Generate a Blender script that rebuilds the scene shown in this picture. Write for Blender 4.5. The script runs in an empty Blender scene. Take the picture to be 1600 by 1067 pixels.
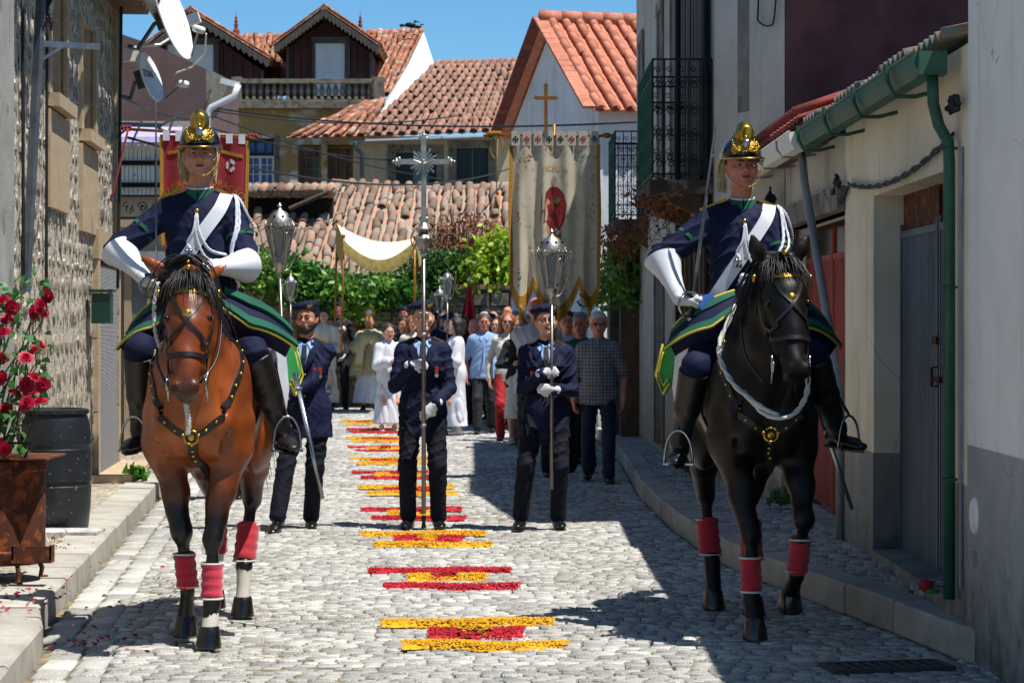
import bpy, math, random
import numpy as np
from mathutils import Vector, Matrix
random.seed(7); RNG = np.random.default_rng(7)
D = bpy.data; SC = bpy.context.scene; COL = SC.collection
PI = math.pi; R = math.radians
FPX = 3700.0; EYE = 1.53; HOR = 505.0
# ---------------------------------------------------------------- camera
cam_d = D.cameras.new('camera'); cam = D.objects.new('camera', cam_d); COL.objects.link(cam)
cam.location = (0, 0, EYE); cam.rotation_euler = (R(90), 0, 0)
cam_d.sensor_width = 36.0; cam_d.lens = 36.0*FPX/1600.0; cam_d.shift_y = -28.0/1600.0
cam_d.clip_end = 3000; cam_d.clip_start = 0.3
cam_d.dof.use_dof = True; cam_d.dof.focus_distance = 13.0; cam_d.dof.aperture_fstop = 11
SC.camera = cam
# ---------------------------------------------------------------- sky and sun
SUN = Vector((0.36, -0.20, 1.0)).normalized()
w = D.worlds.new('World'); SC.world = w; w.use_nodes = True
nt = w.node_tree; nt.nodes.clear()
sky = nt.nodes.new('ShaderNodeTexSky'); sky.sky_type = 'NISHITA'; sky.sun_disc = False
sky.sun_elevation = math.asin(SUN.z); sky.sun_rotation = math.atan2(SUN.x, SUN.y)
sky.altitude = 2500; sky.air_density = 1.0; sky.dust_density = 0.0; sky.ozone_density = 5.0
bg = nt.nodes.new('ShaderNodeBackground'); bg.inputs[1].default_value = 0.092
tint = nt.nodes.new('ShaderNodeMix'); tint.data_type = 'RGBA'; tint.blend_type = 'MULTIPLY'; tint.inputs[0].default_value = 1.0
tint.inputs[7].default_value = (0.68, 1.0, 1.04, 1)
wo = nt.nodes.new('ShaderNodeOutputWorld')
nt.links.new(sky.outputs[0], tint.inputs[6]); nt.links.new(tint.outputs[2], bg.inputs[0]); nt.links.new(bg.outputs[0], wo.inputs[0])
sd = D.lights.new('sun', 'SUN'); sd.energy = 5.0; sd.angle = R(0.5); sd.color = (1.0, 0.96, 0.90)
so = D.objects.new('sun', sd); COL.objects.link(so)
so.rotation_euler = (-SUN).to_track_quat('-Z', 'Y').to_euler(); so.location = (6, -4, 30)
SC.view_settings.view_transform = 'Standard'; SC.view_settings.look = 'None'
SC.view_settings.exposure = 0.5; SC.view_settings.gamma = 1.0
SC.render.engine = 'CYCLES'
# ---------------------------------------------------------------- helpers
def W(px, py, Y): return Vector(((px-800)/FPX*Y, Y, EYE-(py-HOR)/FPX*Y))
def G(px, py, z=0.0):
    Y = FPX*(EYE-z)/(py-HOR); return Vector(((px-800)/FPX*Y, Y, z))
WM = {}
def tag(o, label=None, cat=None, group=None, kind=None):
    if label: o['label'] = label
    if cat: o['category'] = cat
    if group: o['group'] = group
    if kind: o['kind'] = kind
    return o
def empty(name, loc=(0, 0, 0), rz=0.0, label=None, cat=None, group=None, parent=None):
    o = D.objects.new(name, None); COL.objects.link(o); o.empty_display_size = .1
    o.location = loc; o.rotation_euler = (0, 0, rz)
    M4 = Matrix.Translation(Vector(loc)) @ Matrix.Rotation(rz, 4, 'Z')
    if parent: o.parent = parent; M4 = WM[parent.name] @ M4
    WM[o.name] = M4
    return tag(o, label, cat, group)
def link(name, me, parent=None, world=False, mats=None):
    """link a mesh; world=True: its vertices are world coordinates whatever the parent's place"""
    o = D.objects.new(name, me); COL.objects.link(o)
    if mats:
        for m in (mats if isinstance(mats, (list, tuple)) else [mats]): me.materials.append(m)
    if parent:
        o.parent = parent
        if world: o.matrix_parent_inverse = WM[parent.name].inverted(); WM[o.name] = Matrix.Identity(4)
        else: WM[o.name] = WM[parent.name].copy()
    else: WM[o.name] = Matrix.Identity(4)
    return o
def copy_tree(o, parent=None, name=None):
    c = o.copy(); COL.objects.link(c)
    if parent: c.parent = parent
    WM[c.name] = WM.get(o.name, Matrix.Identity(4))
    for ch in list(o.children): copy_tree(ch, c)
    return c
def mesh_np(name, V, F, smooth=False, fm=None):
    me = D.meshes.new(name); V = np.asarray(V, dtype=np.float64)
    F = np.asarray(F)
    n, k = F.shape
    me.vertices.add(len(V)); me.vertices.foreach_set('co', V.astype(np.float32).ravel())
    me.loops.add(n*k); me.loops.foreach_set('vertex_index', F.astype(np.int32).ravel())
    me.polygons.add(n); me.polygons.foreach_set('loop_start', (np.arange(n)*k).astype(np.int32))
    try: me.polygons.foreach_set('loop_total', np.full(n, k, np.int32))
    except Exception: pass
    if smooth: me.polygons.foreach_set('use_smooth', np.ones(n, bool))
    if fm is not None: me.polygons.foreach_set('material_index', np.asarray(fm, np.int32))
    me.update(calc_edges=True); me.validate()
    return me
def ortho(d):
    d = Vector(d).normalized(); a = Vector((0, 0, 1)) if abs(d.z) < .9 else Vector((0, 1, 0))
    u = d.cross(a).normalized(); return u, d.cross(u).normalized()
class MB:
    def __init__(s): s.v = []; s.f = []; s.m = []; s.T = None
    def add(s, vs, fs, m=0):
        n = len(s.v)
        for p in vs:
            p = Vector(p); s.v.append(s.T @ p if s.T else p)
        for f in fs: s.f.append([n+i for i in f]); s.m.append(m)
        return s
    def quad(s, a, b, c, d, m=0): return s.add([a, b, c, d], [(0, 1, 2, 3)], m)
    def box(s, x0, y0, z0, x1, y1, z1, m=0):
        return s.add([(x0,y0,z0),(x1,y0,z0),(x1,y1,z0),(x0,y1,z0),(x0,y0,z1),(x1,y0,z1),(x1,y1,z1),(x0,y1,z1)],
            [(0,3,2,1),(4,5,6,7),(0,1,5,4),(1,2,6,5),(2,3,7,6),(3,0,4,7)], m)
    def obox(s, c, u, v, w_, hu, hv, hw, m=0, bev=0.0):
        c, u, v, w_ = Vector(c), Vector(u), Vector(v), Vector(w_)
        P = [c+u*(a*hu)+v*(b*hv)+w_*(e*hw) for e in (-1, 1) for a, b in ((-1,-1),(1,-1),(1,1),(-1,1))]
        return s.add(P, [(0,3,2,1),(4,5,6,7),(0,1,5,4),(1,2,6,5),(2,3,7,6),(3,0,4,7)], m)
    def bar(s, a, b, wd, th, m=0, up=(0, 0, 1)):
        a, b = Vector(a), Vector(b); d = b-a; L = d.length; d.normalize()
        u = Vector(up); u = (u-d*u.dot(d))
        if u.length < 1e-4: u = ortho(d)[0]
        u.normalize(); v = d.cross(u)
        return s.obox((a+b)/2, d, v, u, L/2, wd/2, th/2, m)
    def tube(s, pts, r, n=6, m=0, cap=True, closed=False, flat=None):
        pts = [Vector(p) for p in pts]; N = len(pts)
        rr = r if isinstance(r, (list, tuple)) else [r]*N
        base = len(s.v); vs = []; pu = None
        for i, p in enumerate(pts):
            a = pts[(i-1) % N] if (closed or i > 0) else p
            b = pts[(i+1) % N] if (closed or i < N-1) else p
            d = (b-a); d = d.normalized() if d.length > 1e-9 else Vector((0, 0, 1))
            if pu is None: pu = ortho(d)[0]
            u = pu-d*pu.dot(d); u = u.normalized() if u.length > 1e-6 else ortho(d)[0]
            pu = u; v = d.cross(u)
            for k in range(n):
                t = 2*PI*k/n; vs.append(p+(u*math.cos(t)+v*math.sin(t))*rr[i])
        fs = []
        for i in range(N if closed else N-1):
            j = (i+1) % N
            for k in range(n): fs.append((i*n+k, i*n+(k+1) % n, j*n+(k+1) % n, j*n+k))
        if cap and not closed: fs.append(tuple(range(n-1, -1, -1))); fs.append(tuple((N-1)*n+k for k in range(n)))
        return s.add(vs, fs, m)
    def lathe(s, prof, c=(0, 0, 0), n=16, m=0, sq=1.0, axis=None, cap=True):
        c = Vector(c); vs = []; fs = []
        if axis is None: u, v, a = Vector((1,0,0)), Vector((0,1,0)), Vector((0,0,1))
        else: a = Vector(axis).normalized(); u, v = ortho(a)
        for r, z in prof:
            for k in range(n):
                t = 2*PI*k/n; vs.append(c+u*(r*math.cos(t))+v*(r*sq*math.sin(t))+a*z)
        P = len(prof)
        for i in range(P-1):
            for k in range(n): fs.append((i*n+k, i*n+(k+1) % n, (i+1)*n+(k+1) % n, (i+1)*n+k))
        if cap: fs.append(tuple(range(n-1, -1, -1))); fs.append(tuple((P-1)*n+k for k in range(n)))
        return s.add(vs, fs, m)
    def ball(s, c, r, n=8, m=0, sc=(1, 1, 1)):
        c = Vector(c); vs = []; fs = []; K = max(3, n//2)
        for i in range(K+1):
            ph = PI*i/K
            for k in range(n):
                t = 2*PI*k/n
                vs.append(c+Vector((r*sc[0]*math.sin(ph)*math.cos(t), r*sc[1]*math.sin(ph)*math.sin(t), -r*sc[2]*math.cos(ph))))
        for i in range(K):
            for k in range(n): fs.append((i*n+k, i*n+(k+1) % n, (i+1)*n+(k+1) % n, (i+1)*n+k))
        return s.add(vs, fs, m)
    def prism(s, poly, h, m=0):
        """poly: list of world points (planar); h: extrusion vector"""
        poly = [Vector(p) for p in poly]; h = Vector(h); n = len(poly)
        return s.add(poly+[p+h for p in poly], [tuple(range(n-1, -1, -1)), tuple(range(n, 2*n))]+[(i, (i+1) % n, n+(i+1) % n, n+i) for i in range(n)], m)
    def sheet(s, grid, th=0.0, m=0):
        """grid: rows of points -> surface; th>0: give it a back side along its normal"""
        g = [[Vector(p) for p in row] for row in grid]; a, b = len(g), len(g[0])
        vs = [p for row in g for p in row]
        fs = [(i*b+j, i*b+j+1, (i+1)*b+j+1, (i+1)*b+j) for i in range(a-1) for j in range(b-1)]
        if th:
            N = []
            for i in range(a):
                for j in range(b):
                    du = g[min(i+1, a-1)][j]-g[max(i-1, 0)][j]; dv = g[i][min(j+1, b-1)]-g[i][max(j-1, 0)]
                    n_ = dv.cross(du); N.append(n_.normalized() if n_.length > 1e-9 else Vector((0, 0, 1)))
            n0 = len(vs); vs += [p-N[k]*th for k, p in enumerate(vs)]
            fs += [tuple(n0+q for q in reversed(f)) for f in fs]
            rim = [(0, j) for j in range(b)]+[(i, b-1) for i in range(1, a)]+[(a-1, j) for j in range(b-2, -1, -1)]+[(i, 0) for i in range(a-2, 0, -1)]
            for q in range(len(rim)):
                i0 = rim[q][0]*b+rim[q][1]; i1 = rim[(q+1) % len(rim)]; i1 = i1[0]*b+i1[1]
                fs.append((i1, i0, n0+i0, n0+i1))
        return s.add(vs, fs, m)
    def mesh(s, name, smooth=False):
        me = D.meshes.new(name); me.from_pydata([tuple(v) for v in s.v], [], s.f)
        me.polygons.foreach_set('material_index', s.m)
        if smooth is True: me.polygons.foreach_set('use_smooth', [True]*len(s.f))
        elif smooth: me.polygons.foreach_set('use_smooth', [True]*len(s.f)); me.set_sharp_from_angle(angle=R(smooth))
        me.update(); return me
    def build(s, name, mats, parent=None, world=False, smooth=False):
        return link(name, s.mesh(name, smooth), parent, world, mats)
# ---------------------------------------------------------------- materials
MATS = {}
def srgb(h):
    c = [int(h[i:i+2], 16)/255 for i in (0, 2, 4)]
    return tuple(x/12.92 if x <= .04045 else ((x+.055)/1.055)**2.4 for x in c)
class NT:
    def __init__(s, m): s.t = m.node_tree; s.n = s.t.nodes; s.l = s.t.links
    def new(s, ty, **kw):
        n = s.n.new(ty)
        for k, v in kw.items(): setattr(n, k, v)
        return n
    def link(s, a, b): s.l.new(a, b)
    def coord(s, kind='Object', scale=(1, 1, 1), rot=(0, 0, 0)):
        tc = s.new('ShaderNodeTexCoord'); mp = s.new('ShaderNodeMapping'); mp.inputs[3].default_value = scale; mp.inputs[2].default_value = rot
        s.link(tc.outputs[kind], mp.inputs[0]); return mp.outputs[0]
    def noise(s, vec, scale, detail=4, rough=.55, dist=0):
        n = s.new('ShaderNodeTexNoise'); n.inputs['Scale'].default_value = scale; n.inputs['Detail'].default_value = detail
        n.inputs['Roughness'].default_value = rough; n.inputs['Distortion'].default_value = dist
        if vec: s.link(vec, n.inputs['Vector'])
        return n.outputs[0]
    def ramp(s, fac, stops):
        r = s.new('ShaderNodeValToRGB'); e = r.color_ramp.elements
        while len(e) < len(stops): e.new(.5)
        for i, (p, c) in enumerate(stops):
            e[i].position = p; e[i].color = (c, c, c, 1) if isinstance(c, (int, float)) else (*c[:3], 1)
        s.link(fac, r.inputs[0]); return r.outputs[0]
    def mix(s, fac, a, b, mode='MIX'):
        m = s.new('ShaderNodeMix', data_type='RGBA', blend_type=mode)
        for sock, v in ((m.inputs[0], fac), (m.inputs[6], a), (m.inputs[7], b)):
            if isinstance(v, (int, float)): sock.default_value = v
            elif isinstance(v, tuple): sock.default_value = (*v[:3], 1)
            else: s.link(v, sock)
        return m.outputs[2]
    def math(s, op, a, b=0.0, clamp=False):
        m = s.new('ShaderNodeMath', operation=op, use_clamp=clamp)
        for i, v in enumerate((a, b)):
            if isinstance(v, (int, float)): m.inputs[i].default_value = v
            else: s.link(v, m.inputs[i])
        return m.outputs[0]
def pmat(name, rough=.7, metal=0.0):
    m = D.materials.new(name); m.use_nodes = True; t = NT(m); b = t.n['Principled BSDF']
    b.inputs['Roughness'].default_value = rough; b.inputs['Metallic'].default_value = metal
    MATS[name] = m; return m, t, b
def bump(t, b, h, strength=.3, dist=.01):
    n = t.new('ShaderNodeBump'); n.inputs['Strength'].default_value = strength; n.inputs['Distance'].default_value = dist
    t.link(h, n.inputs['Height']); t.link(n.outputs[0], b.inputs['Normal']); return n
def M(name, c1, c2=None, scale=6, rough=.75, metal=0.0, bs=.25, bscale=60, bd=.004, isl=0.0, coord='Object', sc=(1, 1, 1), stops=(.35, .65), spec=None, c3=None, s3=40, f3=(.55, .7), obj=0.0, sheen=0.0, thin=0.0):
    """general procedural surface: two-tone mottling, optional specks (c3), per-piece tint, fine relief"""
    if name in MATS: return MATS[name]
    m, t, b = pmat(name, rough, metal)
    c1 = srgb(c1) if isinstance(c1, str) else c1
    c2 = c1 if c2 is None else (srgb(c2) if isinstance(c2, str) else c2)
    v = t.coord(coord, sc)
    col = t.mix(t.ramp(t.noise(v, scale, 5, .6), [(stops[0], 0.0), (stops[1], 1.0)]), c1, c2)
    if c3 is not None:
        c3 = srgb(c3) if isinstance(c3, str) else c3
        col = t.mix(t.ramp(t.noise(v, s3, 3, .6), [(f3[0], 0.0), (f3[1], 1.0)]), col, c3)
    if isl or obj:
        rnd = []
        if isl: g = t.new('ShaderNodeNewGeometry'); rnd.append((g.outputs['Random Per Island'], isl))
        if obj: oi = t.new('ShaderNodeObjectInfo'); rnd.append((oi.outputs['Random'], obj))
        for r_, amt in rnd:
            f = t.ramp(r_, [(0, 1-amt), (1, 1+amt*.8)])
            col = t.mix(1.0, col, f, 'MULTIPLY')
    t.link(col, b.inputs['Base Color'])
    if bs: bump(t, b, t.noise(v, bscale, 4, .65), bs, bd)
    if spec is not None: b.inputs['Specular IOR Level'].default_value = spec
    if sheen: b.inputs['Sheen Weight'].default_value = sheen
    if thin:      # petals, leaves: light comes through them
        tr = t.new('ShaderNodeBsdfTranslucent'); mx = t.new('ShaderNodeMixShader'); mx.inputs[0].default_value = thin; t.link(col, tr.inputs[0])
        t.link(b.outputs[0], mx.inputs[1]); t.link(tr.outputs[0], mx.inputs[2]); t.link(mx.outputs[0], t.n['Material Output'].inputs[0])
    return m
def wall_plane(mb, p0, p1, z0, z1, holes=(), depth=.2, nrm=None, m=0, mr=None, skip=''):
    """vertical skin from p0 to p1 with rectangular holes (u0,u1,za,zb) in metres along it; reveals go in by depth"""
    p0, p1 = Vector((p0[0], p0[1], 0)), Vector((p1[0], p1[1], 0)); d = p1-p0; L = d.length; d.normalize()
    n = Vector((d.y, -d.x, 0)) if nrm is None else Vector(nrm)
    us = sorted({0.0, L, *[u for h in holes for u in h[:2]]}); zs = sorted({z0, z1, *[z for h in holes for z in h[2:4]]})
    Q = lambda u, z, o=0.0: p0+d*u+Vector((0, 0, z))-n*o
    for i in range(len(us)-1):
        for j in range(len(zs)-1):
            uc, zc = (us[i]+us[i+1])/2, (zs[j]+zs[j+1])/2
            if any(h[0] < uc < h[1] and h[2] < zc < h[3] for h in holes): continue
            mb.quad(Q(us[i], zs[j]), Q(us[i+1], zs[j]), Q(us[i+1], zs[j+1]), Q(us[i], zs[j+1]), m)
    mr = m if mr is None else mr
    for (a, b, c, e) in [h[:4] for h in holes]:
        mb.quad(Q(a, c), Q(a, e), Q(a, e, depth), Q(a, c, depth), mr); mb.quad(Q(b, e), Q(b, c), Q(b, c, depth), Q(b, e, depth), mr)
        if 'b' not in skip: mb.quad(Q(b, c), Q(a, c), Q(a, c, depth), Q(b, c, depth), mr)
        if 't' not in skip: mb.quad(Q(a, e), Q(b, e), Q(b, e, depth), Q(a, e, depth), mr)
    return Q, n, d
def polyline_at(pts, y):
    ys = [p[1] for p in pts]; return float(np.interp(y, ys, [p[0] for p in pts]))
# ================================================================ materials of the setting
m_earth = M('earth', '8a7a60', '6d6350', 2, .95, bscale=30, bs=.5)
m_joint = M('joint_sand', '6f6653', '4d4a42', 9, .95, bs=.6, bscale=90, c3='8d7c55', s3=3, f3=(.5, .62))
m_sett = M('granite_sett', '9a9994', '7d7a72', 1.1, .72, bs=.8, bscale=55, bd=.008, isl=.36, obj=.26, c3='b0aea6', s3=120, f3=(.48, .6), stops=(.42, .62))
m_kerb = M('granite_kerb', 'b3aea3', '9b968a', 5, .8, bs=.35, bscale=120, bd=.004, isl=.0, obj=.14, c3='7d7a72', s3=220, f3=(.55, .65))
# ground sheet to the horizon
mb = MB(); S_ = 900
mb.quad((-S_, -60, -.06), (S_, -60, -.06), (S_, 1500, -.06), (-S_, 1500, -.06))
ground = tag(mb.build('ground', m_earth), kind='structure')
KL = [(-1.9, 8.0), (-2.17, 11.0), (-2.30, 11.4), (-2.54, 14.2), (-2.82, 17.5), (-3.15, 21.3), (-3.5, 25), (-4.6, 31), (-6.5, 40), (-7, 60)]
KR = [(2.9, 8.0), (2.22, 10.27), (2.02, 11.0), (1.88, 11.97), (1.71, 12.9), (1.47, 14.3), (1.31, 15.55), (1.17, 18.0), (1.13, 21.0), (1.2, 26.3), (1.1, 32), (3.0, 46), (3.2, 60)]
road = MB()
ys = np.linspace(8, 58, 40)
road.sheet([[(polyline_at(KL, y)-.1, y, -.012) for y in ys], [(polyline_at(KR, y)+.1, y, -.012) for y in ys]][::-1])
road = tag(road.build('road', m_joint), kind='structure')
def setts(rows, zfun, top_in=.05, h=.018, gap=.004, crown=.0015):
    """rows: list of (y0,y1,x0,x1,width,skew). returns list of 12-vertex stones"""
    V = []
    for (y0, y1, x0, x1, wd, off) in rows:
        x = x0-RNG.random()*wd
        while x < x1:
            ww = wd*(.72+.6*RNG.random()); xa, xb = max(x, x0), min(x+ww, x1); x += ww
            if xb-xa < .03: continue
            g = gap*(.6+.9*RNG.random()); j = lambda s=.006: (RNG.random()-.5)*2*s
            c = [(xa+g+j(), y0+g+j(.009)), (xb-g+j(), y0+g+j(.009)), (xb-g+j(), y1-g+j(.009)), (xa+g+j(), y1-g+j(.009))]
            cx, cy = (xa+xb)/2, (y0+y1)/2; zt = zfun(cx, cy)+j(.004)
            tx, ty = j(.035), j(.035)
            lo, mi, to = [], [], []
            for (px, py) in c:
                dz = (px-cx)*tx+(py-cy)*ty
                lo.append((px, py+off*(px-x0), zt-h-.01)); mi.append((px, py+off*(px-x0), zt-.007+dz))
                to.append((px+(cx-px)*top_in*1.6, py+(cy-py)*top_in*1.6+off*(px-x0), zt+crown+dz))
            V.append(lo+mi+to)
    return V
SF = [(0,1,5,4),(1,2,6,5),(2,3,7,6),(3,0,4,7),(4,5,9,8),(5,6,10,9),(6,7,11,10),(7,4,8,11),(8,9,10,11)]
def stones_mesh(name, V):
    V = np.array(V).reshape(-1, 12, 3); n = len(V)
    F = (np.array(SF)[None]+12*np.arange(n)[:, None, None]).reshape(-1, 4)
    return mesh_np(name, V.reshape(-1, 3), F)
def paving(V, parent, pname, sname, mat, cam=(0, 0), nmax=300, ok=None):
    V = np.array(V); cen = V.mean(axis=1)
    vis = np.abs(cen[:, 0]/cen[:, 1]*FPX) < 815
    yy = HOR+FPX*(EYE-cen[:, 2])/cen[:, 1]; vis &= yy < 1072
    score = np.where(vis, cen[:, 1], 1e6); order = np.argsort(score)
    near = order[:nmax]; rest = order[nmax:]
    for i in near:
        c = V[i].mean(axis=0); o = link(pname, stones_mesh(pname, [V[i]-c]), parent, True, mat); o.location = c
    if len(rest):
        o = link(sname, stones_mesh(sname, V[rest]), parent, True, mat); o['kind'] = 'stuff'
rows = []; y = 8.6
while y < 56:
    d = (.076 if y < 30 else .12)*(.85+.3*RNG.random())
    xl, xr = polyline_at(KL, y)+.02, polyline_at(KR, y)-.01
    wd = .098 if y < 30 else .14
    xc = xl+.30                                        # two gutter courses run along the left kerb
    rows.append((y, y+d, xc, xr, wd, -.03)); y += d
def wav(x, y): return .006*math.sin(1.7*x+.6*y)+.005*math.sin(2.9*x-1.1*y)
V = setts(rows, wav)
y = 8.6; V2 = []
while y < 40:
    d = .2+.12*RNG.random(); xl = polyline_at(KL, y)+.015
    V2 += setts([(y, y+d, xl, xl+.145, .5, 0)], lambda a, b: .0, .06); 
    V2 += setts([(y+.1, y+d+.1, xl+.15, xl+.29, .5, 0)], lambda a, b: .0, .06); y += d
paving(V+V2, road, 'sett', 'paving_setts', m_sett)
# ---- kerbs: each stone its own part
def kerb(pts, side, y0, y1, name, hfun, width, n_len):
    root = empty(name, (pts[0][0], y0, 0)); root['kind'] = 'structure'
    y = y0; k = 0
    while y < y1:
        L = n_len*(.8+.5*RNG.random()); a = Vector((polyline_at(pts, y), y, 0)); b = Vector((polyline_at(pts, min(y+L, y1)), min(y+L, y1), 0))
        d = (b-a).normalized(); o = Vector((-d.y, d.x, 0))*(-side if side < 0 else -1)
        o = Vector((side*abs(d.y), -side*d.x, 0))
        h = hfun(y)+RNG.random()*.012; jx = o*(RNG.random()*.012)
        a2, b2 = a+d*.005+jx, b-d*.005+jx; bv = .012
        sec = [(0, -.03), (0, h-bv), (bv, h), (width, h+.004), (width, -.03)]
        A = [a2+o*s_+Vector((0, 0, z)) for s_, z in sec]; B = [b2+o*s_+Vector((0, 0, z)) for s_, z in sec]
        mb = MB(); c = (a2+b2)/2; n = len(sec)
        vs = [p-c for p in A+B]; fs = [(i, (i+1) % n, n+(i+1) % n, n+i) for i in range(n)]+[tuple(range(n-1, -1, -1)), tuple(range(n, 2*n))]
        mb.add(vs, fs); ob = mb.build('kerbstone', m_kerb, root, True); ob.location = c
        y += L; k += 1
    return root
kerb(KL, -1, 8.2, 40, 'kerb', lambda y: .13, .27, .62)
kerb(KR, 1, 8.6, 31.5, 'kerb', lambda y: .14, .17, .8)
# ---- pavements beside the walls
WL = [(-3.5, 8), (-3.4, 14.6), (-3.42, 15.5), (-3.95, 23), (-4.6, 27), (-7.2, 34)]
WR = [(2.6, 8), (2.2, 9.7), (2.15, 14.9), (2.2, 15.5), (2.25, 17.4), (1.8, 18.5), (1.8, 31.5)]
def zr(x, y):
    xk = polyline_at(KR, y)+.17; xw = polyline_at(WR, y); t = min(1, max(0, (x-xk)/max(.05, xw-xk)))
    zw = float(np.interp(y, [9.7, 11.2, 14.8, 18, 31], [.27, .25, .17, .15, .15])); return .143+(zw-.143)*t
pav = MB(); ys = np.linspace(8.2, 34, 60)
pav.sheet([[(polyline_at(WL, y)-.3, y, .115) for y in ys], [(polyline_at(KL, y)-.2, y, .115) for y in ys]][::-1])
pav = tag(pav.build('pavement', m_joint), kind='structure')
rows = []; y = 9
while y < 32:
    d = .085*(.85+.3*RNG.random()); rows.append((y, y+d, polyline_at(WL, y)-.1, polyline_at(KL, y)-.28, .10, 0)); y += d
m_calc = M('limestone_setts', 'aaa190', '8a8070', 12, .75, bs=.5, bscale=80, bd=.005, isl=.25, obj=.18)
paving(setts(rows, lambda a, b: .13+wav(a, b)*.5), pav, 'sett', 'paving_setts', m_calc, nmax=260)
pav2 = MB(); ys = np.linspace(8.6, 31.5, 60)
g0 = [(polyline_at(KR, y)+.16, y, zr(polyline_at(KR, y)+.17, y)-.012) for y in ys]; g1 = [(polyline_at(WR, y)+.4, y, zr(polyline_at(WR, y), y)-.012) for y in ys]
pav2.sheet([g1, g0][::-1]); pav2 = tag(pav2.build('pavement', m_joint), kind='structure')
rows = []; y = 9
while y < 31:
    d = .09*(.85+.3*RNG.random()); rows.append((y, y+d, polyline_at(KR, y)+.18, polyline_at(WR, y)+.35, .12, 0)); y += d
paving(setts(rows, lambda a, b: zr(a, b)+wav(a, b)*.5), pav2, 'sett', 'paving_setts', m_sett, nmax=260)
# drain grating in the road
mb = MB(); gr = empty('drain_grating', (1.66, 10.5, .016), .2, 'dark iron drain grating set in the setts beside the kerb', 'drain')
gr['group'] = 'drains'; del gr['group']
for i in range(9): MB().box(-.24+i*.055, -.10, -.012, -.215+i*.055, .10, .004).build('bar', M('cast_iron', '3c3d3f', '4a4743', 20, .75, .2), gr)
MB().box(-.28, -.12, -.012, .28, -.10, .006).box(-.28, .10, -.012, .28, .12, .006).box(-.28, -.10, -.012, -.25, .10, .006).box(.25, -.10, -.012, .28, .10, .006).build('frame', MATS['cast_iron'], gr)
# ================================================================ houses along the shaded side
def plaster(name, c1, c2, c3=None, scale=1.6, st=(.4, .65), bs=.3, bscale=45, stain=None, z0=0, z1=1.2, sc3=5.0):
    """limewash / render: mottled, vertical drip stains, dirt that rises from the ground"""
    m, t, b = pmat(name, .88)
    v = t.coord('Object'); col = t.mix(t.ramp(t.noise(v, scale, 6, .65), [(st[0], 0), (st[1], 1)]), srgb(c1), srgb(c2))
    if c3:
        vs = t.coord('Object', (4.0, 4.0, .35)); n = t.noise(vs, 1.4, 6, .7)
        n2 = t.noise(v, sc3*.25, 4, .6); f = t.math('MULTIPLY', t.ramp(n, [(.52, 0), (.72, 1)]), t.ramp(n2, [(.4, .1), (.65, .9)]))
        col = t.mix(f, col, srgb(c3))
    vc = t.new('ShaderNodeTexVoronoi', feature='DISTANCE_TO_EDGE'); vc.inputs['Scale'].default_value = 1.15; dv = t.mix(.16, v, t.new('ShaderNodeTexNoise').outputs[1]); t.link(dv, vc.inputs['Vector'])
    ck = t.math('MULTIPLY', t.ramp(vc.outputs['Distance'], [(0.0, 1), (.006, 0)]), t.ramp(t.noise(v, .9, 3), [(.52, 0), (.62, .4)])); col = t.mix(ck, col, srgb('4c4740'))
    pt = t.ramp(t.noise(v, 2.3, 7, .72, .6), [(.66, 0), (.675, .55)]); col = t.mix(pt, col, srgb('8a8272'))
    if stain:
        sx = t.new('ShaderNodeSeparateXYZ'); t.link(v, sx.inputs[0])
        hgt = t.math('ADD', sx.outputs[2], t.math('MULTIPLY', t.noise(v, 3.2, 5, .7), 1.4))
        f = t.ramp(t.math('MULTIPLY', hgt, 1/2.0), [(max(0, (z0+.7)/2), 1), ((z1+.7)/2, 0)])
        col = t.mix(t.math('MULTIPLY', f, t.ramp(t.noise(v, 7, 5, .7), [(.3, .2), (.6, 1)])), col, srgb(stain))
    t.link(col, b.inputs['Base Color'])
    h = t.math('ADD', t.noise(v, bscale, 4, .65), t.math('MULTIPLY', t.noise(v, 5, 4, .6), 1.2)); bump(t, b, h, bs, .012)
    return m
m_white = plaster('whitewash', 'eeece6', 'e2e0da', 'aaa8a2', stain='6e6c66', z1=.55)
m_whiteband = plaster('grey_dado', 'a3a3a3', '8f9092', 'c0beb6', stain='4b4b44', z1=.7)
m_cream = plaster('cream_render', 'ebe0c6', 'dccfb2', 'a89d86', stain='5a5a48', z1=.3)
m_dado2 = plaster('grey_dado_old', '9d9b96', '85837f', 'b0aca0', stain='3f4236', z1=.75)
m_grey = plaster('grey_render', 'c8c4ba', 'b6b2a8', '857f74', stain='6f675a', z1=1.0)
m_purple = plaster('purple_render', '7a4c4c', '5e3a3c', '4a3232', bs=.9, bscale=120, scale=3)
m_cement = M('bare_cement', '8f8a80', '6f6a60', 4, .9, bs=.5, c3='4f4b44', s3=3)
m_green = M('green_gutter', '28604a', '1e4c3b', 3, .55, bs=.08, c3='3a5a4a', s3=9)
m_rib = M('ribbed_steel', '5d6a76', '4a545e', 3, .5, .25, bs=.15, c3='5b3b28', s3=7, f3=(.6, .72), sc=(1, 1, .4))
m_rust = M('rust', '5a2c18', '3a1c12', 8, .85, .2, bs=.5, c3='8a4a22', s3=14, f3=(.5, .65))
m_redpaint = M('red_door_paint', 'a83a22', '8c2a18', 3, .6, bs=.25, c3='45281c', s3=9, f3=(.58, .7), sc=(1, 1, .3))
m_pipe = M('grey_pipe', '8d9095', '7b7d80', 8, .5, bs=.1)
m_iron = M('wrought_iron', '17181a', '221f1d', 20, .5, .6)
m_wood = M('weathered_wood', '5b4c3f', '3d342d', 3, .85, bs=.6, bscale=40, sc=(6, 6, .5), obj=.3)
m_brownbeam = M('brown_beam', '6b5238', '4b3a29', 5, .8, bs=.4)
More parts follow.
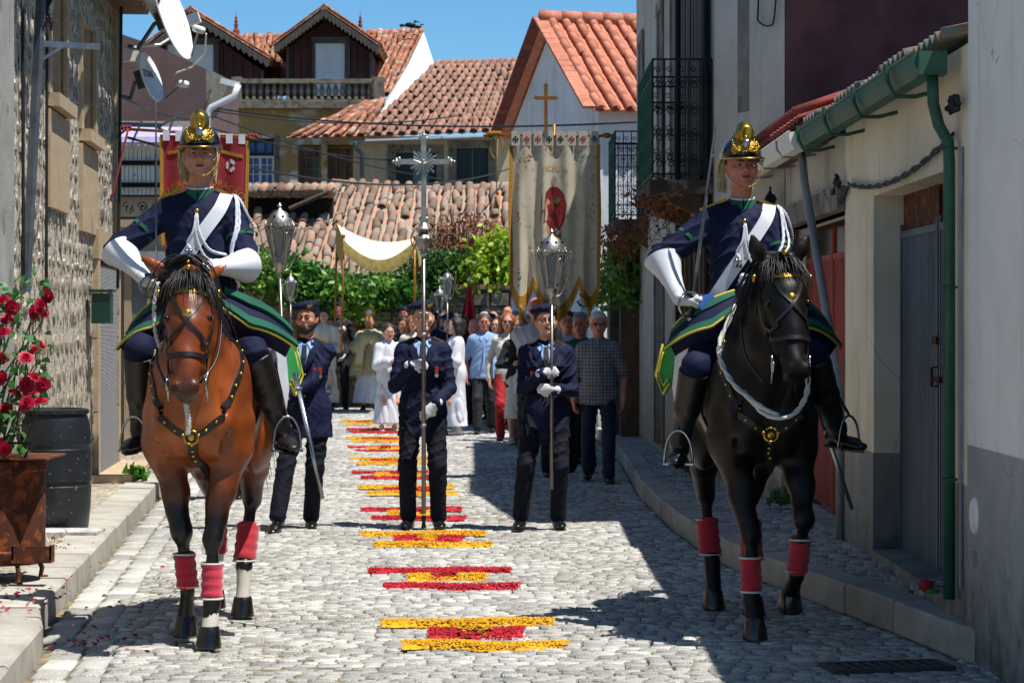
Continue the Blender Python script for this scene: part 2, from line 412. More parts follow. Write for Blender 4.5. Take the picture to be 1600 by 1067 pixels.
m_cable = M('black_cable', '16161a', None, 5, .6, bs=0)
m_glass = M('window_glass', '151a20', '1c242c', 2, .12, bs=.02, spec=.8)
# nearest white wall
h = empty('white_house', (2.1, 9, 0), label='tall whitewashed wall with a grey painted base, nearest on the shaded side', cat='house')
mb = MB(); wall_plane(mb, (2.1, 10.9), (2.1, 7.0), .97, 3.35); mb.quad((2.1, 10.9, .97), (2.1, 10.9, 3.35), (6, 10.9, 3.35), (6, 10.9, .97)); mb.quad((2.1,10.9,3.35),(2.1,7,3.35),(6,7,3.35),(6,10.9,3.35)); mb.quad((6,10.9,0),(6,10.9,3.35),(6,7,3.35),(6,7,0))
mb.quad((2.1,7,.97),(2.1,7,3.35),(6,7,3.35),(6,7,.97)); mb.build('wall', m_white, h, True)
mb = MB(); wall_plane(mb, (2.096, 10.904), (2.096, 7.0), .0, .972); mb.quad((2.096, 10.904, 0), (2.096, 10.904, .972), (6, 10.904, .972), (6, 10.904, 0)); mb.build('painted_base', m_whiteband, h, True)
mb = MB(); p = G(1534, 815, .65); mb.lathe([(0.0, -.03), (.085, -.03), (.085, .0), (.075, .01), (.0, .012)], (2.094, 10.72, .66), 20, 0, axis=(-1, 0, 0)); mb.build('vent_cap', m_white, h, True)
MB().box(2.075, 10.66, .44, 2.096, 10.74, .5).build('socket', m_whiteband, h, True)
# garage
ga = empty('garage', (2.12, 12.5, 0), label='cream rendered garage with ribbed steel door and green gutter', cat='garage')
Y0, Y1, XG = 10.9, 14.9, 2.1
hole = (1.15, 3.66, .16, 2.27)   # measured from the far corner
mb = MB(); wall_plane(mb, (XG, Y1), (XG, Y0), .78, 2.82, [(hole[0], hole[1], .78, hole[3])], .19, skip='b')
mb.quad((XG, Y1, .78), (XG, Y1, 2.82), (XG+3, Y1, 2.82), (XG+3, Y1, .78)); mb.quad((XG+3, Y1, 0), (XG+3, Y1, 3.2), (XG+3, Y0, 3.2), (XG+3, Y0, 0)); mb.build('wall', m_cream, ga, True)
mb = MB(); wall_plane(mb, (XG-.003, Y1+.003), (XG-.003, Y0), .0, .782, [(hole[0], hole[1], .16, .782)], .192, skip='t'); mb.quad((XG, Y1+.003, 0), (XG, Y1+.003, .782), (XG+.05, Y1+.003, .782), (XG+.05, Y1+.003, 0)); mb.build('painted_base', m_dado2, ga, True)
MB().box(XG-.02, Y0+.35, .05, XG+.2, Y1-1.16, .225).build('doorstep', m_cement, ga, True)
def ribbed(y0, y1, z0, z1, x, parent, mat, pitch=.05, dep=.016, name='ribbed_panel'):
    vs = []; y = y0; prof = []
    while y < y1-1e-3:
        for f, o in ((0, 0), (.35, 0), (.45, -dep), (.9, -dep)):
            if y+f*pitch < y1: prof.append((x+o, y+f*pitch))
        y += pitch
    prof.append((x, y1)); mb = MB(); mb.sheet([[(a, b, z0) for a, b in prof], [(a, b, z1) for a, b in prof]][::-1], .004)
    return mb.build(name, mat, parent, True)
XD = XG+.17
for (a, b) in ((11.26, 12.48), (12.53, 13.73)):
    lf = empty('door_leaf', ((XD), a, 0), parent=ga)
    ribbed(a+.03, b-.03, .22, 2.02, XD, lf, m_rib)
    mb = MB(); mb.box(XD-.02, a, .19, XD+.02, a+.03, 2.1).box(XD-.02, b-.03, .19, XD+.02, b, 2.1).box(XD-.02, a+.03, .19, XD+.02, b-.03, .22).box(XD-.022, a+.03, 2.02, XD+.02, b-.03, 2.06); mb.build('door_frame', m_rib, lf, True)
    MB().box(XD-.004, a+.03, 2.06, XD+.012, b-.03, 2.27).build('rusty_transom', m_rust, lf, True)
mb = MB(); mb.tube([(XD-.03, 12.47, 1.20), (XD-.06, 12.47, 1.20), (XD-.06, 12.47, 1.3), (XD-.03, 12.47, 1.3)], .007, 6); mb.box(XD-.035, 12.49, 1.42, XD-.018, 12.62, 1.46); mb.box(XD-.035, 12.40, 1.22, XD-.018, 12.6, 1.25); mb.build('door_handle', m_rust, ga, True)
# roof sheets
m_asb = M('lichened_corrugated_sheet', '9a978e', '6d6b66', 9, .95, bs=.7, bscale=60, c3='b08440', s3=4.2, f3=(.56, .64), obj=.2)
rf = empty('roof', (XG, 13, 2.8), parent=ga)
y = 10.92; k = 0
while y < 16.1:
    n = 12; prof = [y+ .9*i/24 for i in range(25)]; tz = .012*(k % 2)+random.random()*.01
    f = lambda yy: .024*math.sin(2*PI*yy/.15)
    mb = MB(); mb.sheet([[(1.99-.03*(k % 2), p, 2.875+tz+f(p)) for p in prof], [(5.2, p, 3.55+tz+f(p)) for p in prof]][::-1], .014); mb.build('roof_sheet', m_asb, rf, True, True); y += .875; k += 1
gu = empty('gutter', (1.95, 13, 2.75), parent=ga)
def gutter(y0, y1, x, z, wd, dp, mat, parent, name='gutter_channel'):
    o = [(x, z), (x+.005, z-dp*.55), (x+wd*.25, z-dp), (x+wd*.8, z-dp), (x+wd, z-dp*.5), (x+wd, z)]
    mb = MB(); mb.sheet([[(a, y0, b) for a, b in o], [(a, y1, b) for a, b in o]], .004)
    for yy in (y0, y1): mb.prism([(a, yy, b) for a, b in o], (0, .006 if yy == y0 else -.006, 0))
    mb.tube([(x-.004, y0, z), (x-.004, y1, z)], .009, 6); return mb.build(name, mat, parent, True)
gutter(11.1, 16.25, 1.885, 2.80, .13, .105, m_green, gu)
for yy in (11.75, 12.9, 14.1, 15.4): MB().tube([(1.855, yy, 2.815), (1.862, yy, 2.73), (1.90, yy, 2.655), (2.0, yy, 2.655), (2.10, yy, 2.68)], .011, 6).build('gutter_bracket', m_green, gu, True)
mb = MB(); mb.box(1.90, 11.04, 2.69, 2.03, 11.14, 2.80); mb.build('outlet_box', m_green, gu, True)
MB().tube([(1.97, 11.1, 2.70), (1.975, 11.1, 2.56), (2.0, 11.1, 2.46), (2.045, 11.1, 2.38), (2.05, 11.1, 2.28), (2.05, 11.1, .24)], .028, 12).build('downpipe', m_green, gu, True, True)
for z in (.8, 1.7, 2.35): MB().tube([(2.05+.036*math.cos(a), 11.1+.036*math.sin(a), z) for a in np.linspace(0, 2*PI, 12)[:-1]], .006, 5, closed=True).build('pipe_clip', m_green, gu, True)
MB().tube([(1.97, 16.1, 2.68), (1.975, 16.0, 2.5), (2.075, 15.0, 1.1), (2.075, 14.97, .95), (2.075, 14.97, .16)], .028, 10).build('waste_pipe', m_pipe, ga, True, True)
MB().tube([(2.09, 11.0, 2.35), (2.085, 11.0, 1.9), (2.085, 11.0, .3)], .009, 6).build('conduit', m_pipe, ga, True)
def cable(name, pts, r, parent=None, mat=None, sag=0, n=10, twist=False, **kw):
    P = []
    for a, b in zip(pts[:-1], pts[1:]):
        a, b = Vector(a), Vector(b)
        for i in range(n):
            t = i/n; p = a.lerp(b, t); p.z -= sag*4*t*(1-t); P.append(p)
    P.append(Vector(pts[-1])); mb = MB()
    if twist:
        for ph in (0, PI):
            mb.tube([p+Vector((r*.7*math.cos(i*1.4+ph), 0, r*.7*math.sin(i*1.4+ph))) for i, p in enumerate(P)], r*.6, 5)
    else: mb.tube(P, r, 5)
    o = mb.build(name, mat or m_cable, parent, True, True); return tag(o, **kw) if kw else o
cb = empty('twisted_cable', (2.08, 13, 2.2), label='twisted black cable sagging across the cream garage wall between two junctions', cat='cable')
cable('wire', [(2.06, 15.55, 2.40), (2.075, 14.6, 2.39), (2.07, 11.15, 2.42)], .014, cb, n=26, sag=.1, twist=True)
for c in ((2.06, 15.0, 2.42), (2.06, 11.0, 2.55)):
    mb = MB()
    for i in range(7):
        p = Vector(c)+Vector((0, random.uniform(-.1, .1), random.uniform(-.05, .05))); mb.tube([p, p+Vector((-.02, random.uniform(-.09, .09), random.uniform(-.06, .06)))], .013, 5)
    mb.ball(c, .03, 8); mb.build('junction', m_cable, cb, True)
# red door house
rh = empty('red_door_house', (2.15, 16.6, 0), label='low house with tall rusty red ribbed door and tiled eave', cat='house')
mb = MB(); wall_plane(mb, (2.13, 18.45), (2.13, 14.906), 0, 2.75, [(.28, 3.3, .17, 2.25)], .16)
mb.quad((2.13, 18.45, 2.75), (2.13, 14.906, 2.75), (5, 14.906, 3.3), (5, 18.45, 3.3)); mb.build('wall', m_grey, rh, True)
for (a, b) in ((15.16, 16.62), (16.66, 18.13)):
    lf = empty('door_leaf', (2.25, a, 0), parent=rh); ribbed(a+.03, b-.03, .22, 2.0, 2.27, lf, m_redpaint, .045, .012)
    mb = MB(); mb.box(2.25, a, .19, 2.29, a+.03, 2.2).box(2.25, b-.03, .19, 2.29, b, 2.2).box(2.25, a+.03, 1.98, 2.285, b-.03, 2.02); mb.build('door_frame', m_redpaint, lf, True)
    MB().box(2.265, a+.03, 2.02, 2.28, b-.03, 2.2).build('transom_pane', m_glass, lf, True)
MB().box(2.05, 14.95, 2.25, 2.22, 18.3, 2.40).build('lintel', m_cement, rh, True)
MB().box(2.09, 18.16, .1, 2.20, 18.36, 2.25).build('door_jamb', m_brownbeam, rh, True)
mb = MB(); mb.box(2.235, 16.6, 1.22, 2.25, 16.75, 1.25); mb.tube([(2.25, 16.68, 1.36), (2.21, 16.68, 1.36), (2.21, 16.68, 1.45)], .008, 6); mb.build('door_handle', m_rust, rh, True)
m_tile = None
m_tile_new = M('terracotta_new', 'c47c60', 'aa654c', 9, .8, bs=.3, isl=.22, obj=.2, c3='8a5a48', s3=30)
m_tile_mid = M('terracotta_aged', 'a06848', '8c5a42', 6, .85, bs=.3, isl=.42, obj=.3, c3='6d625a', s3=8, f3=(.5, .62))
m_tile_old = M('terracotta_old', 'a07a62', '7c5f4e', 7, .92, bs=.6, isl=.5, obj=.42, c3='8b857a', s3=7, f3=(.47, .6), bscale=80)
def tile_geo(r0, r1, L, n=5, th=.014, up=True):
    """one barrel tile: open half cone along +y (r0 at y=0, r1 at y=L), 12-50 triangles"""
    V = []; F = []
    for y, r in ((0, r0), (L, r1)):
        for rr in (r, r-th):
            for k in range(n+1):
                a = PI*k/n; V.append((rr*math.cos(a), y, rr*math.sin(a)*.8*(1 if up else -1)))
    m = n+1
    for k in range(n):
        F += [(k, k+1, 2*m+k+1, 2*m+k), (m+k+1, m+k, 3*m+k, 3*m+k+1), (k+1, k, m+k, m+k+1)]
    F += [(0, 2*m, 3*m, m), (m-1, 2*m-1, 4*m-1, 3*m-1)]
    return np.array(V), np.array(F)
def tiled(parent, P00, P10, P01, P11, cw, cl, mat, jit=.0, nparts=0, mask=None, ridge=False, flat_n=4, sag=0.0, skip=0.0, pans=True, vis=None):
    """cover a roof plane (eave P00-P10, ridge P01-P11) with single barrel tiles; the first nparts stay objects, the rest one mesh"""
    P00, P10, P01, P11 = map(Vector, (P00, P10, P01, P11))
    nu = max(1, round((P10-P00).length/cw)); nv = max(1, round((P01-P00).length/cl))
    L = cl*1.18; Vt, Ft = tile_geo(cw*.35, cw*.275, L, flat_n, .016); mats4 = []
    def pt(u, v): return P00.lerp(P10, u).lerp(P01.lerp(P11, u), v)
    for i in range(nu):
        for j in range(nv):
            u = (i+.5)/nu; v = j/nv
            if mask and not mask(u, v): continue
            if random.random() < skip: continue
            p = pt(u, v); q = pt(u, v+1/nv); e1 = (pt(min(1, u+.01), v)-pt(max(0, u-.01), v)).normalized(); d = (q-p).normalized()
            n = e1.cross(d).normalized()
            if n.z < 0: n = -n
            s_ = sag*math.sin(PI*v)*math.sin(PI*u*2.3+1)
            J = jit; Mx = Matrix((e1, d, n)).transposed().to_4x4()
            r = Matrix.Rotation(J*.25*random.gauss(0, 1), 4, 'Z') @ Matrix.Rotation(J*.12*random.gauss(0, 1)+.05, 4, 'X') @ Matrix.Rotation(J*.2*random.gauss(0, 1), 4, 'Y')
            lift = .04+J*.02*random.random()
            mats4.append((Matrix.Translation(p+n*(lift+s_)+e1*(J*.02*random.gauss(0, 1))-d*(J*.03*random.random()))@Mx@r))
    order = list(range(len(mats4)))
    order.sort(key=lambda k: mats4[k].translation.y)
    if vis: order.sort(key=lambda k: not vis(mats4[k].translation))
    me = None
    for k in order[:nparts]:
        if me is None: me = mesh_np('tile', Vt, Ft, True); me.materials.append(mat)
        o = D.objects.new('tile', me); COL.objects.link(o); o.parent = parent; o.matrix_parent_inverse = WM[parent.name].inverted(); o.matrix_basis = mats4[k]; WM[o.name] = mats4[k]
    rest = order[nparts:]
    if rest:
        A = np.array([mats4[k] for k in rest]); VV = np.einsum('nij,kj->nki', A[:, :3, :3], Vt)+A[:, None, :3, 3]
        FF = Ft[None]+len(Vt)*np.arange(len(rest))[:, None, None]
        o = link('roof_tiles', mesh_np('roof_tiles', VV.reshape(-1, 3), FF.reshape(-1, 4), True), parent, True, mat); o['kind'] = 'stuff'
    # the channel tiles below: one corrugated bed
    mb = MB(); g = []
    n = (P10-P00).cross(P01-P00).normalized(); n = n if n.z > 0 else -n
    for v in (0.0, .5, 1.0):
        row = []
        for k in range(nu*2+1):
            u = k/(2*nu); row.append(pt(u, v)+n*(.0 if k % 2 else .035)+n*(sag*math.sin(PI*v)*math.sin(PI*u*2.3+1)))
        g.append(row)
    if not mask: mb.sheet(g, .02); mb.build('channel_tiles', mat, parent, True)
    return
# tiled eave of the red door house, white gutter under it
rr = empty('roof', (2.1, 17, 2.85), parent=rh)
tiled(rr, (1.93, 18.9, 2.90), (1.93, 15.95, 2.90), (4.6, 18.9, 3.75), (4.6, 15.95, 3.75), .21, .36, M('terracotta_red', '9c4438', '7e352d', 9, .8, bs=.3, isl=.2, obj=.2), .1, 14)
MB().box(2.0, 15.95, 2.74, 2.2, 18.9, 2.86).build('eave_board', m_brownbeam, rh, True)
g2 = empty('gutter', (1.9, 17, 2.7), parent=rh)
gutter(15.7, 19.3, 1.84, 2.80, .14, .11, m_white, g2)
for yy in (16.4, 17.6, 18.7): MB().tube([(1.83, yy, 2.805), (1.836, yy, 2.73), (1.88, yy, 2.68), (2.0, yy, 2.68), (2.11, yy, 2.70)], .009, 5).build('gutter_bracket', m_pipe, g2, True)
# grey house with purple gable
bh = empty('grey_house', (2.2, 19, 0), label='grey rendered house with a purple gable wall above the low roofs', cat='house')
mb = MB(); wall_plane(mb, (1.70, 19.9), (2.125, 18.46), 0, 5.0, [(.52, .78, 3.25, 4.8)], .1)
mb.build('wall', m_grey, bh, True)
MB().quad((1.85, 19.4, 3.2), (2.2, 18.6, 3.2), (2.2, 18.6, 5), (1.85, 19.4, 5)).build('blind_window', m_cement, bh, True)
mb = MB(); mb.box(2.13, 18.46, 0, 6, 22, 5.0); mb.build('gable_wall', m_purple, bh, True)
mb = MB(); mb.prism([(1.5, 20.3, 5.0), (1.9, 17.3, 5.0), (6, 17.3, 5.0), (6, 22, 5.0), (1.5, 22, 5.0)], (0, 0, .12)); mb.build('roof', m_tile_mid, bh, True)  # overhang towards the camera, out of view, added to lengthen the street shade
cable('cable', [(1.97, 18.9, 4.3), (1.96, 18.9, 3.95), (2.05, 18.6, 3.88), (2.07, 18.55, 4.1)], .008, bh, sag=.03)
mb = MB()
for i in range(12):
    p = Vector((2.02, 18.5, 2.38+.2*random.random())); mb.tube([p, p+Vector((-.05*random.random(), random.uniform(-.12, .12), random.uniform(-.12, .05)))], .012, 5)
mb.ball((2.02, 18.5, 2.5), .05, 8); mb.ball((2.03, 18.42, 2.42), .04, 8); mb.build('cable_junction', m_cable, bh, True)
# old house with balconies
ah = empty('balcony_house', (1.65, 24, 0), label='old plastered house with two wrought iron balconies and wooden boards', cat='house')
m_oldp = plaster('old_plaster', 'b5b0a8', '9a958c', '5b5147', stain='a07a45', z1=2.6, sc3=9)
XA = lambda y: 1.70-(y-19.9)/9.6*.15
def AU(y): return (y-19.9)
hl = [(AU(23.3), AU(24.3), 2.8, 4.9), (AU(25.3), AU(26.0), 2.8, 4.9), (AU(28.2), AU(29.0), 2.8, 4.9), (AU(21.0), AU(22.2), .2, 2.2), (AU(25.2), AU(26.5), .2, 2.2)]
mb = MB(); wall_plane(mb, (1.55, 29.5), (1.70, 19.9), 0, 5.7, [(9.6-b, 9.6-a, c, e) for a, b, c, e in hl], .22)
mb.quad((1.55, 29.5, 0), (1.55, 29.5, 5.7), (5, 29.5, 5.7), (5, 29.5, 0)); mb.quad((1.55,29.5,5.7),(1.7,19.9,5.7),(5,19.9,5.7),(5,29.5,5.7)); mb.build('wall', m_oldp, ah, True)
m_orange = M('orange_shutter', '8a4226', '6d321e', 5, .7, bs=.3)
for a, b, c, e in hl:
    x = XA((a+b)/2+19.9)
    s = empty('window' if c > 2 else 'door', (x+.15, 19.9+a, c), parent=ah)
    MB().box(x+.14, 19.9+a, c, x+.19, 19.9+b, e).build('shutter' if c > 2 else 'door_panel', m_orange if c > 2 else m_wood, s, True)
    mb = MB(); mb.box(x-.02, 19.9+a-.1, c, x+.0, 19.9+a, e).box(x-.02, 19.9+b, c, x, 19.9+b+.1, e).box(x-.03, 19.9+a-.12, e, x, 19.9+b+.12, e+.12); mb.build('surround', m_cement, s, True)
for i in range(9):
    y = 20.15+i*.27; x = XA(y)
    MB().box(x-.05-.01*random.random(), y, 2.8, x-.003, y+.25, 5.65).build('board', m_wood, ah, True)
for i in range(7):
    y = 20.1+i*.5; x = XA(y); MB().box(x-.05, y, .1, x-.004, y+.10+.1*random.random(), 2.5).build('post', m_wood if i % 2 else m_brownbeam, ah, True)
for yy in (19.98, 22.75): MB().tube([(XA(yy)-.06, yy, 5.6), (XA(yy)-.06, yy, .2)], .03, 8).build('drainpipe', m_iron, ah, True, True)
def scroll(mb, c, r, side, turns=1.25, ax=(0, 1, 0), up=(0, 0, 1), w=.005):
    ax, up = Vector(ax), Vector(up); P = []
    for i in range(15):
        t = i/14; a = t*turns*2*PI; rr = r*(1-.75*t); P.append(Vector(c)+ax*(side*(r-rr*math.cos(a)))+up*(rr*math.sin(a)))
    mb.tube(P, w, 4)
def balcony(y0, y1, xo, z0, name='balcony'):
    b = empty(name, (xo, y0, z0), parent=ah)
    x1 = XA(y0)
    mb = MB(); mb.box(xo-.03, y0-.05, z0-.14, XA(y1)+.05, y1+.05, z0-.02); mb.build('slab', M('balcony_slab', '55402c', '3b3026', 6, .95, bs=.8, bscale=30, c3='6a6a5e', s3=7), b, True)
    for yy in (y0+.05, y1-.2): MB().prism([(x1, yy, z0-.14), (xo+.1, yy, z0-.14), (xo+.16, yy, z0-.22), (x1, yy, z0-.36)], (0, .14, 0)).build('corbel', m_brownbeam, b, True)
    def side(p, q, name):
        p, q = Vector(p), Vector(q); d = (q-p); L = d.length; d.normalize(); up = Vector((0, 0, 1)); mb = MB()
        for z in (0.03, .85, 1.0): mb.bar(p+up*z, q+up*z, .02, .015)
        n = max(3, round(L/.105))
        for i in range(n+1): mb.bar(p+d*(L*i/n), p+d*(L*i/n)+up*1.0, .012, .012)
        for i in range(n):
            c = p+d*(L*(i+.5)/n)
            for z in (.12, .34, .56, .78): scroll(mb, c+up*z-d*.045, .042, 1, 1.3, d, up, .004); scroll(mb, c+up*(z+.05)+d*.045, .04, -1, 1.3, d, -up, .004)
            scroll(mb, c+up*.91-d*.04, .03, 1, 1.2, d, up, .004)
        mb.build(name, m_greeniron if name == 'front_railing' else m_iron, b, True)
    side((xo, y0, z0), (xo, y1, z0), 'front_railing'); side((xo, y0, z0), (XA(y0)-.01, y0, z0), 'side_railing'); side((xo, y1, z0), (XA(y1)-.01, y1, z0), 'side_railing')
    return b
m_greeniron = M('green_iron', '246048', '1a4a38', 10, .6, .1)
balcony(20.0, 22.3, 1.19, 2.76); balcony(27.5, 29.3, 1.2, 2.76)
# wall stub past the old house
st = empty('rubble_wall_end', (1.4, 30, 0), label='dark mossy stone wall end with a granite gatepost beside the crowd', cat='wall')
m_stone_dk = M('dark_rubble', '6b6459', '3f3d38', 5, .95, bs=.9, bscale=25, c3='8c887c', s3=6, obj=.3, isl=.25)
MB().box(1.22, 29.55, 0, 3.0, 30.4, 2.55).build('wall', m_stone_dk, st, True)
mb = MB(); mb.box(1.33, 29.0, 0, 1.55, 29.35, 2.6); mb.build('gatepost', m_brownbeam, st, True)
k = 0
z = .1
while z < 2.45:
    hh = .14+.1*random.random(); x = 1.23
    while x < 2.2:
        ww = .14+.2*random.random(); MB().obox((x+ww/2, 29.56, z+hh/2), (1, 0, 0), (0, 1, 0), (0, 0, 1), ww/2-.012, .03+.02*random.random(), hh/2-.012).build('stone', m_stone_dk, st, True); x += ww
    z += hh
# ---------------------------------------------------------------- white gabled house
wh = empty('white_gabled_house', (1.2, 33, 0), label='white gabled house with roman tile roof behind the saint banner', cat='house')
m_lime = plaster('limewash', 'd0d4da', 'bfc4cb', '989a98', stain='8f8d84', z1=.8, sc3=7)
C0 = Vector((1.2, 33, 0)); gd = Vector((-1.2, 4.4, 0)); GL = gd.length; gd.normalize(); rd = Vector((gd.y, -gd.x, 0))
rd = Vector((.965, .263, 0)).normalized()
EZ, AZ = 4.55, 5.95
wn = -rd
mb = MB(); holes = [(.68, .98, 3.75, 4.25), (1.5, 1.8, 3.4, 3.9), (.5, .85, .9, 2.1), (2.0, 2.35, .9, 1.9)]
wall_plane(mb, C0+gd*GL, C0, 0, EZ, [(GL-b, GL-a, c, e) for a, b, c, e in holes], .2, nrm=wn)
A = C0+gd*(GL/2)+Vector((0, 0, AZ)); mb.add([C0+Vector((0, 0, EZ)), A, C0+gd*GL+Vector((0, 0, EZ))], [(0, 1, 2)])
e = C0+rd*4; mb.quad(C0, e, e+Vector((0, 0, EZ)), C0+Vector((0, 0, EZ))); f = e+gd*GL; mb.quad(e, f, f+Vector((0, 0, EZ)), e+Vector((0, 0, EZ))); g = C0+gd*GL; mb.quad(f, g, g+Vector((0, 0, EZ)), f+Vector((0, 0, EZ)))
mb.build('wall', m_lime, wh, True)
m_dkgreen = M('dark_green_paint', '1b2c28', '131f1d', 4, .5, bs=.2)
for a, b, c, e_ in holes:
    p, q = C0+gd*a+rd*.12, C0+gd*b+rd*.12; wn_ = empty('window', tuple(p), parent=wh)
    MB().prism([p+Vector((0, 0, c)), q+Vector((0, 0, c)), q+Vector((0, 0, e_)), p+Vector((0, 0, e_))], rd*.03).build('shutter', m_dkgreen, wn_, True)
    MB().bar(p-rd*.16+Vector((0, 0, c-.03)), q-rd*.16+Vector((0, 0, c-.03)), .1, .05).build('sill', m_lime, wn_, True)
rf = empty('roof', tuple(A), parent=wh)
up = Vector((0, 0, 1)); ov = -rd*.14
half = GL/2; sl = (AZ-EZ)/half; over = .22
E0 = C0-gd*over+up*(EZ-sl*over+.05)+ov; R0_ = C0+gd*half+up*(AZ+.05)+ov; E1 = E0+rd*4.3; R1_ = R0_+rd*4.3
B0 = C0+gd*(GL+over)+up*(EZ-sl*over+.05)+ov; B1 = B0+rd*4.3
def seenW(p): return (p.x/p.y*FPX+800) < 1010
tiled(rf, E0, E1, R0_, R1_, .215, .30, m_tile_new, .12, 180, vis=seenW, flat_n=6)
tiled(rf, B1, B0, R1_, R0_, .215, .30, m_tile_new, .12, 0)
# flat verge tiles on both slopes, ridge tiles
def verge(p, q, nm, mat, n, wdt=.24):
    for i in range(n):
        a, b = p.lerp(q, i/n), p.lerp(q, (i+1.1)/n); MB().obox((a+b)/2+up*.05, (b-a).normalized(), rd, (b-a).normalized().cross(rd), (b-a).length/2, wdt/2, .02).build(nm, mat, rf, True)
verge(E0, R0_, 'verge_tile', m_tile_new, 16, .3); verge(B0, R0_, 'verge_tile', M('terracotta_dark', '84453a', '6b3830', 8, .85, obj=.2), 16, .34)
for i in range(14):
    a = R0_+rd*(i*.32-.05)+up*.07; MB().lathe([(.115, 0), (.10, .36)], a, 10, axis=rd).build('ridge_tile', m_tile_new, rf, True, True)
# ================================================================ sunny side of the street
m_ashlar = M('granite_ashlar', 'b8a384', 'a79274', 8, .85, bs=.5, bscale=90, c3='6f6450', s3=120, obj=.08)
m_mortar = M('lime_mortar', 'c6bda9', 'aaa08d', 4, .95, bs=1.0, bscale=22, bd=.03, c3='5d564b', s3=11, f3=(.5, .6))
m_rubble = M('granite_rubble', 'a39884', '7a7162', 9, .9, bs=.9, bscale=35, bd=.012, c3='b3aa98', s3=20, f3=(.5, .6), obj=.25, isl=.25)
l0 = empty('plastered_house', (-3.1, 13, 0), label='pale roughcast house corner at the edge behind the rose bush', cat='house')
m_rough = M('roughcast', 'a3a19a', '8f8d86', 3, .95, bs=.9, bscale=110, bd=.01, c3='77756e', s3=5)
mb = MB(); mb.box(-7, 8.2, 0, -3.08, 14.65, 4.6); mb.build('wall', m_rough, l0, True)
l1 = empty('stone_house', (-3.6, 19, 0), label='rubble granite house with two tall windows on the sunny side', cat='house')
PA, PB = Vector((-3.25, 14.6, 0)), Vector((-3.85, 23.1, 0)); d1 = (PB-PA).normalized(); n1 = Vector((d1.y, -d1.x, 0)); L1 = (PB-PA).length
def U1(px):   # distance along the wall where pixel column px meets it
    k = (px-800)/FPX; return (PA.x-k*PA.y)/(k*d1.y-d1.x)
def Q1(u, z, o=0): return PA+d1*u+Vector((0, 0, z))+n1*o
wins = [(U1(76), U1(99)), (U1(126), U1(145))]
zs = [(1.53+(505-147)/FPX*(PA.y+wins[0][0]), 4.1), (1.53+(505-203)/FPX*(PA.y+wins[1][0]), 4.1)]
door = (U1(148), U1(178), .14, 2.1)
holes = [(w_[0], w_[1], z_[0], z_[1]) for w_, z_ in zip(wins, zs)]+[door]
TOP1 = 4.55
mb = MB(); wall_plane(mb, PA, PB, 0, TOP1, holes, .3, mr=1)
b0 = PB+Vector((-3, .2, 0)); mb.quad(PB, b0, b0+Vector((0, 0, TOP1)), PB+Vector((0, 0, TOP1)))
a0 = PA+Vector((-3.2, 0, 0)); mb.quad(a0, PA, PA+Vector((0, 0, TOP1)), a0+Vector((0, 0, TOP1)))
mb.quad(Q1(0, TOP1), Q1(L1, TOP1), Q1(L1, TOP1)+Vector((-3, 0, 0)), Q1(0, TOP1)+Vector((-3, 0, 0)))
mb.build('wall', [m_mortar, m_ashlar], l1, True)
# rubble stones, proud of the mortar
stones = []; z = .05
while z < TOP1-.05:
    hh = random.uniform(.10, .24); u = -.05-random.random()*.2
    while u < L1:
        ww = random.uniform(.14, .42); uc, zc = u+ww/2, z+hh/2+random.uniform(-.02, .02); u += ww
        if uc < .02 or uc > L1: continue
        if any(h_[0]-.17 < uc < h_[1]+.17 and h_[2]-.9*(h_[2] > 1) < zc < h_[3]+.15 for h_ in holes): continue
        if random.random() < .12: continue
        n = 7; a_, b_ = ww/2*random.uniform(.6, .92), hh/2*random.uniform(.65, .92); ph = random.random()
        ring = [(a_*math.cos(2*PI*(k+ph)/n)*random.uniform(.85, 1.12), b_*math.sin(2*PI*(k+ph)/n)*random.uniform(.85, 1.12)) for k in range(n)]
        pr = random.uniform(.003, .014)
        vs = [Q1(uc+x, zc+y, -.01) for x, y in ring]+[Q1(uc+x*.72, zc+y*.72, pr+random.uniform(-.006, .006)) for x, y in ring]
        fs = [(i, (i+1) % n, n+(i+1) % n, n+i) for i in range(n)]+[tuple(range(n, 2*n))]
        stones.append((uc, vs, fs))
    z += hh
stones.sort(key=lambda s: (abs(s[0]-3.2)))
big = MB()
for i, (u, vs, fs) in enumerate(stones):
    if i < 290:
        c = sum(vs, Vector())/len(vs); o = MB().add([v-c for v in vs], fs).build('stone', m_rubble, l1, True, 40); o.location = c
    else: big.add(vs, fs)
if big.v: big.build('rubble_stones', m_rubble, l1, True, 40)['kind'] = 'stuff'
def blk(name, u0, u1, z0, z1, o0, o1, mat=m_ashlar, par=l1):
    mb = MB(); mb.prism([Q1(u0, z0, o0), Q1(u1, z0, o0), Q1(u1, z1, o0), Q1(u0, z1, o0)], n1*(o1-o0)); return mb.build(name, mat, par, True)
m_shut = M('grey_shutter', '7d7f80', '6a6c6e', 5, .6)
for (a, b), (za, zb) in zip(wins, zs):
    wn_ = empty('window', tuple(Q1((a+b)/2, za)), parent=l1)
    blk('sill', a-.14, b+.10, za-.10, za, -.1, .10, par=wn_)
    blk('jamb', a-.16, a, za, zb, -.02, .03, par=wn_); blk('jamb', b, b+.16, za, zb, -.02, .03, par=wn_)
    blk('apron', a-.16, b+.16, za-.85, za-.12, -.02, .035, par=wn_)
    blk('pane', a, b, za, zb, -.28, -.26, m_glass, wn_)
    blk('window_frame', (a+b)/2-.03, (a+b)/2+.03, za, zb, -.26, -.22, m_white, wn_)
blk('quoin', L1-.35, L1+.01, 0, TOP1, -.01, .03)
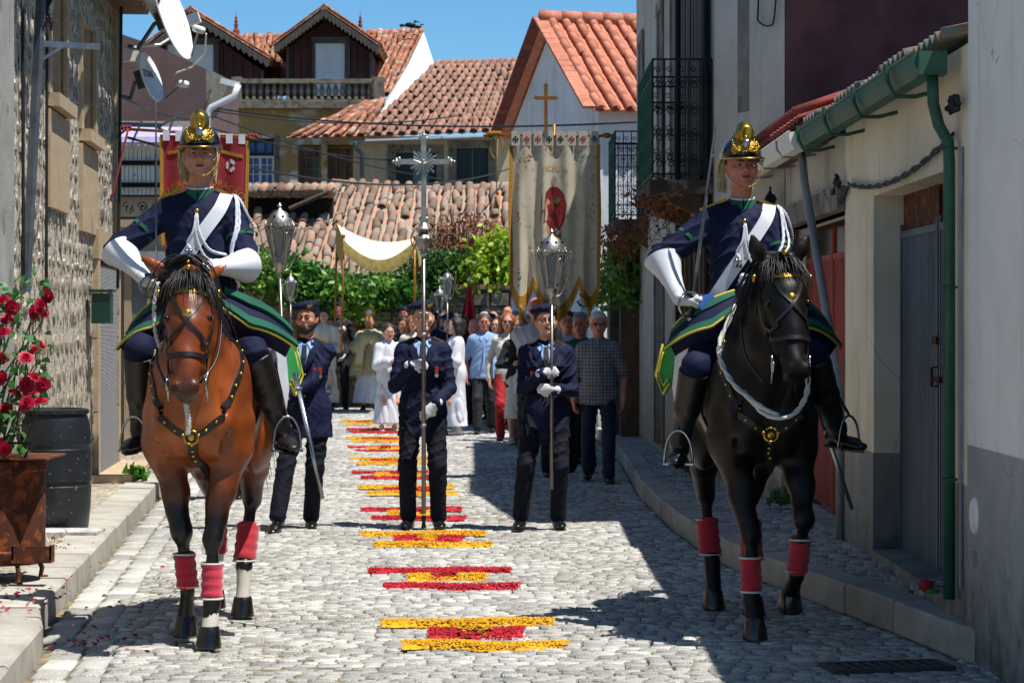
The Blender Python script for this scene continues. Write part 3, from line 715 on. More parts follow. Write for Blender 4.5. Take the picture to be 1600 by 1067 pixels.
# door with a metal fly screen, stone jambs
dr = empty('door', tuple(Q1(door[0], .14)), parent=l1)
for z0, z1 in ((.12, .75), (.75, 1.4), (1.4, 2.1)):
    blk('jamb', door[0]-.17, door[0], z0+.005, z1-.005, -.02, .05, par=dr); blk('jamb', door[1], door[1]+.17, z0+.005, z1-.005, -.02, .05, par=dr)
blk('lintel', door[0]-.2, door[1]+.2, 2.1, 2.36, -.02, .055, par=dr)
m_screen, t, b = pmat('fly_screen', .55, .2); v = t.coord('Object'); wv = t.new('ShaderNodeTexWave'); wv.bands_direction = 'Z'; wv.inputs['Scale'].default_value = 26; t.link(v, wv.inputs[0])
t.link(t.mix(wv.outputs[1], srgb('4a4c50'), srgb('9a9ca0')), b.inputs['Base Color']); bump(t, b, wv.outputs[1], .8, .01)
blk('fly_screen', door[0]+.02, door[1]-.02, .16, 2.05, .0, .03, m_screen, dr)
for i in range(14): blk('slat', door[0]+.03+i*(door[1]-door[0]-.08)/14, door[0]+.05+i*(door[1]-door[0]-.08)/14, .18, 2.03, .03, .045, m_screen, dr)
blk('doorstep', door[0]-.3, door[1]+.3, .1, .2, -.1, .35, par=dr)
# eave at the end of the stone house
er = empty('roof', tuple(Q1(4, TOP1)), parent=l1)
blk('soffit', 0, L1+.05, TOP1, TOP1+.06, -3, .30, m_brownbeam, er)
for i in range(26):
    u = .15+i*.33; MB().lathe([(.085, 0), (.10, .42)], Q1(u, TOP1+.10, .05), 8, axis=n1).build('eave_tile', m_tile_mid, er, True, True)
MB().tube([Q1(0, TOP1+.02, .4), Q1(L1+.05, TOP1-.02, .4)], .055, 8).build('gutter', m_pipe, er, True)
# electricity bracket post with arms
m_galv = M('galvanised_steel', '6f7680', '585f68', 8, .45, .5, bs=.1)
bp = empty('bracket_post', tuple(W(48, 440, 16.6)), label='leaning galvanised steel post with bracket arm fixed along the stone wall', cat='post')
Yp = 16.7
mb = MB(); a, b_ = W(40, 455, 16.2), W(66, -40, 16.4); mb.bar(a, b_, .05, .05); mb.build('post', m_galv, bp, True)
mb = MB(); mb.bar(W(60, 68, 16.4), W(155, 73, 16.6), .03, .04); mb.bar(W(58, 98, 16.4), W(96, 74, 16.45), .02, .02); mb.build('arm', m_galv, bp, True)
mb = MB()
for i in range(5): mb.tube([W(64+i*3, 50-i*8, 16.35), W(80, 20+i*7, 16.45), W(70+i*4, -20, 16.5)], .008, 5)
mb.build('cable_loop', m_cable, bp, True, True)
ba = empty('wall_bracket', tuple(W(165, 195, 22.8)), label='steel bracket arm sticking out at the far corner of the stone house', cat='bracket')
mb = MB(); mb.bar(W(165, 193, 22.7), W(252, 196, 22.9), .035, .04); mb.bar(W(172, 222, 22.7), W(205, 196, 22.8), .02, .02); mb.build('arm', m_galv, ba, True)
for i, px in enumerate((183, 188)): tag(cable('downpipe' if i == 0 else 'cable', [W(px+2, -30, 22.9-i*.3), W(px-4 if i else px+2, 330+i*120, 22.9-i*.3)], .03-.015*i, mat=m_pipe if i == 0 else m_cable), ['pale grey pipe running down the end of the stone house', 'thick black cable running down the end of the stone house'][i], ['pipe', 'cable'][i])
for i, (px, y0, y1) in enumerate(((28, -20, 430), (66, 440, -20))):
    tag(cable('cable', [Q1(U1(px), EYE-(y0-HOR)/FPX*(PA.y+U1(px)), .03), Q1(U1(px)+.05, EYE-(y1-HOR)/FPX*(PA.y+U1(px)), .03)], .012, sag=.03), ['black cable pinned down the edge of the rubble wall', 'black cable hanging beside the leaning steel post'][i], 'cable')
# post box
pb = empty('mail_box', tuple(W(150, 480, 20)), label='dark green mail box fixed to the stone wall beside the screened door', cat='mail box')
u = U1(136); mb = MB(); c = Q1(u, 1.66, .13); mb.obox(c, d1, n1, (0, 0, 1), .13, .08, .13); mb.build('box', M('mailbox_green', '12402f', '0e3025', 4, .35), pb, True)
mb = MB(); mb.obox(c+Vector((0, 0, .15)), d1, n1, (0, 0, 1), .15, .10, .012); mb.build('lid', MATS['mailbox_green'], pb, True)
# house number plate / meter box
# satellite dishes
m_dish = M('dish_enamel', 'eeeeea', 'e2e2dd', 6, .45, bs=.05, c3='9c968a', s3=22, f3=(.62, .72))
def dish(c, n, r, label, lnb, foot, text=None):
    c, n = Vector(c), Vector(n).normalized(); s = empty('satellite_dish', tuple(c), label=label, cat='satellite dish', group='satellite dishes on the stone house')
    u = n.cross(Vector((0, 0, 1))).normalized(); v = u.cross(n).normalized()
    mb = MB(); prof = [(r*k/8, (k/8)**2*r*.16) for k in range(9)]; nn = 36
    vs = []; fs = []
    for off, sgn in ((0, 1), (-.012, -1)):
        b0 = len(vs)
        for rr, z in prof:
            for k in range(nn): a = 2*PI*k/nn; vs.append(c+u*(rr*.92*math.cos(a))+v*(rr*math.sin(a))+n*(z+off))
        for i in range(8):
            for k in range(nn): q = (b0+i*nn+k, b0+i*nn+(k+1) % nn, b0+(i+1)*nn+(k+1) % nn, b0+(i+1)*nn+k); fs.append(q if sgn > 0 else q[::-1])
    for k in range(nn): fs.append((8*nn+k, 8*nn+(k+1) % nn, 17*nn+(k+1) % nn, 17*nn+k))
    mb.add(vs, fs).build('reflector', m_dish, s, True, 50)
    lnb = Vector(lnb); mb = MB(); mb.tube([c-v*r*.98+n*.12, lnb], .012, 6); mb.build('arm', m_galv, s, True)
    mb = MB(); dd = (c-lnb).normalized(); mb.tube([lnb-dd*.06, lnb+dd*.07], .035, 10); mb.build('receiver', m_dish, s, True, True)
    foot = Vector(foot); mb = MB(); mb.tube([c-n*.02, c-n*.14, foot+Vector((.1, 0, -.02)), foot], .022, 8); mb.obox(c-n*.06, u, v, n, .07, .09, .04); mb.build('mount', m_galv, s, True)
    if text:
        cu = D.curves.new('lettering', 'FONT'); cu.body = text; cu.size = r*.42; cu.extrude = .001; cu.align_x = 'CENTER'; cu.align_y = 'CENTER'
        o = D.objects.new('lettering', cu); COL.objects.link(o)
        Mx = Matrix((u*-1, v, n)).transposed().to_4x4()
        if Mx.determinant() < 0: Mx = Matrix((u, v, n)).transposed().to_4x4()
        dg = bpy.context.evaluated_depsgraph_get(); me = D.meshes.new_from_object(o.evaluated_get(dg)); D.objects.remove(o)
        me.transform(Matrix.Translation(c+v*r*.16+n*.014) @ Mx); link('lettering', me, s, True, m_cable)
    return s
dish(W(262, 30, 22.6), (.93, -.20, .30), .42, 'large white satellite dish fixed high beside the eave of the stone house', W(311, 46, 22.2), W(200, 72, 22.9))
dish(W(231, 122, 22.9), (.92, -.24, .30), .25, 'small white satellite dish with black letters below the larger dish', W(285, 131, 22.6), W(188, 150, 23.0), 'ZON')
# white cable boxes by the dishes and their loop
mb = MB(); mb.obox(W(205, 88, 23), (1, 0, 0), (0, 1, 0), (0, 0, 1), .07, .05, .05); tag(mb.build('junction_box', m_dish), 'small white junction box behind the dish brackets', 'junction box')
mb = MB(); mb.obox(W(298, 32, 23.4), Vector((.9, -.3, .3)).normalized(), (0, 1, 0), Vector((-.3, 0, .9)).normalized(), .10, .06, .05); mb.tube([W(290, 45, 23.3), W(250, 70, 23.2), W(190, 74, 23)], .016, 6); tag(mb.build('flood_lamp', m_dish), 'pale flood lamp tilted behind the large satellite dish', 'lamp')
tag(cable('cable', [W(322, 52, 22.2), W(320, 85, 22.3), W(300, 105, 22.4), W(270, 116, 22.5)], .008, mat=m_dish), 'thin white cable looping down from the large dish receiver', 'cable')
# ---------------------------------------------------------------- second house with blind, awning and balcony rail
l2 = empty('blind_house', (-4.4, 26, 0), label='small pale house with slatted blind and scalloped awning behind the stone house', cat='house')
mb = MB(); mb.box(-6.4, 26.0, 0, -3.42, 27.2, 3.75); mb.build('wall', plaster('pale_render', 'b7b0a2', 'a59d8d', '857d70'), l2, True)
for z0, z1 in ((2.0, 2.1), (2.98, 3.0)): pass
for i in range(14): MB().box(-4.38+i*.047, 25.93, 2.92, -4.34+i*.047, 25.96, 3.52).build('blind_slat', m_dish, l2, True)
for z in (3.02, 3.26): MB().box(-4.42, 25.90, z, -3.7, 25.93, z+.05).build('rail', m_iron, l2, True)
mb = MB()
for i in range(12):
    x0 = -4.45+i*.07; g = [[(x0, 25.95, 3.68), (x0+.07, 25.95, 3.68)], [(x0, 25.80, 3.56), (x0+.07, 25.80, 3.56)], [(x0, 25.78, 3.50), (x0+.07, 25.78, 3.50)]]; mb.sheet(g, .004)
    mb.prism([(x0, 25.78, 3.5), (x0+.035, 25.78, 3.455), (x0+.07, 25.78, 3.5)], (0, .004, 0))
mb.build('awning', M('awning_cloth', 'b9b0d2', 'a79fc4', 4, .9), l2, True)
mb = MB(); mb.box(-4.45, 25.78, 2.58, -3.65, 26, 2.66); mb.build('balcony_slab', m_ashlar, l2, True)
mb = MB(); mb.bar((-4.45, 25.8, 2.92), (-3.65, 25.8, 2.92), .015, .02); mb.bar((-4.45, 25.8, 2.68), (-3.65, 25.8, 2.68), .015, .02)
for i in range(5): scroll(mb, (-4.4+i*.16, 25.8, 2.8), .06, 1, 1.3, (1, 0, 0), (0, 0, 1), .006); scroll(mb, (-4.28+i*.16, 25.8, 2.78), .05, -1, 1.3, (1, 0, 0), (0, 0, -1), .006)
mb.build('balcony_rail', m_iron, l2, True)
MB().box(-4.5, 25.9, 2.2, -3.5, 26.0, 2.32).build('ledge', m_white, l2, True)
for x in (-4.45, -4.25, -4.0, -3.7): MB().box(x, 25.94, .1, x+.08, 26, 2.2).build('door_frame', m_ashlar, l2, True)
for x in (-4.37, -4.17, -3.92): MB().box(x, 25.97, .1, x+.16, 25.99, 2.1).build('door_panel', m_shut, l2, True)
# small things on the sunny pavement
m_blue = M('blue_black_plastic', '1c2126', '14171c', 6, .42, bs=.15, c3='6d7074', s3=34, f3=(.66, .7))
bar_ = empty('plastic_barrel', (-3.10, 16.1, .13), label='dark plastic barrel standing upright on the pavement', cat='barrel')
MB().lathe([(.20, 0), (.218, .02), (.232, .16), (.238, .30), (.232, .305), (.232, .33), (.240, .335), (.240, .55), (.234, .555), (.234, .58), (.238, .585), (.228, .72), (.205, .79)], (0, 0, 0), 32).build('drum', m_blue, bar_, smooth=40)
MB().lathe([(.212, .785), (.222, .79), (.222, .815), (.212, .82), (.19, .825), (.185, .81), (.0, .805)], (0, 0, 0), 32, cap=False).build('lid', m_blue, bar_, smooth=40)
mb = MB(); mb.box(-3.26, 15.5, .13, -2.72, 15.85, .165); tag(mb.build('marble_slab', m_white), 'flat white slab lying in front of the plastic barrel', 'slab')
mb = MB(); mb.prism([(-3.19, 15.0, .13), (-2.93, 15.0, .13), (-3.0, 15.0, .30), (-3.04, 15.0, .42), (-3.19, 15.0, .45)], (0, .02, .0)); tag(mb.build('stone_offcut', m_white), 'broken white offcut leaning between the rusty stove and the barrel', 'stone')
mb = MB(); mb.obox((-3.12, 15.25, .32), (1, 0, 0), (0, .2, 1), (0, 1, -.2), .07, .2, .01); tag(mb.build('blue_board', M('faded_blue', '56687c', '4a5866', 5, .7)), 'faded blue board leaning against the plastic barrel', 'board')
# rusty stove
sv = empty('rusty_stove', (-2.775, 12.9, .13), label='rusty iron stove on little legs with a lid plate, under the rose bush', cat='stove')
MB().lathe([(.225, .1), (.24, .12), (.24, .17), (.23, .18), (.23, .60), (.24, .61), (.24, .66), (.22, .67)], (0, 0, 0), 28).build('drum', m_rust, sv, smooth=40)
MB().box(-.30, -.28, .672, .30, .26, .682).build('top_plate', m_rust, sv)
mb = MB(); mb.tube([(-.05, -.2, .68), (-.05, -.2, .76), (.2, -.2, .76), (.16, -.2, .68)], .007, 6); mb.build('lid_handle', m_iron, sv)
mb = MB(); mb.box(.12, -.34, .13, .33, -.24, .145).box(.12, -.34, .145, .13, -.24, .22).box(.32, -.34, .145, .33, -.24, .22).box(.12, -.34, .145, .33, -.335, .22); mb.build('ash_tray', m_rust, sv)
for a in (0.6, 2.2, 3.9, 5.3):
    x, y = .2*math.cos(a), .2*math.sin(a); MB().tube([(x, y, .12), (x*1.15, y*1.15, .06), (x*1.1, y*1.1, .01), (x*1.3, y*1.3, .005)], .014, 6).build('leg', m_rust, sv, smooth=True)
# ================================================================ the square's end: old shed, houses with dormers
m_peel = plaster('peeling_plaster', 'b08f5c', 'd8d2c4', '7d7a70', scale=1.1, st=(.48, .56), sc3=3)
m_beige = plaster('beige_render', 'c9b48f', 'bda884', 'a09070', scale=.6)
m_darkclad = M('dark_red_cladding', '47201f', '341717', 4, .8, bs=.2, obj=.15)
m_yellowb = M('ochre_board', 'a5701f', '7d5518', 5, .8)
m_greyboard = M('grey_barge_board', '56524d', '44413d', 6, .9, bs=.4)
m_whiteb = M('roller_blind_white', 'd2d4d8', 'c5c8cc', 4, .6)
m_balu = M('weathered_balustrade', '837a68', '605a4e', 4, .95, bs=.5, c3='3f3b34', s3=8, obj=.1)
m_whitewash2 = plaster('whitewashed_verge', 'e2e6ea', 'd4d8dc', '8f8f8c')
h1 = empty('dormer_house', (-5, 52, 0), label='old house with balustrade, dark dormers and peeling ochre front', cat='house')
Y1_ = 52.0; s1 = FPX/Y1_
X_ = lambda px, Y=Y1_: (px-800)/FPX*Y
Z_ = lambda py, Y=Y1_: EYE-(py-HOR)/FPX*Y
def hole_px(x0, x1, ya, yb, Y, X0): return (X_(x0, Y)-X0, X_(x1, Y)-X0, Z_(yb, Y), Z_(ya, Y))
X0 = X_(180); X1 = X_(600)
wl = [(384, 428, 216, 300), (466, 502, 226, 300), (512, 552, 226, 300)]
mb = MB(); wall_plane(mb, (X0, Y1_), (X1, Y1_), 0, Z_(168), [hole_px(a, b, c, e, Y1_, X0) for a, b, c, e in wl], .18)
mb.build('wall', m_peel, h1, True)
MB().box(X0, Y1_+.5, 0, X1, 60, Z_(176)).build('inner_wall', m_peel, h1, True)
def win(px0, px1, ya, yb, Y, par, fm, cols, rows, dark=None, sh=None):
    x0, x1, z0, z1 = X_(px0, Y), X_(px1, Y), Z_(yb, Y), Z_(ya, Y); wn_ = empty('window', ((x0+x1)/2, Y, z0), parent=par); yb_ = Y+.1
    MB().box(x0, yb_+.02, z0, x1, yb_+.04, z1).build('pane', dark or m_glass, wn_, True)
    mb = MB(); mb.box(x0, yb_-.03, z0, x0+.05, yb_+.02, z1).box(x1-.05, yb_-.03, z0, x1, yb_+.02, z1).box(x0+.05, yb_-.03, z1-.05, x1-.05, yb_+.02, z1).box(x0+.05, yb_-.03, z0, x1-.05, yb_+.02, z0+.05).build('window_frame', fm, wn_, True)
    for i in range(1, cols):
        x = x0+(x1-x0)*i/cols; w_ = .03 if (cols % 2 == 0 and i == cols//2) else .012; MB().box(x-w_, yb_-.02, z0+.05, x+w_, yb_+.019, z1-.05).build('glazing_bar', fm, wn_, True)
    for j in range(1, rows):
        z = z0+(z1-z0)*j/rows; MB().box(x0+.05, yb_-.015, z-.01, x1-.05, yb_+.018, z+.01).build('glazing_bar', fm, wn_, True)
    return wn_
m_bluegl = M('blue_glass', '5f7da8', '4d688f', 3, .25, bs=0)
m_gg = M('grimy_glass', '6d675c', '4c463f', 9, .6, bs=.1)
w1 = win(384, 428, 243, 300, Y1_, h1, m_whiteb, 4, 4, m_bluegl); w1b = win(384, 428, 218, 241, Y1_, h1, m_dkgreen, 3, 1, m_bluegl)
win(466, 502, 228, 300, Y1_, h1, m_yellowb, 3, 4, m_glass); win(512, 552, 228, 300, Y1_, h1, m_yellowb, 3, 3, m_gg)
for a, b in ((454, 465), (503, 511), (553, 560)): MB().box(X_(a), Y1_-.04, Z_(300), X_(b), Y1_-.002, Z_(224)).build('pilaster', m_peel, h1, True)
MB().box(X_(376), Y1_-.03, Z_(300), X_(383), Y1_-.002, Z_(212)).build('window_jamb', m_balu, h1, True); MB().box(X_(429), Y1_-.03, Z_(300), X_(436), Y1_-.002, Z_(212)).build('window_jamb', m_balu, h1, True)
# cornice and balustrade
MB().box(X0, Y1_-.35, Z_(171), X_(602), Y1_+.6, Z_(161)).build('cornice', m_balu, h1, True)
bl = empty('balustrade', (X_(480), Y1_-.2, Z_(161)), parent=h1)
MB().box(X_(366), Y1_-.30, Z_(132), X_(600), Y1_-.12, Z_(125)).build('coping', m_balu, bl, True); MB().box(X_(366), Y1_-.28, Z_(161), X_(600), Y1_-.14, Z_(157)).build('plinth', m_balu, bl, True)
bz0, bz1 = Z_(157), Z_(132); hb = bz1-bz0
prof = [(.05, 0), (.05, .04), (.03, .07), (.045, .13), (.062, .19), (.05, .25), (.028, .31), (.024, .34), (.045, .36), (.045, hb)]
bm = MB().lathe(prof, (0, 0, 0), 10).mesh('baluster', 40); bm.materials.append(m_balu)
for i in range(21):
    px = 377+i*10.6
    if 590 < px < 600: continue
    o = link('baluster', bm, bl, True); o.location = (X_(px), Y1_-.21, bz0)
for px in (370, 592): MB().box(X_(px)-.09, Y1_-.32, bz0-.06, X_(px)+.13, Y1_-.1, Z_(122)).build('pedestal', m_balu, bl, True)
# main roof behind
m_t2 = M('terracotta_brown', 'a8684a', '8a563e', 5, .85, bs=.3, isl=.35, obj=.25, c3='b0a090', s3=6, f3=(.52, .66))
r1 = empty('roof', (X_(500), 54, 6.6), parent=h1)
tiled(r1, W(318, 150, 53.2), W(612, 150, 53.2), W(318, 62, 56.5), W(662, 50, 56.5), .24, .38, m_t2, .25, 0, flat_n=3)
MB().tube([W(316, 62, 56.5), W(662, 50, 56.5)], .09, 8).build('ridge', m_t2, r1, True)
# right verge: white painted parapet
mb = MB(); mb.prism([W(662, 50, 56), W(678, 98, 56), W(650, 128, 54), W(600, 206, 50.4), W(570, 212, 49.9), W(588, 190, 50.6), W(600, 160, 52.4), W(640, 98, 54.6)], (0, 0, -.14)); mb.build('parapet', m_whitewash2, r1, True)
# lower tiled lean-to roof
r2_ = empty('lower_roof', (X_(520), 50, 5.5), parent=h1)
tiled(r2_, W(447, 217, 49.6), W(572, 214, 49.6), W(560, 168, 51.3), W(600, 162, 51.3), .24, .36, m_t2, .25, 0, flat_n=3)
# dormers
def dormer(pxl, pxr, pxa, ya, yeave, ybase, wx0, wx1, wy0, wy1, par, Yf=52.9):
    d = empty('dormer', (X_(pxa, Yf), Yf, Z_(ybase, Yf)), parent=par); back = 3.2
    fx0, fx1 = pxl+16, pxr-(12)
    def P(px, py, dy=0): v = W(px, py, Yf); v.y += dy; return v
    yr = lambda px: ya+12+(yeave-ya)*abs(px-pxa)/((pxr-pxl)/2)
    mb = MB(); mb.prism([P(fx0, ybase), P(fx1, ybase), P(fx1, yr(fx1)), P(pxa, ya+12), P(fx0, yr(fx0))], (0, back, 0)); mb.build('wall', m_darkclad, d, True)
    n = 12
    for i in range(n):
        a = fx0+(fx1-fx0)*i/n; b = a+(fx1-fx0)/n-1
        if wx0-3 < (a+b)/2 < wx1+3: continue
        mb = MB(); mb.prism([P(a, ybase, -.03), P(b, ybase, -.03), P(b, yr(b), -.03), P(a, yr(a), -.03)], (0, .028, 0)); mb.build('board', m_darkclad, d, True)
    f = empty('window', tuple(P((wx0+wx1)/2, wy1)), parent=d)
    mb = MB(); a, b = P(wx0, wy1, -.05), P(wx1, wy0, -.05); mb.box(a.x, a.y, a.z, b.x, a.y+.03, b.z); mb.build('roller_shutter', m_whiteb, f, True)
    k = 16
    for i in range(k): z = a.z+(b.z-a.z)*i/k; MB().box(a.x+.01, a.y-.012, z+.005, b.x-.01, a.y-.001, z+(b.z-a.z)/k-.012).build('slat', m_whiteb, f, True)
    mb = MB(); mb.box(a.x-.06, a.y-.03, a.z, a.x-.003, a.y+.02, b.z).box(b.x+.003, a.y-.03, a.z, b.x+.06, a.y+.02, b.z).box(a.x-.08, a.y-.05, b.z, b.x+.08, a.y+.02, b.z+.14); mb.build('window_frame', m_greyboard, f, True)
    for sx, pe in ((-1, pxl), (1, pxr)):
        e, r_ = P(pe, yeave, -.55), P(pxa, ya, -.55); dd = Vector((0, back+.55, 0)); nrm = (r_-e).normalized()
        up_ = Vector((0, 0, 1)); t_ = .1
        mb = MB(); mb.prism([e, r_, r_-up_*.07, e-up_*.07], dd); mb.build('roof_slope', m_yellowb, d, True)
        for i in range(14):       # barge board with cut teeth
            q0, q1 = e.lerp(r_, i/14), e.lerp(r_, (i+.92)/14); mb = MB(); y_ = Vector((0, -.02, 0)); mb.prism([q0+y_, q1+y_, q1+y_-up_*.13, (q0+q1)/2+y_-up_*.2, q0+y_-up_*.13], (0, .018, 0)); mb.build('barge_board_tooth', m_greyboard, d, True)
        tiled(d, e+up_*.02, e+dd+up_*.02, r_+up_*.02, r_+dd+up_*.02, .24, .36, m_t2, .2, 0, flat_n=3)
    MB().tube([P(pxa, ya, -.55)+Vector((0, 0, .04)), P(pxa, ya, back)+Vector((0, 0, .04))], .08, 8).build('ridge', m_t2, d, True)
    MB().tube([P(pxa, ya, -.5), P(pxa, ya-10, -.5)], .015, 5).build('finial', m_iron, d, True)
    for px in (fx0+2, fx1-2, wx1+6):
        a = P(px, ybase, -.06); MB().box(a.x-.03, a.y-.02, a.z, a.x+.03, a.y+.02, P(px, yr(px)).z).build('corner_post', m_greyboard, d, True)
dormer(432, 594, 509, 20, 78, 150, 493, 539, 68, 150, h1)
dormer(210, 424, 303, 24, 98, 150, 262, 334, 70, 150, h1)
m_fin = M('terracotta_finial', '8a3f2a', '6e3224', 9, .8)
for px, Yf, lab in ((369, 55.5, 0), (563, 55.5, 0)):
    p = W(px, 62, Yf); MB().lathe([(.12, 0), (.13, .06), (.07, .12), (.09, .18), (.06, .24), (.035, .30), (.06, .34), (.03, .38), (.05, .42), (.02, .47), (.035, .5), (.01, .56), (.004, .68)], p, 10).build('roof_finial', m_fin, h1, True, True)
# weather vane birds on the ridge
wv_ = empty('weather_vane', tuple(W(645, 50, 56)), label='black bird figures on the roof ridge against the sky', cat='weather vane')
for i, (px, py, sz) in enumerate(((641, 39, .9), (653, 42, .6))):
    p = W(px, py, 56); mb = MB(); mb.ball(p, .09*sz, 8, 0, (1.7, .5, .8)); mb.ball(p+Vector((.13*sz, 0, .09*sz)), .04*sz, 6); mb.tube([p+Vector((.16*sz, 0, .09*sz)), p+Vector((.24*sz, 0, .07*sz))], .012, 4)
    mb.sheet([[p+Vector((-.1*sz, 0, .02)), p+Vector((-.1*sz, 0, -.03))], [p+Vector((-.28*sz, 0, .02*sz)), p+Vector((-.27*sz, 0, -.06*sz))]], .01)
    mb.tube([p, p+Vector((.02, 0, -.2*sz))], .008, 4); mb.build('bird', m_iron, wv_, True, True)
# ---------------------------------------------------------------- beige house
h2 = empty('beige_house', (X_(690, 50), 50, 0), label='beige house with green shuttered windows and long tiled roof', cat='house')
Y2 = 50.0; XB0, XB1 = X_(556, Y2), X_(830, Y2)
wl = [(618, 682, 238, 300), (713, 763, 231, 296)]
mb = MB(); wall_plane(mb, (XB0, Y2), (XB1, Y2), 0, Z_(213, Y2), [hole_px(a, b, c, e, Y2, XB0) for a, b, c, e in wl], .14)
mb.quad((XB1, Y2, 0), (XB1+.01, 56, 0), (XB1+.01, 56, Z_(213, Y2)), (XB1, Y2, Z_(213, Y2))); mb.build('wall', m_beige, h2, True)
for (a, b, c, e) in wl:
    x0, x1, z0, z1 = X_(a, Y2), X_(b, Y2), Z_(e, Y2), Z_(c, Y2); f = empty('window', (x0, Y2, z0), parent=h2)
    MB().box(x0-.16, Y2-.03, z0, x0, Y2+.0-.002, z1+.16).box(x1, Y2-.03, z0, x1+.16, Y2-.002, z1+.16).box(x0, Y2-.03, z1, x1, Y2-.002, z1+.16).build('surround', m_balu, f, True)
    nl = 14; sides = ((x0, (x0+x1)/2-.01), ((x0+x1)/2+.01, x1)) if a > 700 else ((x0, x0+.42*(x1-x0)), (x1-.2*(x1-x0), x1))
    for (p, q) in sides:
        MB().box(p, Y2+.08, z0, q, Y2+.11, z1).build('shutter', m_dkgreen, f, True)
        for i in range(nl): z = z0+(z1-z0)*i/nl; MB().box(p+.03, Y2+.06, z+.01, q-.03, Y2+.078, z+(z1-z0)/nl-.02).build('louvre', m_dkgreen, f, True)
    MB().box(x0, Y2+.12, z0, x1, Y2+.13, z1).build('pane', m_glass, f, True)
r3 = empty('roof', (X_(690, 52), 52, 6), parent=h2)
tiled(r3, W(562, 214, 49.7), W(806, 205, 49.7), W(682, 102, 54), W(822, 98, 54), .245, .36, M('terracotta_pink', 'a87660', '8c6250', 6, .88, bs=.3, isl=.38, obj=.25, c3='80766c', s3=9, f3=(.5, .62)), .18, 260, flat_n=4)
MB().tube([W(682, 101, 54), W(826, 97, 54)], .09, 8).build('ridge', m_tile_mid, r3, True)
MB().tube([W(560, 221, 49.65), W(806, 212, 49.65)], .04, 8).build('gutter', m_pipe, r3, True)
MB().tube([W(555, 220, 49.6), W(556, 232, 49.7), W(565, 240, 49.75), W(566, 300, 49.8)], .05, 8).build('downpipe', m_galv, h2, True, True)
# ---------------------------------------------------------------- mauve gable house
h3 = empty('mauve_house', (X_(260, 42), 42, 0), label='mauve rendered gable wall behind the satellite dishes', cat='house')
Ym = 42
m_mauve = plaster('mauve_render', '66504e', '584442', '4c3e3c', scale=1.0)
mb = MB(); mb.prism([(X_(150, Ym), Ym, 0), (X_(322, Ym), Ym, 0), W(322, 108, Ym), W(250, 74, Ym), W(180, 50, Ym), W(150, 40, Ym)], (0, 5, 0)); mb.build('wall', m_mauve, h3, True)
mb = MB(); mb.prism([W(322, 190, Ym), W(350, 150, Ym), W(358, 124, Ym), W(322, 106, Ym)], (0, .5, 0)); mb.build('parapet', m_cement, h3, True)
MB().tube([W(372, 132, Ym-.2), W(366, 150, Ym-.2), W(330, 168, Ym-.2), W(325, 176, Ym-.2), W(325, 330, Ym-.2)], .06, 8).build('downpipe', m_whiteb, h3, True, True)
MB().bar(W(345, 126, Ym-.15), W(374, 133, Ym-.15), .12, .1).build('gutter', m_whiteb, h3, True)
# ---------------------------------------------------------------- old shed roof
sh = empty('old_shed', (X_(600, 45), 45, 0), label='low ruinous shed with sagging old barrel tile roof above the ivy', cat='shed')
tiled(sh, W(470, 432, 43.6), W(806, 452, 43.6), W(520, 290, 47.3), W(800, 296, 47.3), .27, .36, m_tile_old, .27, 290, flat_n=5, sag=.07, skip=.03, vis=lambda p: (p.x/p.y*FPX+800) < 800)
tiled(sh, W(372, 408, 43.6), W(476, 436, 43.55), W(395, 335, 45.6), W(512, 345, 45.6), .27, .36, m_tile_old, .4, 0, flat_n=5, sag=.05, skip=.06)
MB().tube([W(518, 288, 47.3), W(600, 296, 47.3), W(700, 300, 47.3), W(806, 292, 47.3)], .12, 8).build('ridge', m_tile_old, sh, True, True)
mb = MB(); mb.prism([(X_(375, 45.7), 45.7, 0), (X_(520, 45.7), 45.7, 0), W(520, 308, 45.7), W(375, 308, 45.7)], (0, .3, 0)); mb.build('dark_wall', M('void_shade', '241f1b', '161412', 5, .95), sh, True)  # near-black wall: shade of the void under the tile row put into its colour
for i in range(11): MB().lathe([(.13, -.1), (.11, .34)], W(386+i*13, 298, 45.4), 8, axis=(0, 1, .25)).build('tile', m_tile_old, sh, True, True)
MB().bar(W(380, 304, 45.3), W(505, 300, 45.3), .1, .1).build('beam', m_wood, sh, True); MB().tube([W(452, 326, 45.2), W(512, 300, 45.2)], .05, 6).build('beam', m_wood, sh, True)
mb = MB(); mb.box(X_(372, 44), 44, 0, X_(806, 44), 47.5, 2.2); mb.build('wall', m_stone_dk, sh, True)
# retaining walls in front of it
def rubble_wall(name, x0, x1, Y, h, mat, label, top=None, n=200, depth=.5, cat='wall'):
    r_ = empty(name, ((x0+x1)/2, Y, 0), label=label, cat=cat)
    MB().box(x0, Y, 0, x1, Y+depth, h-.05).build('core', mat, r_, True)
    z = .4; k = 0; rest = MB()
    while z < h:
        hh = random.uniform(.10, .26); x = x0
        while x < x1:
            ww = random.uniform(.18, .5); g = MB(); zt = min(z+hh, h+.05*random.random())
            args = ((x+ww/2, Y+.05, (z+zt)/2), (math.cos(random.gauss(0, .03)), 0, math.sin(random.gauss(0, .05))), (0, 1, 0), (0, 0, 1), ww/2-.015, .1+.04*random.random(), (zt-z)/2-.012)
            if z > .9 and k < n: g.obox(*args); g.build('stone', mat, r_, True); k += 1
            else: rest.obox(*args)
            x += ww
        z += hh
    if rest.v: rest.build('lower_stones', mat, r_, True)['kind'] = 'stuff'
    return r_
m_wallwarm = M('warm_old_wall', '8a6f52', '6d5640', 3, .95, bs=.8, bscale=25, c3='4f4436', s3=4, obj=.2)
rubble_wall('ivy_wall', X_(380, 43.2), X_(580, 43.2), 43.2, 2.1, m_wallwarm, 'warm brown rubble wall with ivy hanging over it', n=90)
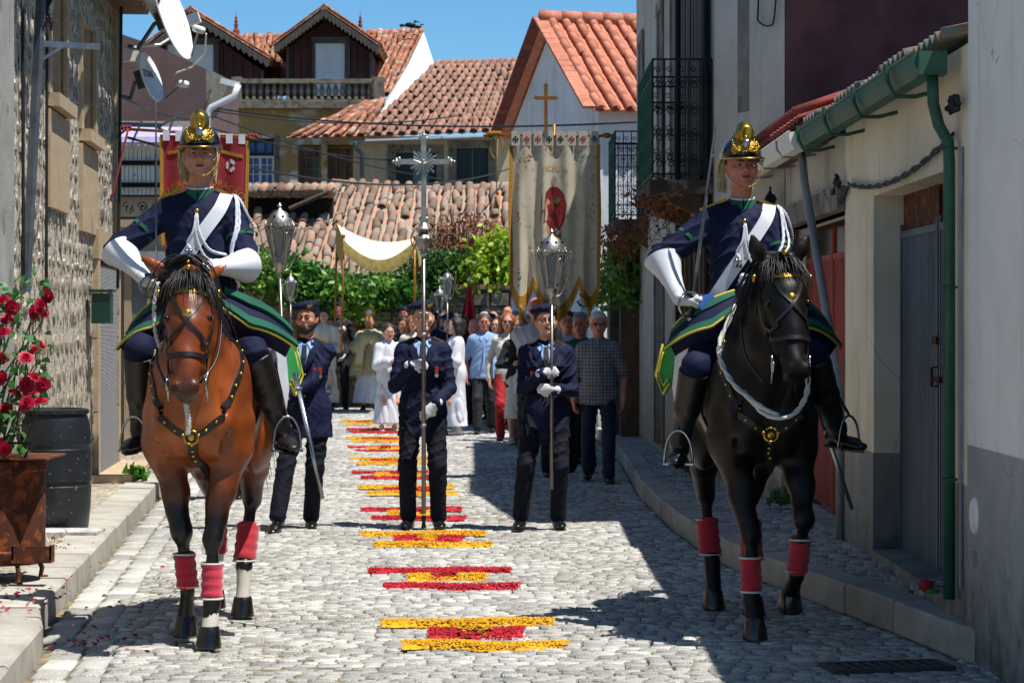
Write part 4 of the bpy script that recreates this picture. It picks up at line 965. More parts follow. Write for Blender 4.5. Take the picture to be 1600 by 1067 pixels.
rubble_wall('block_wall', X_(578, 43.0), X_(704, 43.0), 43.0, 1.95, M('pale_block', 'a59c88', '8a8270', 3, .95, bs=.6, bscale=25, obj=.2), 'pale block wall beside the ivy behind the priest', n=90)
rubble_wall('dry_stone_wall', X_(700, 42.6), X_(800, 42.6), 42.6, 2.15, m_stone_dk, 'dark dry stone wall with flat capstones behind the red flag', n=120)
for i in range(6): MB().box(X_(700+i*16.5, 42.5), 42.5, 2.15, X_(715.5+i*16.5, 42.5), 43.1, 2.22+.02*random.random()).build('capstone', m_wallwarm, D.objects['dry_stone_wall'], True)
# ---------------------------------------------------------------- overhead cables
cabs = [((330, 180, 42), (806, 292, 50), .5), ((330, 172, 42), (720, 180, 50), .4), ((190, 150, 23), (340, 178, 42), .3), ((330, 168, 42), (1005, 190, 32), .35), ((240, 196, 23), (340, 215, 42), .2), ((200, 215, 23), (800, 262, 48), .8), ((330, 200, 42), (610, 250, 50), .2), ((250, 196, 22.9), (330, 140, 42), .1)]
for i, (a, b, sg) in enumerate(cabs):
    tag(cable('overhead_cable', [W(*a), W(*b)], .014, sag=sg*.5, n=22), None, 'cable', 'cables strung across the street')
    D.objects[-1] if False else None
clab = ['overhead cable sagging deepest, from the mauve house down to the old shed roof', 'overhead cable crossing in front of the long tiled roof', 'overhead cable from the small satellite dish to the white drainpipe', 'overhead cable running from the mauve house to the white gabled house', 'overhead cable behind the red banner crossbar', 'longest overhead cable, from the stone house corner to the beige house shutters', 'overhead cable over the blue paned window of the dormer house', 'short overhead cable slanting up beside the small satellite dish']
for o in [o for o in D.objects if o.name.startswith('overhead_cable')]: o['label'] = clab.pop(0)
# ================================================================ smooth body modelling
def _v(p): return np.array([p[0], p[1], p[2]], np.float32)
class Body:
    """a continuous skin round tapered limbs and ellipsoids that flow into one another"""
    def __init__(s): s.p = []
    def cap(s, a, b, ra, rb, k=.03, flat=None, op=1):
        s.p.append(('c', _v(a), _v(b), ra, rb, k, (_v(Vector(flat[0]).normalized()), flat[1]) if flat else None, op)); return s
    def ell(s, c, r, k=.03, rot=None, op=1):
        s.p.append(('e', _v(c), _v(r), np.array(rot, np.float32).T if rot is not None else None, 0, k, None, op)); return s
    def chain(s, pts, rs, k=.03, flat=None):
        for i in range(len(pts)-1): s.cap(pts[i], pts[i+1], rs[i], rs[i+1], k, flat)
        return s
    def box_of(s, q):
        if q[0] == 'c':
            m = max(q[3], q[4])/(min(1, q[6][1]) if q[6] else 1)*1.02+abs(q[5]); return np.minimum(q[1], q[2])-m, np.maximum(q[1], q[2])+m
        m = (q[2] if q[3] is None else np.full(3, q[2].max()))+abs(q[5]); return q[1]-m, q[1]+m
    @staticmethod
    def dist(q, P):
        if q[0] == 'c':
            a, b = q[1], q[2]; ab = b-a; L2 = float(ab@ab)+1e-9; v = P-a; t = np.clip((v@ab)/L2, 0, 1); w_ = v-t[..., None]*ab
            if q[6]:
                ax, f = q[6]; al = w_@ax; w_ = w_+ax*(al*(1/f-1))[..., None]; return (np.sqrt((w_*w_).sum(-1))-(q[3]+(q[4]-q[3])*t))*min(1, f)
            return np.sqrt((w_*w_).sum(-1))-(q[3]+(q[4]-q[3])*t)
        v = P-q[1]
        if q[3] is not None: v = v@q[3].T
        k0 = np.sqrt(((v/q[2])**2).sum(-1)); k1 = np.sqrt(((v/(q[2]*q[2]))**2).sum(-1))+1e-6
        return k0*(k0-1)/k1
    @staticmethod
    def smin(f, d, k, op):
        if op > 0:
            if k <= 1e-5: return np.minimum(f, d)
            h = np.maximum(k-np.abs(f-d), 0)/k; return np.minimum(f, d)-h*h*k*.25
        d = -d; h = np.maximum(k-np.abs(f-d), 0)/max(k, 1e-5); return np.maximum(f, d)+h*h*k*.25
    def eval(s, P):
        P = np.asarray(P, np.float32); f = np.full(P.shape[:-1], 5.0, np.float32)
        for q in s.p: f = s.smin(f, s.dist(q, P), q[5], q[7])
        return f
    def normal(s, P, e=.004):
        P = np.asarray(P, np.float32); g = np.stack([s.eval(P+np.eye(3, dtype=np.float32)[i]*e)-s.eval(P-np.eye(3, dtype=np.float32)[i]*e) for i in range(3)], -1)
        return g/(np.linalg.norm(g, axis=-1, keepdims=True)+1e-9)
    def project(s, P, off=.0, it=6):
        P = np.asarray(P, np.float32).copy()
        for _ in range(it): P = P-s.normal(P)*(s.eval(P)-off)[..., None]*.9
        return P
    def mesh(s, name, res=.01, noise=None, cut=None):
        bb = [s.box_of(q) for q in s.p if q[7] > 0]; lo = np.min([b[0] for b in bb], 0)-2*res; hi = np.max([b[1] for b in bb], 0)+2*res
        n = np.ceil((hi-lo)/res).astype(int)+1
        ax = [lo[i]+res*np.arange(n[i], dtype=np.float32) for i in range(3)]
        F = np.full(n, 1.0, np.float32)
        for q in s.p:
            a, b = s.box_of(q); i0 = np.clip(((a-lo)/res).astype(int)-2, 0, n); i1 = np.clip(((b-lo)/res).astype(int)+3, 0, n)
            if (i1 <= i0).any(): continue
            P = np.stack(np.meshgrid(*[ax[i][i0[i]:i1[i]] for i in range(3)], indexing='ij'), -1).astype(np.float32)
            sl = tuple(slice(i0[i], i1[i]) for i in range(3)); F[sl] = s.smin(F[sl], s.dist(q, P), q[5], q[7])
        if noise is not None or cut is not None:
            idx = np.nonzero(np.abs(F) < .08); P = np.stack([ax[i][idx[i]] for i in range(3)], -1)
            if noise is not None: F[idx] += noise(P)
            if cut is not None:
                idx = np.nonzero(F < .1); P = np.stack([ax[i][idx[i]] for i in range(3)], -1); F[idx] = np.maximum(F[idx], cut(P))
        S = F < 0; c = S[:-1, :-1, :-1].astype(np.int8)
        tot = np.zeros(c.shape, np.int8)
        for dx in (0, 1):
            for dy in (0, 1):
                for dz in (0, 1): tot += S[dx:n[0]-1+dx, dy:n[1]-1+dy, dz:n[2]-1+dz]
        act = np.nonzero((tot > 0) & (tot < 8)); m = len(act[0]); ids = np.full(c.shape, -1, np.int32); ids[act] = np.arange(m)
        acc = np.zeros((m, 3), np.float32); cnt = np.zeros(m, np.float32); I = np.stack(act, -1)
        for axis in range(3):
            o = [k for k in range(3) if k != axis]
            for u in (0, 1):
                for v in (0, 1):
                    A = I.copy(); A[:, o[0]] += u; A[:, o[1]] += v; B = A.copy(); B[:, axis] += 1
                    fa = F[A[:, 0], A[:, 1], A[:, 2]]; fb = F[B[:, 0], B[:, 1], B[:, 2]]; cr = (fa < 0) != (fb < 0)
                    t = np.where(cr, fa/np.where(cr, fa-fb, 1), 0); p = A.astype(np.float32); p[:, axis] += t
                    acc += p*cr[:, None]; cnt += cr
        V = lo+res*acc/cnt[:, None]; Q = []
        for axis in range(3):
            o = [k for k in range(3) if k != axis]; s1 = [slice(None)]*3; s2 = [slice(None)]*3
            s1[axis] = slice(0, -1); s2[axis] = slice(1, None)
            a, b = S[tuple(s1)], S[tuple(s2)]; E = np.stack(np.nonzero(a != b), -1)
            E = E[(E[:, o[0]] > 0) & (E[:, o[1]] > 0) & (E[:, o[0]] < n[o[0]]-1) & (E[:, o[1]] < n[o[1]]-1)]
            if not len(E): continue
            inside = a[E[:, 0], E[:, 1], E[:, 2]]; q = []
            for du, dv in ((-1, -1), (0, -1), (0, 0), (-1, 0)):
                C = E.copy(); C[:, o[0]] += du; C[:, o[1]] += dv; q.append(ids[C[:, 0], C[:, 1], C[:, 2]])
            q = np.stack(q, -1); flip = inside if axis != 1 else ~inside; q[~flip] = q[~flip][:, ::-1]; Q.append(q)
        return mesh_np(name, V, np.concatenate(Q), True)
    def build(s, name, mat, parent, res=.01, noise=None, cut=None): return link(name, s.mesh(name, res, noise, cut), parent, False, mat)
def folds(amp, f1=9.0, f2=23.0, axis=2, seed=0.0):
    """cloth that hangs and bunches: warped, sharp-edged creases (drape: long vertical ones)"""
    drape = amp >= .014 and f1 > 14
    def fn(P):
        x, y, z = P[:, 0]+seed*.37, P[:, 1]+seed*.21, P[:, 2]
        if drape:
            p1 = 26*x+9*y+2.2*np.sin(3*z+seed)+1.2*np.sin(7*z+5*x); p2 = 17*y-41*x+2.5*np.sin(4*z+2*seed)
            return (amp*(.75-1.1*np.abs(np.sin(p1))-.5*np.abs(np.sin(p2)))).astype(np.float32)*.9
        p1 = f1*3.1*z+3.2*np.sin(9*x+seed)+2.6*np.sin(11*y+2*z)+8*x; p2 = -f1*2.3*z+f2*.9*x+3*np.sin(8*z+seed)+2*np.sin(13*y); p3 = f2*1.9*(x-y)+22*z+3*np.sin(17*z+6*x)
        m1 = .5+.5*np.sin(5.3*z+4*x+seed*3); m2 = .5+.5*np.sin(7.1*z-6*x+seed)
        return (amp*(.35-.85*m1*(1-np.abs(np.sin(p1)))**2-.8*m2*(1-np.abs(np.sin(p2)))**2-.25*np.abs(np.sin(p3)))).astype(np.float32)
    return fn
def ik(a, c, l1, l2, pole):
    a, c, pole = Vector(a), Vector(c), Vector(pole); d = c-a; L = min(d.length, (l1+l2)*.999); d.normalize(); c = a+d*L
    x = (l1*l1-l2*l2+L*L)/(2*L); h = math.sqrt(max(0, l1*l1-x*x)); pv = pole-a; pv = pv-d*pv.dot(d)
    pv = pv.normalized() if pv.length > 1e-5 else ortho(d)[0]
    return a+d*x+pv*h, c
def ribbon(name, pts, nrm, width, th, mat, parent, closed=False, mb=None, taper=None):
    pts = [Vector(p) for p in pts]; N = [Vector(n) for n in nrm]; k = len(pts); vs = []; fs = []
    for i in range(k):
        a = pts[(i-1) % k] if (closed or i) else pts[i]; b = pts[(i+1) % k] if (closed or i < k-1) else pts[i]
        t = (b-a).normalized(); sd = t.cross(N[i]).normalized(); w_ = width*(taper(i/(k-1)) if taper else 1)/2
        vs += [pts[i]-sd*w_, pts[i]+sd*w_, pts[i]+sd*w_+N[i]*th, pts[i]-sd*w_+N[i]*th]
    for i in range(k if closed else k-1):
        j = (i+1) % k
        for q in range(4): fs.append((i*4+q, i*4+(q+1) % 4, j*4+(q+1) % 4, j*4+q))
    if not closed: fs += [(3, 2, 1, 0), tuple((k-1)*4+q for q in range(4))]
    if mb is not None: return mb.add(vs, fs)
    return MB().add(vs, fs).build(name, mat, parent, False, 40)
def lerp_path(pts, n):
    pts = [Vector(p) for p in pts]; L = [0]
    for a, b in zip(pts[:-1], pts[1:]): L.append(L[-1]+(b-a).length)
    out = []
    for i in range(n):
        s = L[-1]*i/(n-1); j = max(k for k in range(len(L)) if L[k] <= s+1e-9); j = min(j, len(pts)-2)
        out.append(pts[j].lerp(pts[j+1], (s-L[j])/max(1e-9, L[j+1]-L[j])))
    return out
def smooth_path(pts, n):
    """Catmull-Rom through the points"""
    pts = [Vector(p) for p in pts]; P = [pts[0]*2-pts[1]]+pts+[pts[-1]*2-pts[-2]]; m = len(pts)-1; out = []
    for i in range(n):
        t = m*i/(n-1); k = min(int(t), m-1); u = t-k; a, b, c, d = P[k:k+4]
        out.append(.5*((2*b)+(c-a)*u+(2*a-5*b+4*c-d)*u*u+(3*b-a-3*c+d)*u**3))
    return out
def strap(body, pts, width, th, mat, parent, name='strap', n=40, off=.002, closed=False, smooth=True):
    """a strap laid on the surface of a body"""
    P = smooth_path(pts, n) if smooth else lerp_path(pts, n)
    Q = body.project(np.array([tuple(p) for p in P]), off); N = body.normal(Q)
    ribbon(name, Q, N, width, th, mat, parent, closed); return Q, N
m_leather = M('black_leather', '120f0e', '1d1815', 12, .38, bs=.15, bscale=160)
m_brass = M('polished_brass', 'c9a24a', 'a98234', 8, .28, 1.0, bs=.05)
m_silver = M('polished_steel', 'b9bcc2', '8f939a', 8, .25, 1.0, bs=.05)
m_bandage = M('red_bandage', 'b01a2c', '9a1626', 12, .9, bs=.5, bscale=200, sheen=.3)
m_bandage_p = M('pink_red_bandage', 'c22a48', 'ad1f38', 12, .9, bs=.5, bscale=200, sheen=.3)
m_bwhite = M('white_webbing', 'c9c6c0', 'b5b1aa', 10, .85, bs=.4, bscale=150)
m_hoof = M('oiled_hoof', '0c0b0b', '1d1a18', 18, .22, bs=.2, bscale=60, spec=.7)
def coat(name, body1, body2, pts, pz=.62, white=None, rough=.36, spec=.45):
    """horse coat: two browns, dark points below the knee, pale socks (a mask per leg by object coordinates)"""
    m, t, b = pmat(name, rough); v = t.coord('Object'); col = t.mix(t.ramp(t.noise(v, 2.6, 6, .65), [(.38, 0), (.62, 1)]), srgb(body1), srgb(body2))
    col = t.mix(t.ramp(t.noise(v, 1.7, 4, .6), [(.40, .75), (.60, 0)]), col, srgb(body2))
    sx = t.new('ShaderNodeSeparateXYZ'); t.link(v, sx.inputs[0])
    zz = t.math('ADD', sx.outputs[2], t.math('MULTIPLY', t.math('SUBTRACT', t.noise(v, 9, 3), .5), .16))
    col = t.mix(t.ramp(zz, [(pz-.04, 1), (pz+.20, 0)]), col, srgb(pts))
    ym = t.ramp(t.math('MULTIPLY', sx.outputs[1], -1.0), [(.84, 0), (.92, 1)]); zm = t.ramp(t.math('SUBTRACT', zz, .5), [(.74, 1), (.86, 0)])
    col = t.mix(t.math('MULTIPLY', t.math('MULTIPLY', ym, zm), .75), col, srgb(pts))
    if white:
        for (ax, ay, bx, by, zt) in white:   # socks: box in x,y and a height
            fx = t.math('MULTIPLY', t.math('GREATER_THAN', sx.outputs[0], ax), t.math('LESS_THAN', sx.outputs[0], bx))
            fy = t.math('MULTIPLY', t.math('GREATER_THAN', sx.outputs[1], ay), t.math('LESS_THAN', sx.outputs[1], by))
            fz = t.math('LESS_THAN', t.math('ADD', sx.outputs[2], t.math('MULTIPLY', t.math('SUBTRACT', t.noise(v, 26, 3), .5), .1)), zt)
            col = t.mix(t.math('MULTIPLY', t.math('MULTIPLY', fx, fy), fz), col, srgb('c9bfb2'))
    t.link(col, b.inputs['Base Color']); vs = t.coord('Object', (60, 60, 9)); bump(t, b, t.math('ADD', t.noise(vs, 3, 4, .7), t.math('MULTIPLY', t.noise(v, 14, 3), .6)), .22, .004)
    b.inputs['Specular IOR Level'].default_value = spec
    return m
def horse(label, loc, rz, coat_m, hair_m, legs, head_yaw=0.0, socks=(), blaze=False, dz=0.0, hs=.86, ear=0.0):
    root = empty('horse', loc, rz, label, 'horse', 'ceremonial horses')
    B = Body()
    B.ell((0, .15, 1.19), (.295, .66, .335), .05).ell((0, -.40, 1.14), (.255, .28, .31), .08)
    for s in (-1, 1):
        B.ell((s*.165, -.38, 1.13), (.118, .21, .30), .05).ell((s*.10, -.575, 1.08), (.12, .12, .19), .035).ell((s*.17, -.47, .98), (.10, .13, .16), .04)
        B.ell((s*.15, .66, 1.14), (.145, .27, .30), .07).ell((s*.185, .46, .93), (.085, .14, .17), .06)
    B.cap((0, -.38, 1.40), (0, .0, 1.43), .11, .14, .08).cap((0, 0, 1.37), (0, .6, 1.38), .17, .19, .08).ell((0, .64, 1.26), (.26, .34, .28), .06)
    for q in B.p:      # a leaner trunk
        q[1][0] *= .90
        if q[0] == 'e': q[2][0] *= .89
        else: q[2][0] *= .90
    for s in (-1, 1):  # grooves between breast and shoulder, behind the elbow
        B.cap((s*.135, -.665, 1.20), (s*.15, -.61, .93), .012, .012, .035, None, -1).cap((s*.26, -.16, 1.30), (s*.23, -.20, .98), .010, .012, .04, None, -1)
    B.cap((0, -.70, 1.16), (0, -.68, .88), .014, .012, .03, None, -1)
    X = (1, 0, 0); hy = Matrix.Rotation(head_yaw, 3, 'Z'); pv = Vector((0, -.66, 1.6))
    def H_(x, y, z):
        zz = 1.80+(z-1.80)*(hs if z < 1.80 else 1.0)+dz; xw = x*1.13 if z < 1.80 else x*1.05; yy = y
        if z > 1.83 and ear and abs(x) > .05: xw = x*(1+ear*(z-1.80)*4.5); zz = 1.80+(z-1.80)*(1-ear*.45)+dz; yy = y+ear*.06*(z-1.8)/.16
        return hy @ (Vector((xw, yy, zz))-pv)+pv
    if dz: B.cap((0, -.50, 1.46), (0, -.70, 1.76+dz*.3), .13, .10, .06, ((1, 0, 0), .6))
    B.cap((0, -.40, 1.24), (0, -.64, 1.54), .25, .165, .09, (X, .66)).cap((0, -.62, 1.50), H_(0, -.80, 1.74), .165, .115, .06, (X, .72)).cap((0, -.5, 1.1), (0, -.66, 1.4), .18, .11, .06, (X, .75))
    # head
    B.cap(H_(0, -.79, 1.76), H_(0, -.92, 1.56), .088, .096, .03).ell(H_(0, -.90, 1.62), (.112, .085, .11), .03)
    for s in (-1, 1):
        B.ell(H_(s*.058, -.84, 1.54), (.045, .085, .12), .025).ell(H_(s*.088, -.935, 1.60), (.026, .03, .03), .018)
        B.ell(H_(s*.06, -.975, 1.40), (.022, .03, .09), .03)
    B.cap(H_(0, -.94, 1.54), H_(0, -1.045, 1.28), .083, .056, .03).ell(H_(0, -1.045, 1.225), (.062, .06, .06), .025).cap(H_(0, -.90, 1.42), H_(0, -.985, 1.225), .05, .036, .03)
    B.ell(H_(0, -1.0, 1.185), (.046, .04, .032), .02)
    for s in (-1, 1):
        B.ell(H_(s*.038, -1.085, 1.235), (.026, .03, .034), .02); B.ell(H_(s*.045, -1.112, 1.232), (.012, .016, .017), .012, op=-1)
        B.ell(H_(s*.095, -.958, 1.60), (.016, .016, .014), .01, op=-1)
    # ears
    for s in (-1, 1):
        B.cap(H_(s*.062, -.80, 1.80), H_(s*.105, -.815, 1.885), .034, .028, .02, ((0, 1, 0), .6)).cap(H_(s*.105, -.815, 1.885), H_(s*.135, -.82, 1.965), .028, .006, .01, ((0, 1, 0), .55))
        B.ell(H_(s*.112, -.86, 1.885), (.014, .022, .05), .012, op=-1)
    # legs
    for i, L in enumerate(legs):
        J = [Vector(p) for p in L['j']]
        if i < 2:   # fore: elbow, knee, fetlock, coronet
            s = 1 if J[0].x > 0 else -1
            B.cap(J[0]+Vector((0, 0, .1)), J[0], .11, .098, .06).cap(J[0], J[0].lerp(J[1], .55), .10, .067, .05).cap(J[0].lerp(J[1], .55), J[1], .067, .047, .03).ell(J[1], (.052, .055, .068), .02)
            B.cap(J[1], J[2], .033, .027, .02).cap(J[1]+Vector((0, .018, 0)), J[2]+Vector((0, .020, 0)), .021, .019, .015).ell(J[2], (.037, .041, .042), .02).cap(J[2], J[3], .032, .039, .015)
        else:       # hind: stifle, hock, fetlock, coronet
            B.cap(J[0]+Vector((0, .05, .12)), J[0], .15, .115, .07).cap(J[0], J[0].lerp(J[1], .5), .115, .072, .05).cap(J[0].lerp(J[1], .5), J[1], .072, .052, .03).ell(J[1]+Vector((0, .012, .01)), (.046, .066, .066), .02)
            B.cap(J[1], J[2], .038, .030, .02).cap(J[1]+Vector((0, .026, 0)), J[2]+Vector((0, .022, 0)), .021, .020, .015).ell(J[2], (.039, .043, .043), .02).cap(J[2], J[3], .037, .041, .015)
    nz = lambda P: (.0075*np.sin(15*P[:, 0]+3*np.sin(9*P[:, 2]))*np.sin(12*P[:, 2]+4*P[:, 1]+2*np.sin(7*P[:, 0]))).astype(np.float32)
    body = B.build('body', coat_m, root, .0125, nz)
    for i, L in enumerate(legs):
        J = [Vector(p) for p in L['j']]; d = (J[3]-J[2]).normalized(); r = L.get('hoof', (0, 0, -1)); r = Vector(r).normalized(); c = J[3]+Vector((0, .0, .012))
        mb = MB(); mb.lathe([(.0, .0), (.044, .0), (.048, .01), (.050, .02), (.062, .092), (.060, .1), (.0, .1)], c, 24, axis=r, cap=False)
        mb.v = [v+Vector((0, -.022, 0))*max(0, (v-c).dot(r)/.1) for v in mb.v]; mb.build('hoof', m_hoof, root, smooth=50)
        bm_ = L.get('bandage', m_bandage); a, b = J[1].lerp(J[2], .38), J[1].lerp(J[2], .93); o = Vector((0, .009 if i < 2 else .018, 0)); wd_ = 0 if i < 2 else .008; mb = MB()
        prof = []; nn = 12
        for k in range(nn+1): prof.append((.050+wd_+.0035*math.sin(k*1.9)+.002*(k % 2), (b-a).length*k/nn))
        ob = mb.lathe([(0, 0)]+prof+[(0, prof[-1][1])], a+o, 18, axis=(b-a), cap=False).build('leg_bandage', bm_, root, smooth=50)
        MB().tube([a+o+Vector((.052*math.cos(t)*(1+wd_*17), .052*math.sin(t)*(1+wd_*17), .0)) for t in np.linspace(0, 2*PI, 18)[:-1]], .0055, 5, closed=True).build('bandage_edge', m_bwhite, root, smooth=True)
        MB().tube([b+o+Vector((.052*math.cos(t)*(1+wd_*17), .052*math.sin(t)*(1+wd_*17), .0)) for t in np.linspace(0, 2*PI, 18)[:-1]], .0055, 5, closed=True).build('bandage_edge', m_bwhite, root, smooth=True)
    for s in (-1, 1):
        MB().ball(H_(s*.086, -.938, 1.60), .0165, 12).build('eye', M('horse_eye', '0a0706', '120b08', 5, .08, bs=0), root, smooth=True)
    # hair
    def lock(mb, p, d, L, r, g=-.9, sw=.15):
        P = [Vector(p)]; d = Vector(d).normalized(); n = 6
        for k in range(n):
            d = (d+Vector((random.gauss(0, sw*.3), random.gauss(0, sw*.3), g*.25))).normalized(); P.append(P[-1]+d*L/n)
        mb.tube(P, [r*(1-.85*k/n) for k in range(n+1)], 4, cap=False)
    mb = MB()
    for i in range(420):    # forelock and mane between the ears
        a = random.uniform(-1, 1); y0 = random.uniform(-.87, -.74); z0 = 1.80+.04*random.random()+.03*(1-abs(a))
        lock(mb, H_(a*.06, y0, z0), hy @ Vector((a*.35+random.gauss(0, .10), -.55, .30*random.random())), random.uniform(.08, .20), .0042, -1.5, .22)
    B2 = mb
    for i in range(620):    # neck mane, falls to one side
        t = random.random(); p = Vector((0, -.80, 1.87+dz*.25)).lerp(Vector((0, -.38, 1.56)), t); p.y += random.gauss(0, .012); p.x += random.gauss(0, .02)
        sd = -1 if random.random() < .7 else 1
        lock(mb, p, (sd*(.75+.3*random.random()), -.15, .15*random.random()), random.uniform(.14, .30), .0045, -1.6, .15)
    mb.build('mane', hair_m, root, smooth=True)
    mb = MB()
    for i in range(150):
        p = Vector((random.gauss(0, .03), .96+.03*random.random(), 1.32)); lock(mb, p, (random.gauss(0, .12), .7, -.3), random.uniform(.6, .95), .008, -.9, .1)
    mb.build('tail', hair_m, root, smooth=True)
    # bridle
    br = empty('bridle', (0, 0, 0), parent=root); LE = m_leather
    y_ = lambda *a: tuple(H_(*a))
    bb = MB()
    def st(pts, w_, name='strap', mat=LE, th=.005, off=.002, n=28): return strap(B, [y_(*p) for p in pts], w_, th, mat, br, name, n, off)
    st([(-.115, -.83, 1.735), (-.07, -.90, 1.735), (0, -.93, 1.735), (.07, -.90, 1.735), (.115, -.83, 1.735)], .024, 'browband', m_brass, .006)
    for s in (-1, 1):
        st([(s*.04, -.79, 1.87), (s*.1, -.83, 1.75), (s*.118, -.87, 1.60), (s*.10, -.92, 1.42), (s*.075, -.985, 1.27)], .017, 'cheekpiece')
        st([(s*.06, -.92, 1.73), (s*.02, -.975, 1.62), (-s*.03, -.99, 1.52), (-s*.085, -.965, 1.405)], .015, 'face_strap')
        st([(s*.10, -.83, 1.75), (s*.105, -.78, 1.62), (s*.03, -.80, 1.50)], .014, 'throat_lash')
        c = Vector(y_(s*.078, -.99, 1.255)); MB().tube([c+Vector((0, .03*math.cos(t), .03*math.sin(t))) for t in np.linspace(0, 2*PI, 16)[:-1]], .0045, 6, closed=True).build('bit_ring', m_silver, br, smooth=True)
        MB().tube([c+Vector((s*.004, 0, .05)), c, c+Vector((0, .03, -.08))], .005, 6).build('bit_cheek', m_silver, br, smooth=True)
        MB().ball(y_(s*.122, -.855, 1.735), .021, 10, 0, (.5, 1, 1)).build('rosette', m_brass, br, smooth=True)
    st([(-.09, -.93, 1.40), (-.06, -.99, 1.40), (0, -1.03, 1.40), (.06, -.99, 1.40), (.09, -.93, 1.40)], .022, 'noseband')
    c = B.project(np.array([y_(0, -1.0, 1.62)]), .004)[0]; MB().lathe([(0, -.004), (.022, -.002), (.020, .004), (.010, .008), (0, .01)], c, 16, axis=hy @ Vector((0, -1, .2)), cap=False).build('face_boss', m_brass, br, smooth=40)
    c = Vector(y_(0, -.90, 1.86)); mb = MB(); mb.ball(c, .017, 10); mb.ball(c+Vector((0, 0, .028)), .009, 8); mb.build('plume_socket', m_brass, br, smooth=True)
    # breastplate
    bp_ = empty('breastplate', (0, 0, 0), parent=root)
    for s in (-1, 1):
        Q, N = strap(B, [(s*.16, -.30, 1.50), (s*.22, -.46, 1.36), (s*.185, -.60, 1.21), (s*.10, -.68, 1.06), (0, -.70, .985)], .032, .007, LE, bp_, 'strap', 34, .003)
        for k in range(3, 31, 3):
            MB().ball(Q[k]+N[k]*.008, .0085, 8).build('stud', m_brass, bp_, smooth=True)
    Q, N = strap(B, [(0, -.72, .985), (0, -.69, .88), (0, -.62, .80), (0, -.50, .78)], .042, .008, LE, bp_, 'strap', 20, .003)
    for k in (3, 6, 9, 12): MB().ball(Q[k]+N[k]*.009, .009, 8).build('stud', m_brass, bp_, smooth=True)
    c = Vector(Q[0])+Vector(N[0])*.006; MB().tube([c+Vector((.033*math.cos(t), -.004, .033*math.sin(t))) for t in np.linspace(0, 2*PI, 18)[:-1]], .006, 6, closed=True).build('ring', m_brass, bp_, smooth=True)
    MB().ball(c, .020, 10, 0, (1, .5, 1)).build('boss', m_brass, bp_, smooth=True)
    # girth and saddle
    sd_ = empty('saddle', (0, 0, 0), parent=root)
    Gs = Body(); Gs.cap((0, -.12, 1.57), (0, .30, 1.56), .12, .13, .06, ((0, 0, 1), .5)).cap((0, -.16, 1.62), (0, -.1, 1.55), .05, .07, .04).cap((-.16, .36, 1.62), (.16, .36, 1.62), .045, .045, .04)
    for s in (-1, 1): Gs.cap((s*.1, .05, 1.55), (s*.30, .06, 1.28), .10, .05, .05, ((s*.8, 0, .6), .4))
    Gs.build('seat', m_leather, sd_, .014)
    st_, _ = strap(B, [(-.3, .0, 1.3), (-.28, .0, 1.05), (0, .0, .84), (.28, .0, 1.05), (.3, 0, 1.3)], .09, .01, LE, sd_, 'girth', 30, .003)
    return root, B
def socksheet(): pass
navy = '0c1330'; m_navy = M('navy_wool', '0c1638', '0a102c', 5, .8, bs=.3, bscale=260, bd=.002, spec=.25)
m_navy2 = M('midnight_serge', '0b0f1e', '080b17', 5, .85, bs=.3, bscale=260, bd=.002, spec=.25)
m_gfelt = M('green_felt', '0d5a42', '0a4936', 6, .9, bs=.3, bscale=200)
m_gfelt2 = M('bright_green_felt', '128a3a', '0e7832', 6, .9, bs=.3, bscale=200)
m_piping = M('yellow_piping', 'c9b63a', 'b5a22c', 8, .8, bs=.2)
m_bay = coat('bay_coat', 'a8561f', '6a3010', '0d0807', .66, white=[(.02, -.95, .2, -.45, .165), (.0, .3, .25, .9, .245), (-.3, .75, -.005, 1.5, .40)])
m_dark = coat('dark_brown_coat', '140b08', '090605', '060505', .60, rough=.46, spec=.25)
m_mane = M('black_horsehair', '0c0a0a', '161211', 30, .5, bs=.3)
# legs: two fore, two hind, joints from elbow/stifle to coronet; +x is the horse's left
legsA = [dict(j=[(.148, -.42, .96), (.085, -.56, .51), (.085, -.60, .215), (.078, -.635, .10)], bandage=m_bandage_p),
         dict(j=[(-.148, -.42, .96), (-.075, -.47, .54), (-.055, -.385, .25), (-.070, -.335, .11)], hoof=(0, -.25, -1)),
         dict(j=[(.17, .50, .95), (.125, .74, .60), (.10, .60, .27), (.10, .565, .10)]),
         dict(j=[(-.17, .55, .95), (-.10, 1.02, .60), (-.09, .98, .27), (-.09, .93, .10)])]
legsB = [dict(j=[(-.15, -.42, .96), (-.075, -.53, .51), (-.07, -.555, .215), (-.06, -.58, .10)]),
         dict(j=[(.16, -.42, .96), (.165, -.66, .60), (.155, -.52, .31), (.135, -.455, .215)], hoof=(0, .35, -1)),
         dict(j=[(-.17, .50, .95), (-.115, .80, .60), (-.095, .70, .27), (-.09, .65, .10)]),
         dict(j=[(.17, .50, .95), (.10, .62, .60), (.085, .42, .27), (.08, .36, .10)])]
HA, BA = horse('bay horse with black mane and red leg bandages, carrying a rider', (-1.50, 11.75, 0), R(0), m_bay, m_mane, legsA, R(4), dz=-.075, ear=.8)
HB, BB = horse('dark brown, almost black horse with red leg bandages and a white neck rope', (1.20, 12.0, 0), R(3), m_dark, m_mane, legsB, R(8))
